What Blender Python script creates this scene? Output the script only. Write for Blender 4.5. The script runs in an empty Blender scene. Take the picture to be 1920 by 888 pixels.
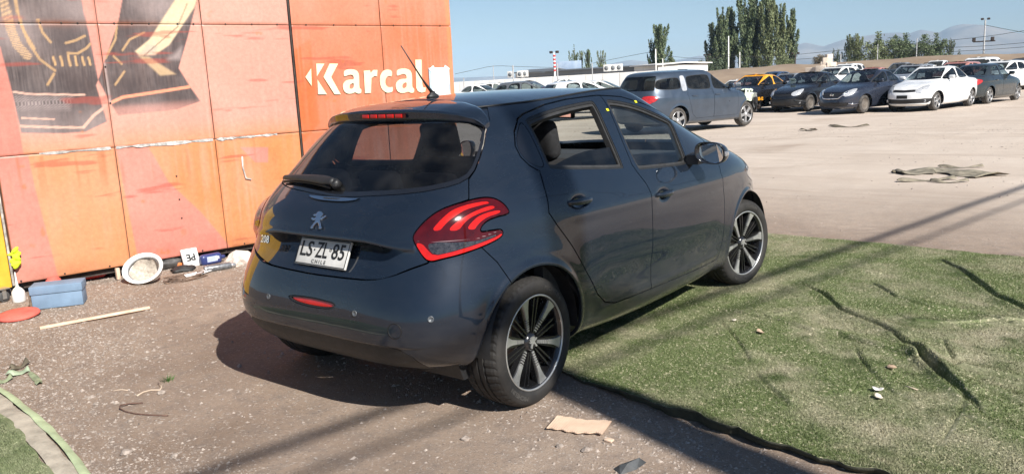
import bpy, bmesh, math, random
import numpy as np
from mathutils import Vector, Matrix
rad = math.radians
scene = bpy.context.scene
# ---------------------------------------------------------------- camera
CAM = np.array([3.01335542, -2.95241379, 1.50665645]); YAW, PITCH, ROLL, FPX = 0.66614628, 0.187247141, -0.0494769637, 1526.16448
def cam_axes():
    cy, sy, cp, sp = math.cos(YAW), math.sin(YAW), math.cos(PITCH), math.sin(PITCH)
    fwd = np.array([-sy*cp, cy*cp, -sp]); right = np.array([cy, sy, 0.]); up = np.cross(right, fwd)
    c, s = math.cos(ROLL), math.sin(ROLL)
    return c*right+s*up, -s*right+c*up, fwd
cr, cu, cf = cam_axes()
cam_d = bpy.data.cameras.new('camera'); cam = bpy.data.objects.new('camera', cam_d); scene.collection.objects.link(cam)
cam.matrix_world = Matrix(((cr[0], cu[0], -cf[0], CAM[0]), (cr[1], cu[1], -cf[1], CAM[1]), (cr[2], cu[2], -cf[2], CAM[2]), (0, 0, 0, 1)))
cam_d.sensor_fit = 'HORIZONTAL'; cam_d.sensor_width = 36; cam_d.lens = FPX/1920*36; cam_d.clip_start = .05; cam_d.clip_end = 60000
scene.camera = cam
# ---------------------------------------------------------------- world, sun, exposure
SUN_EL, SUN_AZ = 38.5, -17.0     # azimuth measured from +X towards +Y (degrees)
world = bpy.data.worlds.new('World'); scene.world = world; world.use_nodes = True
wn = world.node_tree; bg = wn.nodes['Background']
sky = wn.nodes.new('ShaderNodeTexSky'); sky.sky_type = 'NISHITA'; sky.sun_disc = False
sky.sun_elevation = rad(SUN_EL); sky.sun_rotation = rad(90-SUN_AZ); sky.altitude = 500; sky.dust_density = .15; sky.air_density = 1.0; sky.ozone_density = 3.0
wn.links.new(sky.outputs[0], bg.inputs[0]); bg.inputs[1].default_value = .054
sun_d = bpy.data.lights.new('sun', 'SUN'); sun_d.energy = 5.0; sun_d.angle = rad(.53); sun_d.color = (1, .955, .89)
sun = bpy.data.objects.new('sun', sun_d); scene.collection.objects.link(sun)
sdir = Vector((math.cos(rad(SUN_AZ))*math.cos(rad(SUN_EL)), math.sin(rad(SUN_AZ))*math.cos(rad(SUN_EL)), math.sin(rad(SUN_EL))))
sun.rotation_euler = sdir.to_track_quat('Z', 'Y').to_euler(); sun.location = (0, 0, 30)
vs = scene.view_settings; vs.view_transform = 'Standard'; vs.look = 'None'; vs.exposure = .74; vs.gamma = 1; vs.use_curve_mapping = False
COL = scene.collection
# ---------------------------------------------------------------- helpers: materials
MATS = {}
def hexc(h):
    h = h.lstrip('#'); c = [int(h[i:i+2], 16)/255 for i in (0, 2, 4)]
    return tuple(x/12.92 if x <= .04045 else ((x+.055)/1.055)**2.4 for x in c)
def M(name, col, rough=.5, metal=0., var=.15, scale=6., bump=0., bscale=40., coat=0., col2=None, rvar=.1, spec=.5, detail=5., coords='Object', trans=0., alpha=None, sheen=0.):
    """a procedural Principled material: base colour broken up by noise, uneven gloss, optional relief"""
    if name in MATS: return MATS[name]
    m = bpy.data.materials.new(name); m.use_nodes = True; MATS[name] = m
    nt = m.node_tree; N = nt.nodes; L = nt.links; b = N['Principled BSDF']
    tc = N.new('ShaderNodeTexCoord')
    no = N.new('ShaderNodeTexNoise'); no.inputs['Scale'].default_value = scale; no.inputs['Detail'].default_value = detail; no.inputs['Roughness'].default_value = .62
    L.new(tc.outputs[coords], no.inputs['Vector'])
    mx = N.new('ShaderNodeMix'); mx.data_type = 'RGBA'
    c2 = col2 if col2 else tuple(min(1, c*(1+var*2.2)) for c in col); c1 = col if col2 else tuple(c*(1-var*1.4) for c in col)
    mx.inputs[6].default_value = (*c1, 1); mx.inputs[7].default_value = (*c2, 1)
    mr = N.new('ShaderNodeMapRange'); mr.inputs[1].default_value = .3; mr.inputs[2].default_value = .7
    L.new(no.outputs['Fac'], mr.inputs[0]); L.new(mr.outputs[0], mx.inputs[0]); L.new(mx.outputs[2], b.inputs['Base Color'])
    r = N.new('ShaderNodeMapRange'); r.inputs[3].default_value = max(.02, rough-rvar*rough*2); r.inputs[4].default_value = min(1, rough+rvar*rough*2)
    no2 = N.new('ShaderNodeTexNoise'); no2.inputs['Scale'].default_value = scale*2.3; no2.inputs['Detail'].default_value = 4
    L.new(tc.outputs[coords], no2.inputs['Vector']); L.new(no2.outputs['Fac'], r.inputs[0]); L.new(r.outputs[0], b.inputs['Roughness'])
    b.inputs['Metallic'].default_value = metal; b.inputs['Specular IOR Level'].default_value = spec
    if coat: b.inputs['Coat Weight'].default_value = coat; b.inputs['Coat Roughness'].default_value = .035
    if trans: b.inputs['Transmission Weight'].default_value = trans
    if sheen: b.inputs['Sheen Weight'].default_value = sheen
    if bump:
        bn = N.new('ShaderNodeTexNoise'); bn.inputs['Scale'].default_value = bscale; bn.inputs['Detail'].default_value = 6; bn.inputs['Roughness'].default_value = .65
        L.new(tc.outputs[coords], bn.inputs['Vector'])
        bp = N.new('ShaderNodeBump'); bp.inputs['Strength'].default_value = bump; bp.inputs['Distance'].default_value = .01
        L.new(bn.outputs['Fac'], bp.inputs['Height']); L.new(bp.outputs[0], b.inputs['Normal'])
    return m
def glass(name, tint, refl=.9, rough=.0):
    """a thin pane: tinted see-through sheet with fresnel reflection"""
    if name in MATS: return MATS[name]
    m = bpy.data.materials.new(name); m.use_nodes = True; MATS[name] = m
    nt = m.node_tree; N = nt.nodes; L = nt.links; N.remove(N['Principled BSDF'])
    tr = N.new('ShaderNodeBsdfTransparent'); tr.inputs[0].default_value = (*tint, 1)
    gl = N.new('ShaderNodeBsdfGlossy'); gl.inputs['Roughness'].default_value = rough; gl.inputs[0].default_value = (refl, refl, refl, 1)
    df = N.new('ShaderNodeBsdfDiffuse'); df.inputs[0].default_value = (.35, .33, .30, 1)
    tc = N.new('ShaderNodeTexCoord'); no = N.new('ShaderNodeTexNoise'); no.inputs['Scale'].default_value = 7; no.inputs['Detail'].default_value = 6
    L.new(tc.outputs['Object'], no.inputs[0])
    mr = N.new('ShaderNodeMapRange'); mr.inputs[1].default_value = .42; mr.inputs[2].default_value = .8; mr.inputs[3].default_value = .004; mr.inputs[4].default_value = .05
    L.new(no.outputs['Fac'], mr.inputs[0])
    fr = N.new('ShaderNodeFresnel'); ge = N.new('ShaderNodeNewGeometry'); ir = N.new('ShaderNodeMapRange'); ir.inputs[3].default_value = 1.52; ir.inputs[4].default_value = 1/1.52   # a sheet has the same gloss on both faces
    L.new(ge.outputs['Backfacing'], ir.inputs[0]); L.new(ir.outputs[0], fr.inputs[0])
    a = N.new('ShaderNodeMixShader'); L.new(mr.outputs[0], a.inputs[0]); L.new(tr.outputs[0], a.inputs[1]); L.new(df.outputs[0], a.inputs[2])   # a film of dust
    mx = N.new('ShaderNodeMixShader'); L.new(fr.outputs[0], mx.inputs[0]); L.new(a.outputs[0], mx.inputs[1]); L.new(gl.outputs[0], mx.inputs[2])
    L.new(mx.outputs[0], N['Material Output'].inputs[0])
    return m
# ---------------------------------------------------------------- helpers: objects
def tag(o, label=None, cat=None, group=None, kind=None):
    if label: o['label'] = label
    if cat: o['category'] = cat
    if group: o['group'] = group
    if kind: o['kind'] = kind
    return o
def empty(name, loc=(0, 0, 0), rz=0., label=None, cat=None, group=None):
    o = bpy.data.objects.new(name, None); COL.objects.link(o); o.location = loc; o.rotation_euler = (0, 0, rz); o.empty_display_size = .1
    return tag(o, label, cat, group)
def link(name, me, mat=None, parent=None):
    o = bpy.data.objects.new(name, me); COL.objects.link(o)
    if mat is not None and not me.materials: me.materials.append(mat)
    if parent is not None: o.parent = parent
    return o
def copy_tree(o, parent=None):
    c = o.copy(); COL.objects.link(c); c.parent = parent
    for ch in o.children: copy_tree(ch, c)
    return c
class MB:
    """collects simple shapes into one mesh"""
    def __init__(s): s.v = []; s.f = []; s.sm = []
    def add(s, vs, fs, smooth=False, mat=None):
        o = len(s.v)
        if mat is not None: vs = [tuple(mat @ Vector(q)) for q in vs]
        s.v += [tuple(map(float, q)) for q in vs]; s.f += [tuple(i+o for i in q) for q in fs]; s.sm += [smooth]*len(fs); return s
    def box(s, c, d, mat=None, bev=0.):
        x, y, z = c; a, b, h = d[0]/2, d[1]/2, d[2]/2
        if bev <= 0:
            vs = [(x+i*a, y+j*b, z+k*h) for k in (-1, 1) for j in (-1, 1) for i in (-1, 1)]
            return s.add(vs, [(0, 2, 3, 1), (4, 5, 7, 6), (0, 1, 5, 4), (2, 6, 7, 3), (0, 4, 6, 2), (1, 3, 7, 5)], mat=mat)
        bm = bmesh.new(); bmesh.ops.create_cube(bm, size=1)
        bmesh.ops.scale(bm, vec=d, verts=bm.verts); bmesh.ops.bevel(bm, geom=bm.edges[:], offset=bev, segments=3, profile=.5, affect='EDGES')
        bmesh.ops.translate(bm, vec=c, verts=bm.verts); bm.verts.index_update()
        vs = [v.co[:] for v in bm.verts]; fs = [[v.index for v in f.verts] for f in bm.faces]; bm.free()
        return s.add(vs, fs, True, mat)
    def prism(s, poly, axis, a, b, mat=None, smooth=False):
        """extrude a 2D polygon along an axis from a to b; axis 0: (y,z), 1: (x,z), 2: (x,y)"""
        n = len(poly)
        def P(q, t): return {0: (t, q[0], q[1]), 1: (q[0], t, q[1]), 2: (q[0], q[1], t)}[axis]
        vs = [P(q, a) for q in poly]+[P(q, b) for q in poly]
        fs = [tuple(range(n))[::-1], tuple(range(n, 2*n))]+[(i, (i+1) % n, n+(i+1) % n, n+i) for i in range(n)]
        return s.add(vs, fs, smooth, mat)
    def tube(s, pts, r, n=8, mat=None, cap=True):
        P = [Vector(p) for p in pts]; vs = []; fs = []; rr = r if hasattr(r, '__len__') else [r]*len(P)
        t = (P[1]-P[0]).normalized(); u = t.orthogonal().normalized()
        for i, p in enumerate(P):
            d = ((P[min(i+1, len(P)-1)]-P[max(i-1, 0)])).normalized()
            u = (u-d*u.dot(d)).normalized(); w = d.cross(u)
            for k in range(n):
                a = 2*math.pi*k/n; vs.append(p+(u*math.cos(a)+w*math.sin(a))*rr[i])
        for i in range(len(P)-1):
            for k in range(n): fs.append((i*n+k, i*n+(k+1) % n, (i+1)*n+(k+1) % n, (i+1)*n+k))
        if cap: fs += [tuple(range(n))[::-1], tuple(range((len(P)-1)*n, len(P)*n))]
        return s.add(vs, fs, True, mat)
    def lathe(s, prof, n=48, axis='x', mat=None, smooth=True, closed=False, a0=0., a1=2*math.pi):
        """prof: (axial, radius) pairs revolved about an axis through the origin"""
        full = abs(a1-a0-2*math.pi) < 1e-6; m = n if full else n+1; vs = []; fs = []
        for k in range(m):
            a = a0+(a1-a0)*k/n; c, d = math.cos(a), math.sin(a)
            for x, r in prof: vs.append((x, r*c, r*d) if axis == 'x' else (r*c, r*d, x) if axis == 'z' else (r*c, x, r*d))
        q = len(prof); e = q if closed else q-1
        for k in range(n):
            for i in range(e): fs.append((k*q+i, ((k+1) % m)*q+i, ((k+1) % m)*q+(i+1) % q, k*q+(i+1) % q))
        return s.add(vs, fs, smooth, mat)
    def build(s, name, mat=None, parent=None, recalc=True, bevel=0.):
        me = bpy.data.meshes.new(name); me.from_pydata(s.v, [], s.f)
        me.polygons.foreach_set('use_smooth', s.sm)
        if recalc:
            bm = bmesh.new(); bm.from_mesh(me); bmesh.ops.recalc_face_normals(bm, faces=bm.faces[:]); bm.to_mesh(me); bm.free()
        o = link(name, me, mat, parent)
        if bevel:
            md = o.modifiers.new('bevel', 'BEVEL'); md.width = bevel; md.segments = 2; md.limit_method = 'ANGLE'; md.harden_normals = False
        return o
def text_mesh(body, size=1., bold=0., depth=.0, sx=1., align='CENTER', spacing=1.):
    """lettering from Blender's own font as (verts, faces), lying in the xy plane"""
    c = bpy.data.curves.new('lettering', 'FONT'); c.body = body; c.size = size; c.offset = bold; c.extrude = depth; c.align_x = align; c.align_y = 'CENTER'; c.resolution_u = 3; c.space_character = spacing
    o = bpy.data.objects.new('lettering', c); COL.objects.link(o)
    dg = bpy.context.evaluated_depsgraph_get(); me = o.evaluated_get(dg).to_mesh()
    vs = [(v.co.x*sx, v.co.y, v.co.z) for v in me.vertices]; fs = [tuple(p.vertices) for p in me.polygons]
    o.evaluated_get(dg).to_mesh_clear(); bpy.data.objects.remove(o); bpy.data.curves.remove(c)
    return vs, fs
def chaikin(P, it=2, closed=True):
    P = np.asarray(P, float)
    for _ in range(it):
        if closed:
            Q = np.roll(P, -1, 0); P = np.stack([.75*P+.25*Q, .25*P+.75*Q], 1).reshape(-1, 2)
        else:
            A, B = P[:-1], P[1:]; P = np.vstack([P[:1], np.stack([.75*A+.25*B, .25*A+.75*B], 1).reshape(-1, 2), P[-1:]])
    return P
def sdf(poly, x, y, margin=.08):
    """signed distance (negative inside) of points to a polygon; far points get a rough value"""
    poly = np.asarray(poly, float); x = np.asarray(x); y = np.asarray(y)
    lo = poly.min(0)-margin; hi = poly.max(0)+margin
    out = np.full(x.shape, margin); idx = np.where((x > lo[0]) & (x < hi[0]) & (y > lo[1]) & (y < hi[1]))[0]
    if len(idx) == 0: return out
    px, py = x[idx], y[idx]; d = np.full(px.shape, 1e9); ins = np.zeros(px.shape, bool)
    for i in range(len(poly)):
        ax, ay = poly[i]; bx, by = poly[(i+1) % len(poly)]
        ex, ey = bx-ax, by-ay; L2 = ex*ex+ey*ey+1e-18
        t = np.clip(((px-ax)*ex+(py-ay)*ey)/L2, 0, 1)
        d = np.minimum(d, (px-ax-t*ex)**2+(py-ay-t*ey)**2)
        c = (ay > py) != (by > py)
        ins ^= c & (px < (bx-ax)*(py-ay)/(by-ay+1e-18)+ax)
    out[idx] = np.where(ins, -1, 1)*np.sqrt(d)
    return out
# ---------------------------------------------------------------- cutting a shell into panels
class Shell:
    """vertices (x, y, z, nx, ny, nz) and faces (n, 4), -1 in the last column for triangles"""
    def __init__(s, V, F): s.V = V; s.F = F
    def clip(s, F, f):
        """split faces F by the vertex field f; returns (inside: f<0, outside)"""
        f = np.where(np.abs(f) < 1e-7, 1e-7, f)
        sg = f < 0; k = np.where(F < 0, F[:, :1], F); sF = sg[k]
        allin = sF.all(1); allout = ~sF.any(1); mix = F[~(allin | allout)]
        nv = []; base = len(s.V); cut = {}; I = []; O = []
        V = s.V
        def cp(a, b):
            key = (a, b) if a < b else (b, a)
            if key not in cut:
                t = f[a]/(f[a]-f[b]); cut[key] = base+len(nv); nv.append(V[a]*(1-t)+V[b]*t)
            return cut[key]
        def emit(dst, p):
            if len(p) == 3: dst.append((p[0], p[1], p[2], -1))
            elif len(p) == 4: dst.append(tuple(p))
            elif len(p) > 4:
                dst.append((p[0], p[1], p[2], p[3]))
                for q in range(3, len(p)-1): dst.append((p[0], p[q], p[q+1], -1))
        for q in mix.tolist():
            if q[3] < 0: q = q[:3]
            a = []; b = []
            for i in range(len(q)):
                u, w = q[i], q[(i+1) % len(q)]
                (a if sg[u] else b).append(u)
                if sg[u] != sg[w]: c = cp(u, w); a.append(c); b.append(c)
            emit(I, a); emit(O, b)
        if nv: s.V = np.vstack([s.V, np.array(nv)])
        fi = F[allin]; fo = F[allout]
        if I: fi = np.vstack([fi, np.array(I, int)])
        if O: fo = np.vstack([fo, np.array(O, int)])
        return fi, fo
    def cut(s, F, fn, gap=.0, mask=None):
        """fn(V) -> signed field; faces in mask only; returns (panel, rest) with a strip of width gap removed"""
        if mask is not None:
            k = np.where(F < 0, F[:, :1], F); mm = mask(s.V)[k].any(1); keep = F[~mm]; F = F[mm]
        else: keep = F[:0]
        pi, r = s.clip(F, fn(s.V)+gap/2)
        if gap: _, r = s.clip(r, fn(s.V)-gap/2)
        return pi, np.vstack([keep, r])
    def mesh(s, name, F, mat, parent=None, depth=.018, offset=0., lip=0.):
        if len(F) == 0: return None
        tri = F[:, 3] < 0
        used = np.unique(F[F >= 0]); remap = np.full(len(s.V), -1); remap[used] = np.arange(len(used))
        P = s.V[used]; nrm = P[:, 3:6]/(np.linalg.norm(P[:, 3:6], axis=1, keepdims=True)+1e-12); pos = P[:, :3]+nrm*offset
        Fq = remap[F[~tri]]; Ft = remap[F[tri][:, :3]]
        if depth:
            E = np.vstack([Fq[:, [0, 1]], Fq[:, [1, 2]], Fq[:, [2, 3]], Fq[:, [3, 0]], Ft[:, [0, 1]], Ft[:, [1, 2]], Ft[:, [2, 0]]])
            S = np.sort(E, 1); key = S[:, 0].astype(np.int64)*len(used)+S[:, 1]
            u, ix, ct = np.unique(key, return_index=True, return_counts=True); B = E[ix[ct == 1]]
            B = B[np.abs(pos[B[:, 0]]-pos[B[:, 1]]).sum(1) > 1e-9]
            bv = np.unique(B); r2 = np.full(len(used), -1); r2[bv] = np.arange(len(bv))
            n0 = len(pos); nb = len(bv)
            pos = np.vstack([pos, pos[bv], pos[bv]-nrm[bv]*depth])
            nn = np.vstack([nrm, np.zeros((2*nb, 3))])
            Bq = np.stack([B[:, 1]*0+n0+r2[B[:, 1]], n0+r2[B[:, 0]], n0+nb+r2[B[:, 0]], n0+nb+r2[B[:, 1]]], 1)
        else: nn = nrm; Bq = np.zeros((0, 4), int)
        me = bpy.data.meshes.new(name)
        quads = np.vstack([Fq, Bq]); nq, nt = len(quads), len(Ft)
        me.vertices.add(len(pos)); me.vertices.foreach_set('co', pos.astype(np.float32).ravel())
        me.loops.add(nq*4+nt*3); me.loops.foreach_set('vertex_index', np.r_[quads.ravel(), Ft.ravel()].astype(np.int32))
        me.polygons.add(nq+nt); me.polygons.foreach_set('loop_start', np.r_[np.arange(nq)*4, nq*4+np.arange(nt)*3].astype(np.int32))
        me.polygons.foreach_set('use_smooth', np.r_[np.ones(len(Fq), bool), np.zeros(len(Bq), bool), np.ones(nt, bool)])
        me.update(calc_edges=True); me.validate()
        me.normals_split_custom_set_from_vertices(nn.tolist())
        return link(name, me, mat, parent)
def grid_shell(G, disp=None):
    """both halves of a car from the right-half grid (nv, nu, 3); welded on the centre line"""
    L = G[:, ::-1]*np.array([-1, 1, 1]); GG = np.concatenate([L[:, :-1], G], 1)
    nv, nu = GG.shape[:2]
    def normals(A):
        N = np.cross(np.gradient(A, axis=1), np.gradient(A, axis=0)); return N/(np.linalg.norm(N, axis=2, keepdims=True)+1e-12)
    N = normals(GG)
    if (N*(GG-np.array([0, 1.3, .7]))).sum() < 0: flip = -1
    else: flip = 1
    N = N*flip
    if disp is not None: GG = GG+N*disp(GG)[..., None]; N = normals(GG)*flip
    V = np.concatenate([GG, N], 2).reshape(-1, 6)
    i, j = np.meshgrid(np.arange(nv-1), np.arange(nu-1), indexing='ij'); a = (i*nu+j).ravel()
    F = np.stack([a, a+1, a+nu+1, a+nu], 1)
    if flip < 0: F = F[:, ::-1]
    return Shell(V, F.copy()), GG, N
def smooth01(x): x = np.clip(x, 0, 1); return x*x*(3-2*x)
# ---------------------------------------------------------------- car shell: stacked plan rings, smooth in both directions
def nspline(xk, yk, x):
    """natural cubic spline through (xk, yk) evaluated at x (columns of yk independently)"""
    xk = np.asarray(xk, float); yk = np.asarray(yk, float)
    if yk.ndim == 1: yk = yk[:, None]
    n = len(xk); h = np.diff(xk)
    A = np.zeros((n, n)); B = np.zeros((n, yk.shape[1])); A[0, 0] = A[-1, -1] = 1
    for i in range(1, n - 1):
        A[i, i-1] = h[i-1]; A[i, i] = 2*(h[i-1]+h[i]); A[i, i+1] = h[i]
        B[i] = 6*((yk[i+1]-yk[i])/h[i]-(yk[i]-yk[i-1])/h[i-1])
    M = np.linalg.solve(A, B)
    x = np.asarray(x, float); k = np.clip(np.searchsorted(xk, x)-1, 0, n-2)
    t0 = (xk[k+1]-x)[:, None]; t1 = (x-xk[k])[:, None]; hk = h[k][:, None]
    return (M[k]*t0**3+M[k+1]*t1**3)/(6*hk)+(yk[k]/hk-M[k]*hk/6)*t0+(yk[k+1]/hk-M[k+1]*hk/6)*t1

def pspline(xk, yk, x):
    """monotone (pchip-like) spline, no overshoot"""
    xk = np.asarray(xk, float); yk = np.asarray(yk, float)
    h = np.diff(xk)[:, None]; d = np.diff(yk, axis=0)/h
    m = np.zeros_like(yk); m[0] = d[0]; m[-1] = d[-1]
    w1 = 2*h[1:]+h[:-1]; w2 = h[1:]+2*h[:-1]
    with np.errstate(divide='ignore', invalid='ignore'):
        hm = (w1+w2)/(w1/d[:-1]+w2/d[1:])
    m[1:-1] = np.where(d[:-1]*d[1:] > 0, hm, 0)
    x = np.asarray(x, float); k = np.clip(np.searchsorted(xk, x)-1, 0, len(xk)-2)
    hk = h[k]; t = (x-xk[k])[:, None]/hk
    return (2*t**3-3*t**2+1)*yk[k]+(t**3-2*t**2+t)*hk*m[k]+(-2*t**3+3*t**2)*yk[k+1]+(t**3-t**2)*hk*m[k+1]

def half_super(w, l, n, m):
    """quarter superellipse from (0, l) to (w, 0), m points evenly spaced by arc length"""
    a = np.linspace(0, np.pi/2, 1200)
    x = w*np.sin(a)**(2/n); y = l*np.cos(a)**(2/n)
    s = np.r_[0, np.cumsum(np.hypot(np.diff(x), np.diff(y)))]
    t = np.linspace(0, s[-1], m) if np.isscalar(m) else np.asarray(m)*s[-1]
    return np.interp(t, s, x), np.interp(t, s, y)

def shell(rows, ym, nu_r, nu_f, nv, smooth=nspline):
    """rows: v, z_rear, z_corner, z_side, z_front, half width, y_rear, y_front, n_rear, n_front -> grid (nv, nu, 3) of the right half"""
    rows = np.asarray(rows, float)
    v = np.linspace(rows[0, 0], rows[-1, 0], nv)
    q = smooth(rows[:, 0], rows[:, 1:], v)
    G = np.zeros((nv, nu_r+nu_f-1, 3))
    for i in range(nv):
        zr, zc, zs, zf, w, yr, yf, nr, nf = q[i]
        xr, lr = half_super(w, ym-yr, max(nr, 2), nu_r)
        xf, lf = half_super(w, yf-ym, max(nf, 2), nu_f)
        X = np.r_[xr, xf[::-1][1:]]; Y = np.r_[ym-lr, ym+lf[::-1][1:]]
        tr = np.clip((Y-yr)/(ym-yr), 0, 1)
        tf = np.clip((Y-ym)/(yf-ym), 0, 1)
        a = np.clip(tr/.28, 0, 1); a = a*a*(3-2*a)
        b = np.clip((tr-.18)/.82, 0, 1); b = b*b*(3-2*b)
        zz = np.where(Y <= ym, (zr*(1-a)+zc*a)*(1-b)+zs*b, zs*(1-tf**2.0)+zf*tf**2.0)
        G[i, :, 0] = X; G[i, :, 1] = Y; G[i, :, 2] = zz
    return G
# the hatchback: v, z_rear, z_corner, z_side, z_front, half width, y_rear, y_front, n_rear, n_front
HATCH = [
 (0.0, .235, .24, .185, .17, .765, -.490, 3.14, 4.2, 3.0),
 (0.6, .285, .29, .235, .22, .822, -.590, 3.25, 4.6, 3.0),
 (1.5, .400, .40, .370, .36, .855, -.660, 3.32, 5.3, 3.2),
 (2.4, .515, .52, .520, .48, .868, -.668, 3.335, 5.4, 3.3),
 (3.4, .640, .65, .660, .61, .8695, -.638, 3.29, 5.0, 3.5),
 (4.4, .790, .79, .790, .75, .867, -.592, 3.19, 4.3, 3.7),
 (5.3, .925, .91, .890, .865, .850, -.548, 3.04, 4.3, 3.8),
 (6.0, 1.02, 1.00, .960, .965, .820, -.455, 2.80, 4.5, 3.7),
 (7.0, 1.12, 1.10, 1.080, 1.09, .763, -.350, 2.385, 4.6, 3.6),
 (8.0, 1.22, 1.21, 1.200, 1.205, .705, -.245, 2.06, 4.8, 3.6),
 (9.0, 1.305, 1.305, 1.320, 1.315, .642, -.145, 1.76, 5.0, 3.6),
 (9.8, 1.358, 1.365, 1.406, 1.395, .578, -.075, 1.53, 5.0, 3.8),
 (10.4, 1.392, 1.402, 1.443, 1.428, .525, .000, 1.42, 4.6, 4.0),
]
YM = 1.25
# ---------------------------------------------------------------- the ground
rng = np.random.default_rng(7); random.seed(7)
def vnoise(x, y, s, seed=0):
    """smooth value noise in [-1, 1]"""
    x = np.asarray(x)/s; y = np.asarray(y)/s; xi = np.floor(x).astype(np.int64); yi = np.floor(y).astype(np.int64); fx = x-xi; fy = y-yi
    def h(a, b):
        n = (a*374761393+b*668265263+seed*1442695041) & 0xffffffff; n = ((n ^ (n >> 13))*1274126177) & 0xffffffff; return ((n ^ (n >> 16)) & 0xffff)/32767.5-1
    ux = fx*fx*(3-2*fx); uy = fy*fy*(3-2*fy)
    return (h(xi, yi)*(1-ux)+h(xi+1, yi)*ux)*(1-uy)+(h(xi, yi+1)*(1-ux)+h(xi+1, yi+1)*ux)*uy
def lot_drop(x, y):
    d = np.hypot(np.asarray(x)-3, np.asarray(y)+3)
    return -.22*smooth01((d-11)/16)
def ground_z(x, y):
    x = np.asarray(x, float); y = np.asarray(y, float)
    near = 1-smooth01((np.hypot(x, y-1)-30)/40)
    z = .010*vnoise(x, y, .9, 1)+.006*vnoise(x, y, .33, 2)+.003*vnoise(x, y, .12, 3)
    z = z+.03*vnoise(x, y, 5., 4)*smooth01((np.hypot(x-.5, y-1.2)-4)/4)
    under = np.exp(-(((x)/1.3)**4+((y-1.3)/2.3)**4))                      # rolled flat where the car stands
    return z*near*(1-.75*under)+lot_drop(x, y)
def gpt(px, py, z=0.):
    d = cf*FPX+cr*(px-960)-cu*(py-444); t = (z-CAM[2])/d[2]; q = CAM+t*d; return float(q[0]), float(q[1])
def spaced(lo, hi, a, b, step, k):
    """fine steps between a and b, growing outside"""
    out = list(np.arange(a, b+1e-9, step)); s = step; x = b
    while x < hi: s *= k; x += s; out.append(x)
    s = step; x = a; pre = []
    while x > lo: s *= k; x -= s; pre.append(x)
    return np.array(pre[::-1]+out)
gx = spaced(-9000, 9000, -4.6, 3.4, .035, 1.12); gy = spaced(-9000, 14000, -2.0, 4.8, .035, 1.10)
GX, GY = np.meshgrid(gx, gy); GZ = ground_z(GX, GY)
nyg, nxg = GX.shape; ii, jj = np.meshgrid(np.arange(nyg-1), np.arange(nxg-1), indexing='ij'); a_ = (ii*nxg+jj).ravel()
def mesh_np(name, V, F, mat, parent=None, smooth=True):
    V = np.asarray(V, np.float32); F = np.asarray(F, np.int32); me = bpy.data.meshes.new(name); k = F.shape[1]
    me.vertices.add(len(V)); me.vertices.foreach_set('co', V.ravel()); me.loops.add(F.size); me.loops.foreach_set('vertex_index', F.ravel())
    me.polygons.add(len(F)); me.polygons.foreach_set('loop_start', np.arange(len(F), dtype=np.int32)*k); me.polygons.foreach_set('use_smooth', np.full(len(F), smooth))
    me.update(calc_edges=True); return link(name, me, mat, parent)
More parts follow.
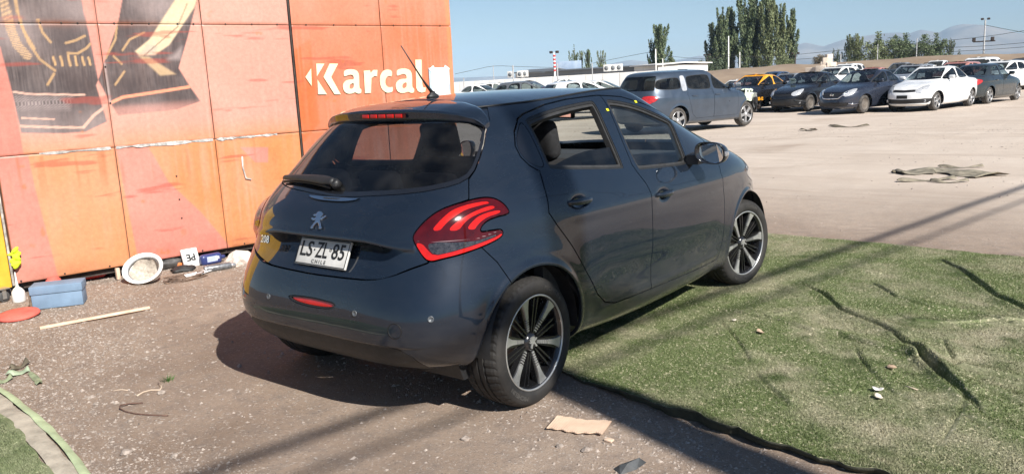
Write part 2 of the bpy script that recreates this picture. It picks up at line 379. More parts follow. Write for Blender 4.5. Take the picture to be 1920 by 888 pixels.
def dirt_material():
    m = bpy.data.materials.new('dirt'); m.use_nodes = True; nt = m.node_tree; N = nt.nodes; L = nt.links; b = N['Principled BSDF']
    tc = N.new('ShaderNodeTexCoord'); sp = N.new('ShaderNodeSeparateXYZ'); L.new(tc.outputs['Object'], sp.inputs[0])
    def noise(s, d=6, r=.6, dist=0.):
        n = N.new('ShaderNodeTexNoise'); n.inputs['Scale'].default_value = s; n.inputs['Detail'].default_value = d; n.inputs['Roughness'].default_value = r; n.inputs['Distortion'].default_value = dist; L.new(tc.outputs['Object'], n.inputs[0]); return n.outputs['Fac']
    def ramp(x, a, c, lo=0., hi=1.):
        r = N.new('ShaderNodeMapRange'); r.inputs[1].default_value = a; r.inputs[2].default_value = c; r.inputs[3].default_value = lo; r.inputs[4].default_value = hi; L.new(x, r.inputs[0]); return r.outputs[0]
    def mix(f, A, B):
        x = N.new('ShaderNodeMix'); x.data_type = 'RGBA'; L.new(f, x.inputs[0])
        for i, q in ((6, A), (7, B)):
            if isinstance(q, tuple): x.inputs[i].default_value = (*q, 1)
            else: L.new(q, x.inputs[i])
        return x.outputs[2]
    c = mix(ramp(noise(1.1, 8, .62), .32, .68), (.222, .162, .120), (.370, .288, .224))
    c = mix(ramp(noise(9, 6, .7), .45, .75), c, (.205, .165, .138))
    c = mix(ramp(noise(55, 4, .7), .56, .72), c, (.47, .42, .375))             # small pale grit
    c = mix(ramp(noise(80, 3, .6), .60, .74), c, (.115, .095, .082))           # small dark grit
    far = ramp(sp.outputs['Y'], 4.2, 8.5)
    c = mix(far, c, mix(ramp(noise(.5, 9, .66), .3, .7), (.49, .405, .332), (.59, .505, .425)))
    c = mix(ramp(noise(.23, 7, .6, 1.2), .56, .72, 0, .55), c, (.34, .26, .20))
    # wheel tracks worn across the lot
    mp = N.new('ShaderNodeMapping'); mp.inputs['Scale'].default_value = (.10, 1.5, 1); mp.inputs['Rotation'].default_value = (0, 0, .16); L.new(tc.outputs['Object'], mp.inputs[0])
    tn = N.new('ShaderNodeTexNoise'); tn.inputs['Scale'].default_value = 1.6; tn.inputs['Detail'].default_value = 7; tn.inputs['Roughness'].default_value = .7; tn.inputs['Distortion'].default_value = .6; L.new(mp.outputs[0], tn.inputs[0])
    c = mix(ramp(tn.outputs['Fac'], .52, .70, 0, .42), c, (.27, .20, .155))
    L.new(c, b.inputs['Base Color']); b.inputs['Roughness'].default_value = .95; b.inputs['Specular IOR Level'].default_value = .15
    ad = N.new('ShaderNodeMath'); ad.operation = 'ADD'; L.new(noise(130, 4, .6), ad.inputs[0]); L.new(noise(16, 12, .82), ad.inputs[1])
    bp = N.new('ShaderNodeBump'); bp.inputs['Strength'].default_value = .65; bp.inputs['Distance'].default_value = .010; L.new(ad.outputs[0], bp.inputs['Height']); L.new(bp.outputs[0], b.inputs['Normal'])
    return m
DIRT = dirt_material()
ground = tag(mesh_np('ground', np.stack([GX, GY, GZ], 2).reshape(-1, 3), np.stack([a_, a_+1, a_+nxg+1, a_+nxg], 1), DIRT), kind='structure')
# loose stones: many small angular pebbles lying on the dirt
def pebble_field(name, n, xr, yr, size, dens, mat, seed, zf=ground_z):
    r = np.random.default_rng(seed)
    base = np.array([(1, 0, 0), (-.9, .2, 0), (.1, .85, .05), (-.1, -.9, 0), (.15, .1, .62), (-.25, -.1, .5)]); tri = np.array([(0, 2, 4), (2, 1, 5), (2, 5, 4), (1, 3, 5), (3, 0, 4), (3, 4, 5)])
    x = r.uniform(*xr, n); y = r.uniform(*yr, n); keep = r.uniform(0, 1, n) < dens(x, y); x, y = x[keep], y[keep]; n = len(x)
    s = size[0]*(size[1]/size[0])**(r.uniform(0, 1, n)**2.4); a = r.uniform(0, 6.283, n)
    sc = np.stack([s*r.uniform(.75, 1.2, n), s*r.uniform(.55, 1.0, n), s*r.uniform(.5, 1.1, n)], 1)
    P = base[None]*sc[:, None]*(1+r.uniform(-.25, .25, (n, 6, 3))); c, d = np.cos(a)[:, None], np.sin(a)[:, None]
    X = P[..., 0]*c-P[..., 1]*d+x[:, None]; Y = P[..., 0]*d+P[..., 1]*c+y[:, None]; Z = P[..., 2]+zf(x, y)[:, None]-.15*s[:, None]
    F = (np.arange(n)*6)[:, None, None]+tri[None]
    return mesh_np(name, np.stack([X, Y, Z], 2).reshape(-1, 3), F.reshape(-1, 3), mat, smooth=False)
def mat_inside(x, y): return (x > -.2) & (y > .30-.16*(np.asarray(x)-.75)) & (y < 4.4)
STONE = M('gravel_stone', (.185, .150, .125), .9, 0, scale=33, col2=(.44, .375, .325), spec=.2, detail=2)
gr = pebble_field('gravel', 190000, (-4.5, 3.0), (-2.2, 2.6), (.0032, .017), lambda x, y: np.clip(.22+.9*vnoise(x, y, .8, 11)+.45*smooth01((-x-.9)/1.2)+.25*smooth01((-y-.1)/1.0), .05, 1)*(~mat_inside(x, y)), STONE, 5)
tag(gr, 'loose grey and beige gravel scattered on the dirt round the hatchback', 'gravel', kind='stuff')
gr3 = pebble_field('coarse_gravel', 9000, (-4.5, 2.6), (-2.2, 2.0), (.010, .027), lambda x, y: np.clip(.05+.8*vnoise(x, y, .7, 15)+.5*smooth01((-x-1.2)/1.2), .04, 1)*(~mat_inside(x, y)), STONE, 8)
tag(gr3, 'coarser stones lying among the fine gravel at the left', 'gravel', kind='stuff')
gr2 = pebble_field('lot_gravel', 26000, (-14, 8), (4.3, 24), (.007, .032), lambda x, y: np.clip(.15+.8*vnoise(x, y, 1.6, 12), .02, 1), STONE, 6)
tag(gr2, 'sparse small stones scattered over the open dirt lot', 'gravel', kind='stuff')
def stone(name, x, y, s, label, mat, seed):
    r = random.Random(seed); bm = bmesh.new(); bmesh.ops.create_icosphere(bm, subdivisions=2, radius=s)
    for v in bm.verts: v.co *= 1+r.uniform(-.16, .16); v.co.z *= .6
    me = bpy.data.meshes.new(name); bm.to_mesh(me); bm.free(); o = link(name, me, mat); o.location = (x, y, float(ground_z(x, y))+s*.25); o.rotation_euler = (0, 0, r.uniform(0, 6)); return tag(o, label, 'stone')
for i, (px, py, s, lb) in enumerate(((872, 824, .020, 'pale stone lying alone on the dirt below the rear bumper'), (237, 848, .026, 'dark lumpy stone near the striped green mat edge'), (327, 852, .017, 'dark stone lying right of the lumpy one near the bottom edge'), (303, 737, .022, 'flat white stone beside the dry root'), (1099, 845, .020, 'rounded beige stone below the cardboard piece'), (1050, 838, .016, 'small brown stone left of the rounded beige one'), (180, 758, .016, 'small beige stone left of the bent steel rod'), (244, 789, .014, 'small pale stone just below the bent steel rod'))):
    x, y = gpt(px, py); stone('stone', x, y, s, lb, STONE, 40+i)
# ---------------------------------------------------------------- artificial grass mats
def polydist(x, y, P):
    """distance to a polyline and signed side"""
    d = np.full(x.shape, 1e9); sd = np.zeros(x.shape); polydist.f = np.zeros(x.shape); n_ = len(P)-1
    for q_i, ((ax_, ay), (bx, by)) in enumerate(zip(P[:-1], P[1:])):
        ex, ey = bx-ax_, by-ay; L2 = ex*ex+ey*ey; t = np.clip(((x-ax_)*ex+(y-ay)*ey)/L2, 0, 1); q = np.hypot(x-ax_-t*ex, y-ay-t*ey); s = np.sign(ex*(y-ay)-ey*(x-ax_))
        m = q < d; polydist.f = np.where(m, (q_i+t)/n_, polydist.f); sd = np.where(m, s, sd); d = np.where(m, q, d)
    return d, sd
z8 = lambda P: [gpt(1000+a/1.9826, 440+b/1.9826) for a, b in P]
FOLDS = [(z8([(960, 165), (1090, 235), (1150, 290), (1270, 340), (1350, 380), (1420, 440), (1480, 500), (1550, 570), (1640, 640), (1700, 700)]), .026, .055),
         (z8([(1400, 420), (1480, 490), (1550, 560), (1620, 625)]), .026, .05),
         (z8([(530, 240), (640, 275), (760, 300), (900, 330), (1030, 370), (1130, 385), (1250, 420), (1400, 460), (1460, 480)]), .028, .04),
         (z8([(1500, 90), (1600, 150), (1650, 190), (1720, 240), (1824, 290), (1900, 330)]), .032, .06),
         (z8([(1560, 510), (1680, 530), (1824, 560), (1950, 600)]), .026, .05),
         (z8([(830, 530), (900, 600), (970, 660)]), .012, .04), (z8([(1530, 400), (1570, 480)]), .012, .04),
         (z8([(1650, 590), (1740, 620), (1824, 650), (1950, 690)]), .028, .05), (z8([(780, 270), (870, 320), (960, 300), (1060, 330)]), .008, .05),
         (z8([(1090, 130), (1200, 140), (1300, 155)]), .010, .04), (z8([(1650, 560), (1590, 680), (1520, 790)]), .008, .06),
         (z8([(700, 330), (760, 400), (820, 500)]), .010, .05), (z8([(1000, 500), (1100, 560), (1200, 600)]), .010, .05), (z8([(1330, 300), (1420, 330), (1560, 340), (1700, 330), (1900, 340)]), .016, .05), (z8([(1600, 690), (1700, 740), (1900, 780)]), .016, .05), (z8([(1250, 180), (1350, 240), (1480, 280), (1620, 300), (1900, 370)]), .016, .05), (z8([(1200, 430), (1260, 520), (1340, 600), (1450, 650)]), .012, .05)]
def front_edge(x): return .014*vnoise(x, np.asarray(x)*0, .11, 78)+.008*vnoise(x, np.asarray(x)*0, .035, 79)+np.interp(x, [-.4, .2, .75, 1.05, 1.4, 1.8, 2.24, 2.8, 4.2], [.55, .50, .36, .255, .165, .095, .045, .0, -.12])
def mat_height(x, y):
    h = .012+.006*vnoise(x, y, .45, 21)+.004*vnoise(x, y, .16, 22)
    for P, amp, wd in FOLDS:
        d, s = polydist(x, y, P); k = np.where(s > 0, wd*1.7, wd*.9); f_ = polydist.f; amp = amp*smooth01(f_/.10)*smooth01((1-f_)/.12)*(1+.35*vnoise(x, y, .25, 88))+1e-5
        h = h+amp*np.exp(-(d/k)**2)
        h = h-(amp*1.75)*np.exp(-((d*s+.012)/(.007+.22*amp))**2)         # the slit under the fold
    e = y-front_edge(x); lift = np.interp(x, [.5, .8, 1.1, 1.35, 1.7, 2.1, 2.5, 3.5], [.0, .004, .016, .038, .028, .022, .030, .03])
    lift = lift*(1+.45*vnoise(x, x*0, .22, 81)); return h+lift*np.exp(-(e/.10)**2)
mu = np.linspace(-.25, 4.3, 430); mv = np.linspace(0, 1, 400)
MU, MV = np.meshgrid(mu, mv); MY0 = front_edge(MU); MY1 = 4.36-.075*(MU-.3)+.02*vnoise(MU, MU*0, .5, 31); MYY = MY0+(MY1-MY0)*MV; MXX = MU+.012*vnoise(MU, MYY, .5, 33)
under_car = np.exp(-(((MXX)/1.0)**6+((MYY-1.3)/2.6)**6))
MZZ = mat_height(MXX, MYY)*(1-.6*under_car)+.004
nmv, nmu = MXX.shape
def grass_mat_material(name, a, b_, dry, scale=1.):
    m = bpy.data.materials.new(name); m.use_nodes = True; nt = m.node_tree; N = nt.nodes; L = nt.links; b = N['Principled BSDF']; tc = N.new('ShaderNodeTexCoord')
    def noise(s, d=6, r=.6):
        n = N.new('ShaderNodeTexNoise'); n.inputs['Scale'].default_value = s*scale; n.inputs['Detail'].default_value = d; n.inputs['Roughness'].default_value = r; L.new(tc.outputs['Object'], n.inputs[0]); return n.outputs['Fac']
    def ramp(x, p, q):
        r = N.new('ShaderNodeMapRange'); r.inputs[1].default_value = p; r.inputs[2].default_value = q; L.new(x, r.inputs[0]); return r.outputs[0]
    def mix(f, A, B):
        x = N.new('ShaderNodeMix'); x.data_type = 'RGBA'; L.new(f, x.inputs[0])
        for i, q in ((6, A), (7, B)):
            if isinstance(q, tuple): x.inputs[i].default_value = (*q, 1)
            else: L.new(q, x.inputs[i])
        return x.outputs[2]
    c = mix(ramp(noise(160, 2, .5), .38, .62), a, b_)
    c = mix(ramp(noise(1.5, 8, .66), .45, .66), c, dry)
    c = mix(ramp(noise(70, 3, .6), .58, .66), c, tuple(min(1, q*1.7) for q in dry))
    c = mix(ramp(noise(2.7, 5, .6), .56, .72), c, tuple(q*.8 for q in a))
    L.new(c, b.inputs['Base Color']); b.inputs['Roughness'].default_value = .85; b.inputs['Specular IOR Level'].default_value = .2
    bp = N.new('ShaderNodeBump'); bp.inputs['Strength'].default_value = .6; bp.inputs['Distance'].default_value = .01; L.new(noise(120, 4, .7), bp.inputs['Height']); L.new(bp.outputs[0], b.inputs['Normal'])
    return m
TURF = grass_mat_material('turf', (.072, .110, .032), (.205, .235, .108), (.355, .325, .225))
BACKING = M('mat_backing', (.040, .040, .028), .9, 0, scale=26, bump=.5, bscale=150, col2=(.085, .085, .055))
mat_o = empty('grass_mat', (1.5, 2.2, 0), 0, 'big wrinkled artificial grass mat under the front of the hatchback', 'grass mat')
ii, jj = np.meshgrid(np.arange(nmv-1), np.arange(nmu-1), indexing='ij'); am = (ii*nmu+jj).ravel()
Vm = np.stack([MXX-1.5, MYY-2.2, MZZ], 2).reshape(-1, 3); Fm = np.stack([am, am+1, am+nmu+1, am+nmu], 1)
turf = mesh_np('turf_sheet', Vm, Fm, TURF, mat_o)
edge = [Vm[j] for j in range(nmu)]; m = MB()
vs = [tuple(q+np.array((0, .0, 0))) for q in edge]+[tuple(q+np.array((0, -.004, -.011))) for q in edge]+[tuple(q+np.array((0, .03, -.014))) for q in edge]
m.add(vs, [(j, j+1, nmu+j+1, nmu+j) for j in range(nmu-1)]+[(nmu+j, nmu+j+1, 2*nmu+j+1, 2*nmu+j) for j in range(nmu-1)], True)
for j0 in range(0, nmu-1, 1):
    pass
m.build('mat_hem', BACKING, mat_o)
m = MB(); vs = [tuple(q+np.array((0, .001, -.010))) for q in edge]+[(q[0], q[1]+.02+.10*0, -.0) for q in edge]
m.add(vs, [(j, j+1, nmu+j+1, nmu+j) for j in range(nmu-1)], True); m.build('mat_underside', BACKING, mat_o)
def blades(name, n, xs, ys, zf, h, mat, parent, org, seed, dens=None):
    r = np.random.default_rng(seed); x = r.uniform(*xs, n); y = r.uniform(0, 1, n)
    y = ys(x, y); keep = np.ones(n, bool) if dens is None else r.uniform(0, 1, n) < dens(x, y); x, y = x[keep], y[keep]; n = len(x)
    z = zf(x, y); a = r.uniform(0, 6.283, n); hh = r.uniform(.5, 1, n)*h; w = r.uniform(.0012, .0024, n); ln = r.uniform(.2, 1.1, n)*hh; b = r.uniform(0, 6.283, n)
    A = np.stack([x+np.cos(a)*w, y+np.sin(a)*w, z-.001], 1); B = np.stack([x-np.cos(a)*w, y-np.sin(a)*w, z-.001], 1); C = np.stack([x+np.cos(b)*ln, y+np.sin(b)*ln, z+hh], 1)
    V = np.stack([A, B, C], 1).reshape(-1, 3)-np.array(org); F = np.arange(3*n).reshape(-1, 3)
    return tag(mesh_np(name, V, F, mat, parent, smooth=False), kind='stuff')
from math import isfinite
def turf_z(x, y):
    u = np.interp(x, mu, np.arange(nmu)); e0 = front_edge(x); e1 = 4.36-.075*(x-.3); v = np.clip((y-e0)/(e1-e0), 0, 1)*(nmv-1)
    i = np.clip(v.astype(int), 0, nmv-2); j = np.clip(u.astype(int), 0, nmu-2); fv = v-i; fu = u-j
    return (MZZ[i, j]*(1-fu)+MZZ[i, j+1]*fu)*(1-fv)+(MZZ[i+1, j]*(1-fu)+MZZ[i+1, j+1]*fu)*fv
def ysamp(x, t): e0 = front_edge(x)+.004; e1 = 4.34-.075*(x-.3); return e0+(e1-e0)*t**1.35
blades('grass_blades', 430000, (.35, 4.28), ysamp, turf_z, .0105, TURF, mat_o, (1.5, 2.2, 0), 3)
# the paler mat at the lower left, with its beige hem
MINT = M('mint_edge', (.36, .42, .25), .8, 0, var=.15, scale=9, bump=.2)
HEM = M('beige_hem', (.36, .32, .255), .9, 0, var=.2, scale=11, bump=.4, bscale=90)
TURF2 = grass_mat_material('turf_pale', (.125, .170, .070), (.175, .215, .100), (.235, .245, .150))
P2 = [gpt(*q) for q in ((-70, 712), (0, 727), (28, 745), (62, 775), (98, 808), (130, 842), (168, 890), (215, 960))]
mat2 = empty('grass_mat', (P2[3][0], P2[3][1], 0), 0, 'pale green artificial mat with beige hem at the lower left corner', 'grass mat')
def strip(name, P, o0, o1, z0, z1, mat, parent, org, n=60, wob=.0):
    """a band running along a polyline between two sideways offsets"""
    P = chaikin(P, 3, False); s = np.r_[0, np.cumsum(np.hypot(*np.diff(P, axis=0).T))]; t = np.linspace(0, s[-1], n); x = np.interp(t, s, P[:, 0]); y = np.interp(t, s, P[:, 1])
    dx, dy = np.gradient(x), np.gradient(y); L_ = np.hypot(dx, dy); nx_, ny_ = dy/L_, -dx/L_
    V = []; k = 5
    for q in range(k):
        f = q/(k-1); o = o0+(o1-o0)*f+wob*vnoise(x, y, .12, 40+q)*(q in (0, k-1)); V.append(np.stack([x+nx_*o-org[0], y+ny_*o-org[1], ground_z(x+nx_*o, y+ny_*o)+z0+(z1-z0)*f+.006*math.sin(f*3.14)+.003*vnoise(x, y, .1, 60+q)], 1))
    V = np.array(V).reshape(-1, 3); F = [(q*n+i, q*n+i+1, (q+1)*n+i+1, (q+1)*n+i) for q in range(k-1) for i in range(n-1)]
    return mesh_np(name, V, F, mat, parent)
org2 = (P2[3][0], P2[3][1], 0)
strip('mint_edge', P2, -.004, .034, .016, .020, MINT, mat2, org2, wob=.004)
strip('beige_hem', P2, .036, .125, .014, .016, HEM, mat2, org2, wob=.010)
strip('turf_sheet', P2, .120, 1.6, .020, .022, TURF2, mat2, org2, wob=.015)
pp = chaikin(P2, 3, False)
def y2(x, t):
    yy = np.interp(x, pp[:, 0], pp[:, 1]); return yy-.135-t*1.0
blades('grass_blades', 70000, (-1.95, .1), y2, lambda x, y: ground_z(x, y)+.022, .010, TURF2, mat2, org2, 9)
# ---------------------------------------------------------------- the painted container wall
WA = np.array([-4.10805141, -.37989994]); WD = np.array([.20538312, .97868165]); WN = np.array([.97868165, -.20538312])
def wpt(s, z, out=0.): q = WA+WD*s+WN*out; return (float(q[0]), float(q[1]), float(z))
def wpx(px, py):
    d = cf*FPX+cr*(px-960)-cu*(py-444); t = ((WA-CAM[:2])@WN)/(d[:2]@WN); q = CAM+t*d; return float((q[:2]-WA)@WD), float(q[2])
WM = Matrix(((WD[0], 0, WN[0], WA[0]), (WD[1], 0, WN[1], WA[1]), (0, 1, 0, 0), (0, 0, 0, 1)))   # local (s, z, out) -> world
ORANGE = np.array((.62, .275, .095)); PINK = np.array((.66, .365, .305)); RED = np.array((.53, .105, .070)); SALMON = np.array((.60, .235, .140)); BURNT = np.array((.56, .165, .055))
INK = np.array((.022, .021, .026)); PALE = np.array((.42, .40, .40)); CREAM = np.array((.72, .66, .44)); GOLD = np.array((.52, .38, .19))
def fbm(x, y, s, seed, o=4):
    v = 0; a = 1; t = 0
    for k in range(o): v = v+a*vnoise(x, y, s/2**k, seed+k); t += a; a *= .55
    return v/t
def poly_mask(P, S, Z, soft=.006): return 1-smooth01((sdf(P, S, Z, .3)+soft)/(2*soft))
def line_mask(P, S, Z, w):
    d, _ = polydist(S, Z, P); return 1-smooth01((d-w*.5)/(w*.6))
WP = lambda L_: [wpx(*q) for q in L_]
Z5 = lambda L_: [wpx(x/2.959, y/2.959) for x, y in L_]          # a 2.96x enlargement of the wall's upper left part
Z6 = lambda L_: [wpx(x/2.467, 280+y/2.467) for x, y in L_]
def mural(S, Z):
    """paint on the sheets as a colour per point (s, z)"""
    n = len(S); C = np.zeros((n, 3))
    def put(mask, col): C[:] = C*(1-mask[:, None])+np.asarray(col)*mask[:, None]
    left = (S < 2.588).astype(float)
    C[:] = SALMON*.22+PINK*.78
    t = smooth01((1.36-Z)/.30); C[:] = C*(1-t[:, None])+(ORANGE*.75+PINK*.25)*t[:, None]
    put(poly_mask(Z5([(450, -20), (690, -20), (585, 330), (560, 520), (540, 450)]), S, Z), RED*.35+PINK*.65)
    put(poly_mask(WP([(-40, 60), (0, 88), (22, 170), (45, 292), (-40, 300)]), S, Z), RED*.6+PINK*.4)
    low = smooth01((1.128-Z)/.008); put(low, ORANGE*.92+PINK*.08)
    put(low*poly_mask(Z6([(-60, 0), (125, 0), (160, 170), (270, 590), (80, 640), (-60, 640)]), S, Z), RED*.62+PINK*.38)
    put(low*poly_mask(Z6([(535, -10), (690, -10), (780, 150), (930, 290), (1075, 460), (650, 560)]), S, Z), RED*.52+PINK*.48)
    put(low*poly_mask(Z6([(690, 0), (860, 200), (1075, 460), (1300, 460), (1300, -10)]), S, Z), ORANGE*.8+SALMON*.2)
    put(low*poly_mask(Z6([(1110, -10), (1180, 60), (1240, 60), (1240, -10)]), S, Z), RED*.4+PINK*.6)
    # right-hand part
    r = smooth01((S-2.586)/.004); put(r, BURNT*.5+SALMON*.5)
    put(r*poly_mask([(2.58, 1.9), (2.78, 2.02), (2.80, 1.2), (2.58, 1.0)], S, Z, .02), BURNT)
    put(r*smooth01((S-4.43)/.01), BURNT*.6+ORANGE*.5)
    # the two watch pictures, faded
    m1 = poly_mask(WP([(-60, -60), (148, -60), (152, 0), (166, 60), (184, 150), (180, 160), (200, 228), (160, 247), (120, 250), (40, 249), (22, 170), (0, 88), (-60, 60)]), S, Z)
    m2 = poly_mask(WP([(240, -60), (390, -60), (370, 0), (352, 70), (335, 128), (358, 165), (376, 190), (330, 205), (222, 216), (206, 192), (184, 150), (196, 115), (222, 40)]), S, Z)
    ink = INK*.55+PALE*.10
    tone = np.clip(.5+.55*fbm(S, Z, .45, 70, 5)+.25*vnoise(S*6, Z*.6, .05, 77), 0, 1)[:, None]
    tone = tone**1.6; pic = INK*(1-tone)+(PALE*.55)*tone*.75+INK*.1
    put(m1, pic); put(m2, pic)
    for m_, c_ in ((m1, wpx(60, 240)), (m1, wpx(20, 60)), (m1, wpx(150, 20)), (m2, wpx(300, 10)), (m2, wpx(290, 215)), (m1, wpx(185, 235))):
        g = np.exp(-(((S-c_[0])/.22)**2+((Z-c_[1])/.16)**2)); put(m_*g*.55, PALE)
    for m_, c_ in ((m1, wpx(120, 60)), (m1, wpx(165, 165)), (m2, wpx(250, 165)), (m2, wpx(330, 185)), (m2, wpx(240, 60))):
        g = np.exp(-(((S-c_[0])/.16)**2+((Z-c_[1])/.14)**2)); put(m_*g*.6, INK)
    # bezel arcs and hour marks, gold
    a1 = Z5([(20, 0), (40, 90), (62, 170), (95, 250), (150, 310)]); d, _ = polydist(S, Z, a1); tick = (np.sin(Z*330+S*90) > .0)
    put(m1*(1-smooth01((d-.030)/.006))*(.35+.55*tick), GOLD*.9+PALE*.2)
    for P in ([(85, 0), (110, 120), (160, 240), (220, 330), (305, 392)], [(95, 60), (130, 170), (190, 270)], [(210, 110), (235, 180), (280, 235)], [(375, 295), (430, 298), (480, 268), (500, 245)], [(365, 240), (420, 225), (470, 200)], [(265, 470), (300, 410)]): put(m1*line_mask(Z5(P), S, Z, .012)*.8, GOLD)
    for x in (295, 335, 378, 415, 455, 490): put(m1*line_mask(Z5([(x, 310+abs(x-380)*.1), (x+12, 365+abs(x-380)*-.05)]), S, Z, .011), GOLD)
    for P, w in (([(110, 700), (300, 706), (465, 708)], .012), ([(465, 705), (520, 640), (580, 595)], .014), ([(75, 510), (160, 522), (470, 527)], .010), ([(120, 655), (300, 662)], .008)): put(m1*line_mask(Z5(P), S, Z, w)*.85, (.72, .52, .42))
    dots = ((np.sin(S*250) > .2) ^ (np.sin(Z*330) > .2)); g = poly_mask(Z5([(75, 530), (400, 535), (390, 610), (95, 615)]), S, Z, .03); put(m1*g*dots*.6, PALE*1.05)
    # the bright hand across the second picture
    put(m2*poly_mask(Z5([(985, -20), (1100, -20), (1080, 40), (1000, 160), (940, 250), (860, 305), (775, 310), (750, 285), (830, 220), (900, 110)]), S, Z, .01), CREAM)
    put(m2*poly_mask(Z5([(820, 240), (880, 260), (860, 305), (770, 305)]), S, Z, .02)*.5, PALE)
    put(m2*poly_mask(Z5([(770, 312), (830, 318), (975, 412), (890, 420)]), S, Z, .012)*.75, GOLD*.7+CREAM*.35)
    put(m2*poly_mask(Z5([(930, 330), (1010, 260), (1005, 330)]), S, Z, .03)*.6, PALE*1.1)
    put(m2*line_mask(Z5([(1040, 20), (985, 150), (800, 310)]), S, Z, .008)*.5, INK)
    for P in ([(650, 120), (640, 220), (585, 325)], [(680, 280), (720, 220), (800, 182)], [(630, 312), (675, 355)], [(640, 470), (690, 398)]): put(m2*line_mask(Z5(P), S, Z, .011)*.8, GOLD)
    put(m2*line_mask(Z5([(612, 572), (680, 540), (890, 508), (1065, 480)]), S, Z, .016), (.80, .36, .22))
    put(line_mask(Z5([(612, 572), (580, 350)]), S, Z, .010)*m2*.8, PALE)
    f2 = m2*smooth01((1.52-Z)/.10)*poly_mask(WP([(180, 200), (400, 180), (400, 240), (180, 240)]), S, Z, .03); put(f2*.55, PINK)
    # weather: sun-bleach, vertical runs, rust and scuffs
    bl = np.clip(.35+.9*fbm(S, Z, .8, 90, 4), 0, 1); put(bl*.34*(1-.8*np.maximum(m1, m2)), np.array((.74, .54, .46)))
    run = np.clip(vnoise(S, Z*.05, .022, 95)*.8+vnoise(S, Z*.1, .07, 96)*.7, 0, 1)*np.clip(.4+fbm(S, Z, .6, 97), 0, 1); put(run*.30*(1-.7*np.maximum(m1, m2)), np.array((.66, .50, .42)))
    sc = smooth01((fbm(S*.35, Z*3, .22, 99, 4)-.42)/.18); put(sc*.50, RED*.75)
    rs = smooth01((fbm(S, Z, .16, 120, 4)-.50)/.12)*smooth01((fbm(S, Z, 1.1, 125)+.1)/.3); put(rs*.5, (.50, .20, .06))
    gm_ = smooth01((.30-Z)/.20)*np.clip(.35+fbm(S, Z, .25, 140), 0, 1); put(gm_*.45, (.20, .10, .05))
    ru = np.clip(vnoise(S, Z*.08, .035, 150)-.35, 0, 1)*smooth01((1.14-Z)/.05)*smooth01((Z-.65)/.4); put(ru*.9, (.36, .15, .06))
    for zz in (1.128, 2.15):
        k = np.exp(-(np.abs(Z-zz)/.018)**1.2)*np.clip(.5+vnoise(S, Z*0, .12, 130), 0, 1); put(k*.55, (.42, .16, .07))
    for ss in (.87, 1.735, 3.595):
        k = np.exp(-(np.abs(S-ss)/.010)**1.2)*np.clip(.6+vnoise(S*0, Z, .2, 131), 0, 1); put(k*.5, (.45, .14, .05))
    return np.clip(C*np.array((.94, .80, .76)), 0, 1)
def wall_material():
    m = bpy.data.materials.new('painted_sheet_metal'); m.use_nodes = True; nt = m.node_tree; N = nt.nodes; L = nt.links; b = N['Principled BSDF']
    at = N.new('ShaderNodeAttribute'); at.attribute_name = 'paint'; tc = N.new('ShaderNodeTexCoord')
    no = N.new('ShaderNodeTexNoise'); no.inputs['Scale'].default_value = 30; no.inputs['Detail'].default_value = 8; no.inputs['Roughness'].default_value = .7; L.new(tc.outputs['Object'], no.inputs[0])
    mr = N.new('ShaderNodeMapRange'); mr.inputs[1].default_value = .3; mr.inputs[2].default_value = .7; mr.inputs[3].default_value = .86; mr.inputs[4].default_value = 1.10; L.new(no.outputs['Fac'], mr.inputs[0])
    mx = N.new('ShaderNodeVectorMath'); mx.operation = 'MULTIPLY'; L.new(at.outputs['Color'], mx.inputs[0]); L.new(mr.outputs[0], mx.inputs[1]); L.new(mx.outputs[0], b.inputs['Base Color'])
    b.inputs['Roughness'].default_value = .42; b.inputs['Specular IOR Level'].default_value = .5
    bp = N.new('ShaderNodeBump'); bp.inputs['Strength'].default_value = .12; bp.inputs['Distance'].default_value = .006; L.new(no.outputs['Fac'], bp.inputs['Height']); L.new(bp.outputs[0], b.inputs['Normal'])
    return m
SHEET = wall_material()
container = empty('painted_container', wpt(0, 0), 0, 'orange and pink painted container wall with faded watch pictures and white lettering', 'container')
cinv = Matrix.Translation(-Vector(wpt(0, 0)))
def wall_panel(s0, s1, z0, z1, step, seed):
    ns, nz = max(3, int((s1-s0)/step)), max(3, int((z1-z0)/step)); s = np.linspace(s0+.003, s1-.003, ns); z = np.linspace(z0+.003, z1-.003, nz)
    S, Z = np.meshgrid(s, z); out = .006*np.sin((S-s0)/(s1-s0)*math.pi)*np.sin((Z-z0)/(z1-z0)*math.pi)*vnoise(S, Z, .5, seed)+.0035*vnoise(S, Z, .28, seed+3)+.003*vnoise(S*0+s0*9, Z*0+z0*9, 1, seed)
    e = np.minimum(np.minimum(S-s0, s1-S), np.minimum(Z-z0, z1-Z)); out = out-.006*np.exp(-(e/.006)**2)
    P = WA[None, None]+WD*S[..., None]+WN*out[..., None]; V = np.concatenate([P, Z[..., None]], 2).reshape(-1, 3)-np.array(wpt(0, 0))
    i, j = np.meshgrid(np.arange(nz-1), np.arange(ns-1), indexing='ij'); a = (i*ns+j).ravel()
    o = mesh_np('wall_panel', V, np.stack([a, a+1, a+ns+1, a+ns], 1), SHEET, container)
    c = mural(S.ravel(), Z.ravel()); at = o.data.color_attributes.new('paint', 'FLOAT_COLOR', 'POINT'); at.data.foreach_set('color', np.concatenate([c, np.ones((len(c), 1))], 1).astype(np.float32).ravel())
    return o
S_EDGES = [0, .872, 1.735, 2.572]; S2 = [2.598, 3.595, 4.50]; Z_EDGES = [.105, 1.128, 2.150, 3.1]
k = 0
for E_ in (S_EDGES, S2):
    for s0, s1 in zip(E_[:-1], E_[1:]):
        for z0, z1 in zip(Z_EDGES[:-1], Z_EDGES[1:]):
            k += 1; wall_panel(s0, s1, z0, z1, .0085 if z0 < 2.1 else (.012 if z0 < 2.2 else .05), 200+k)
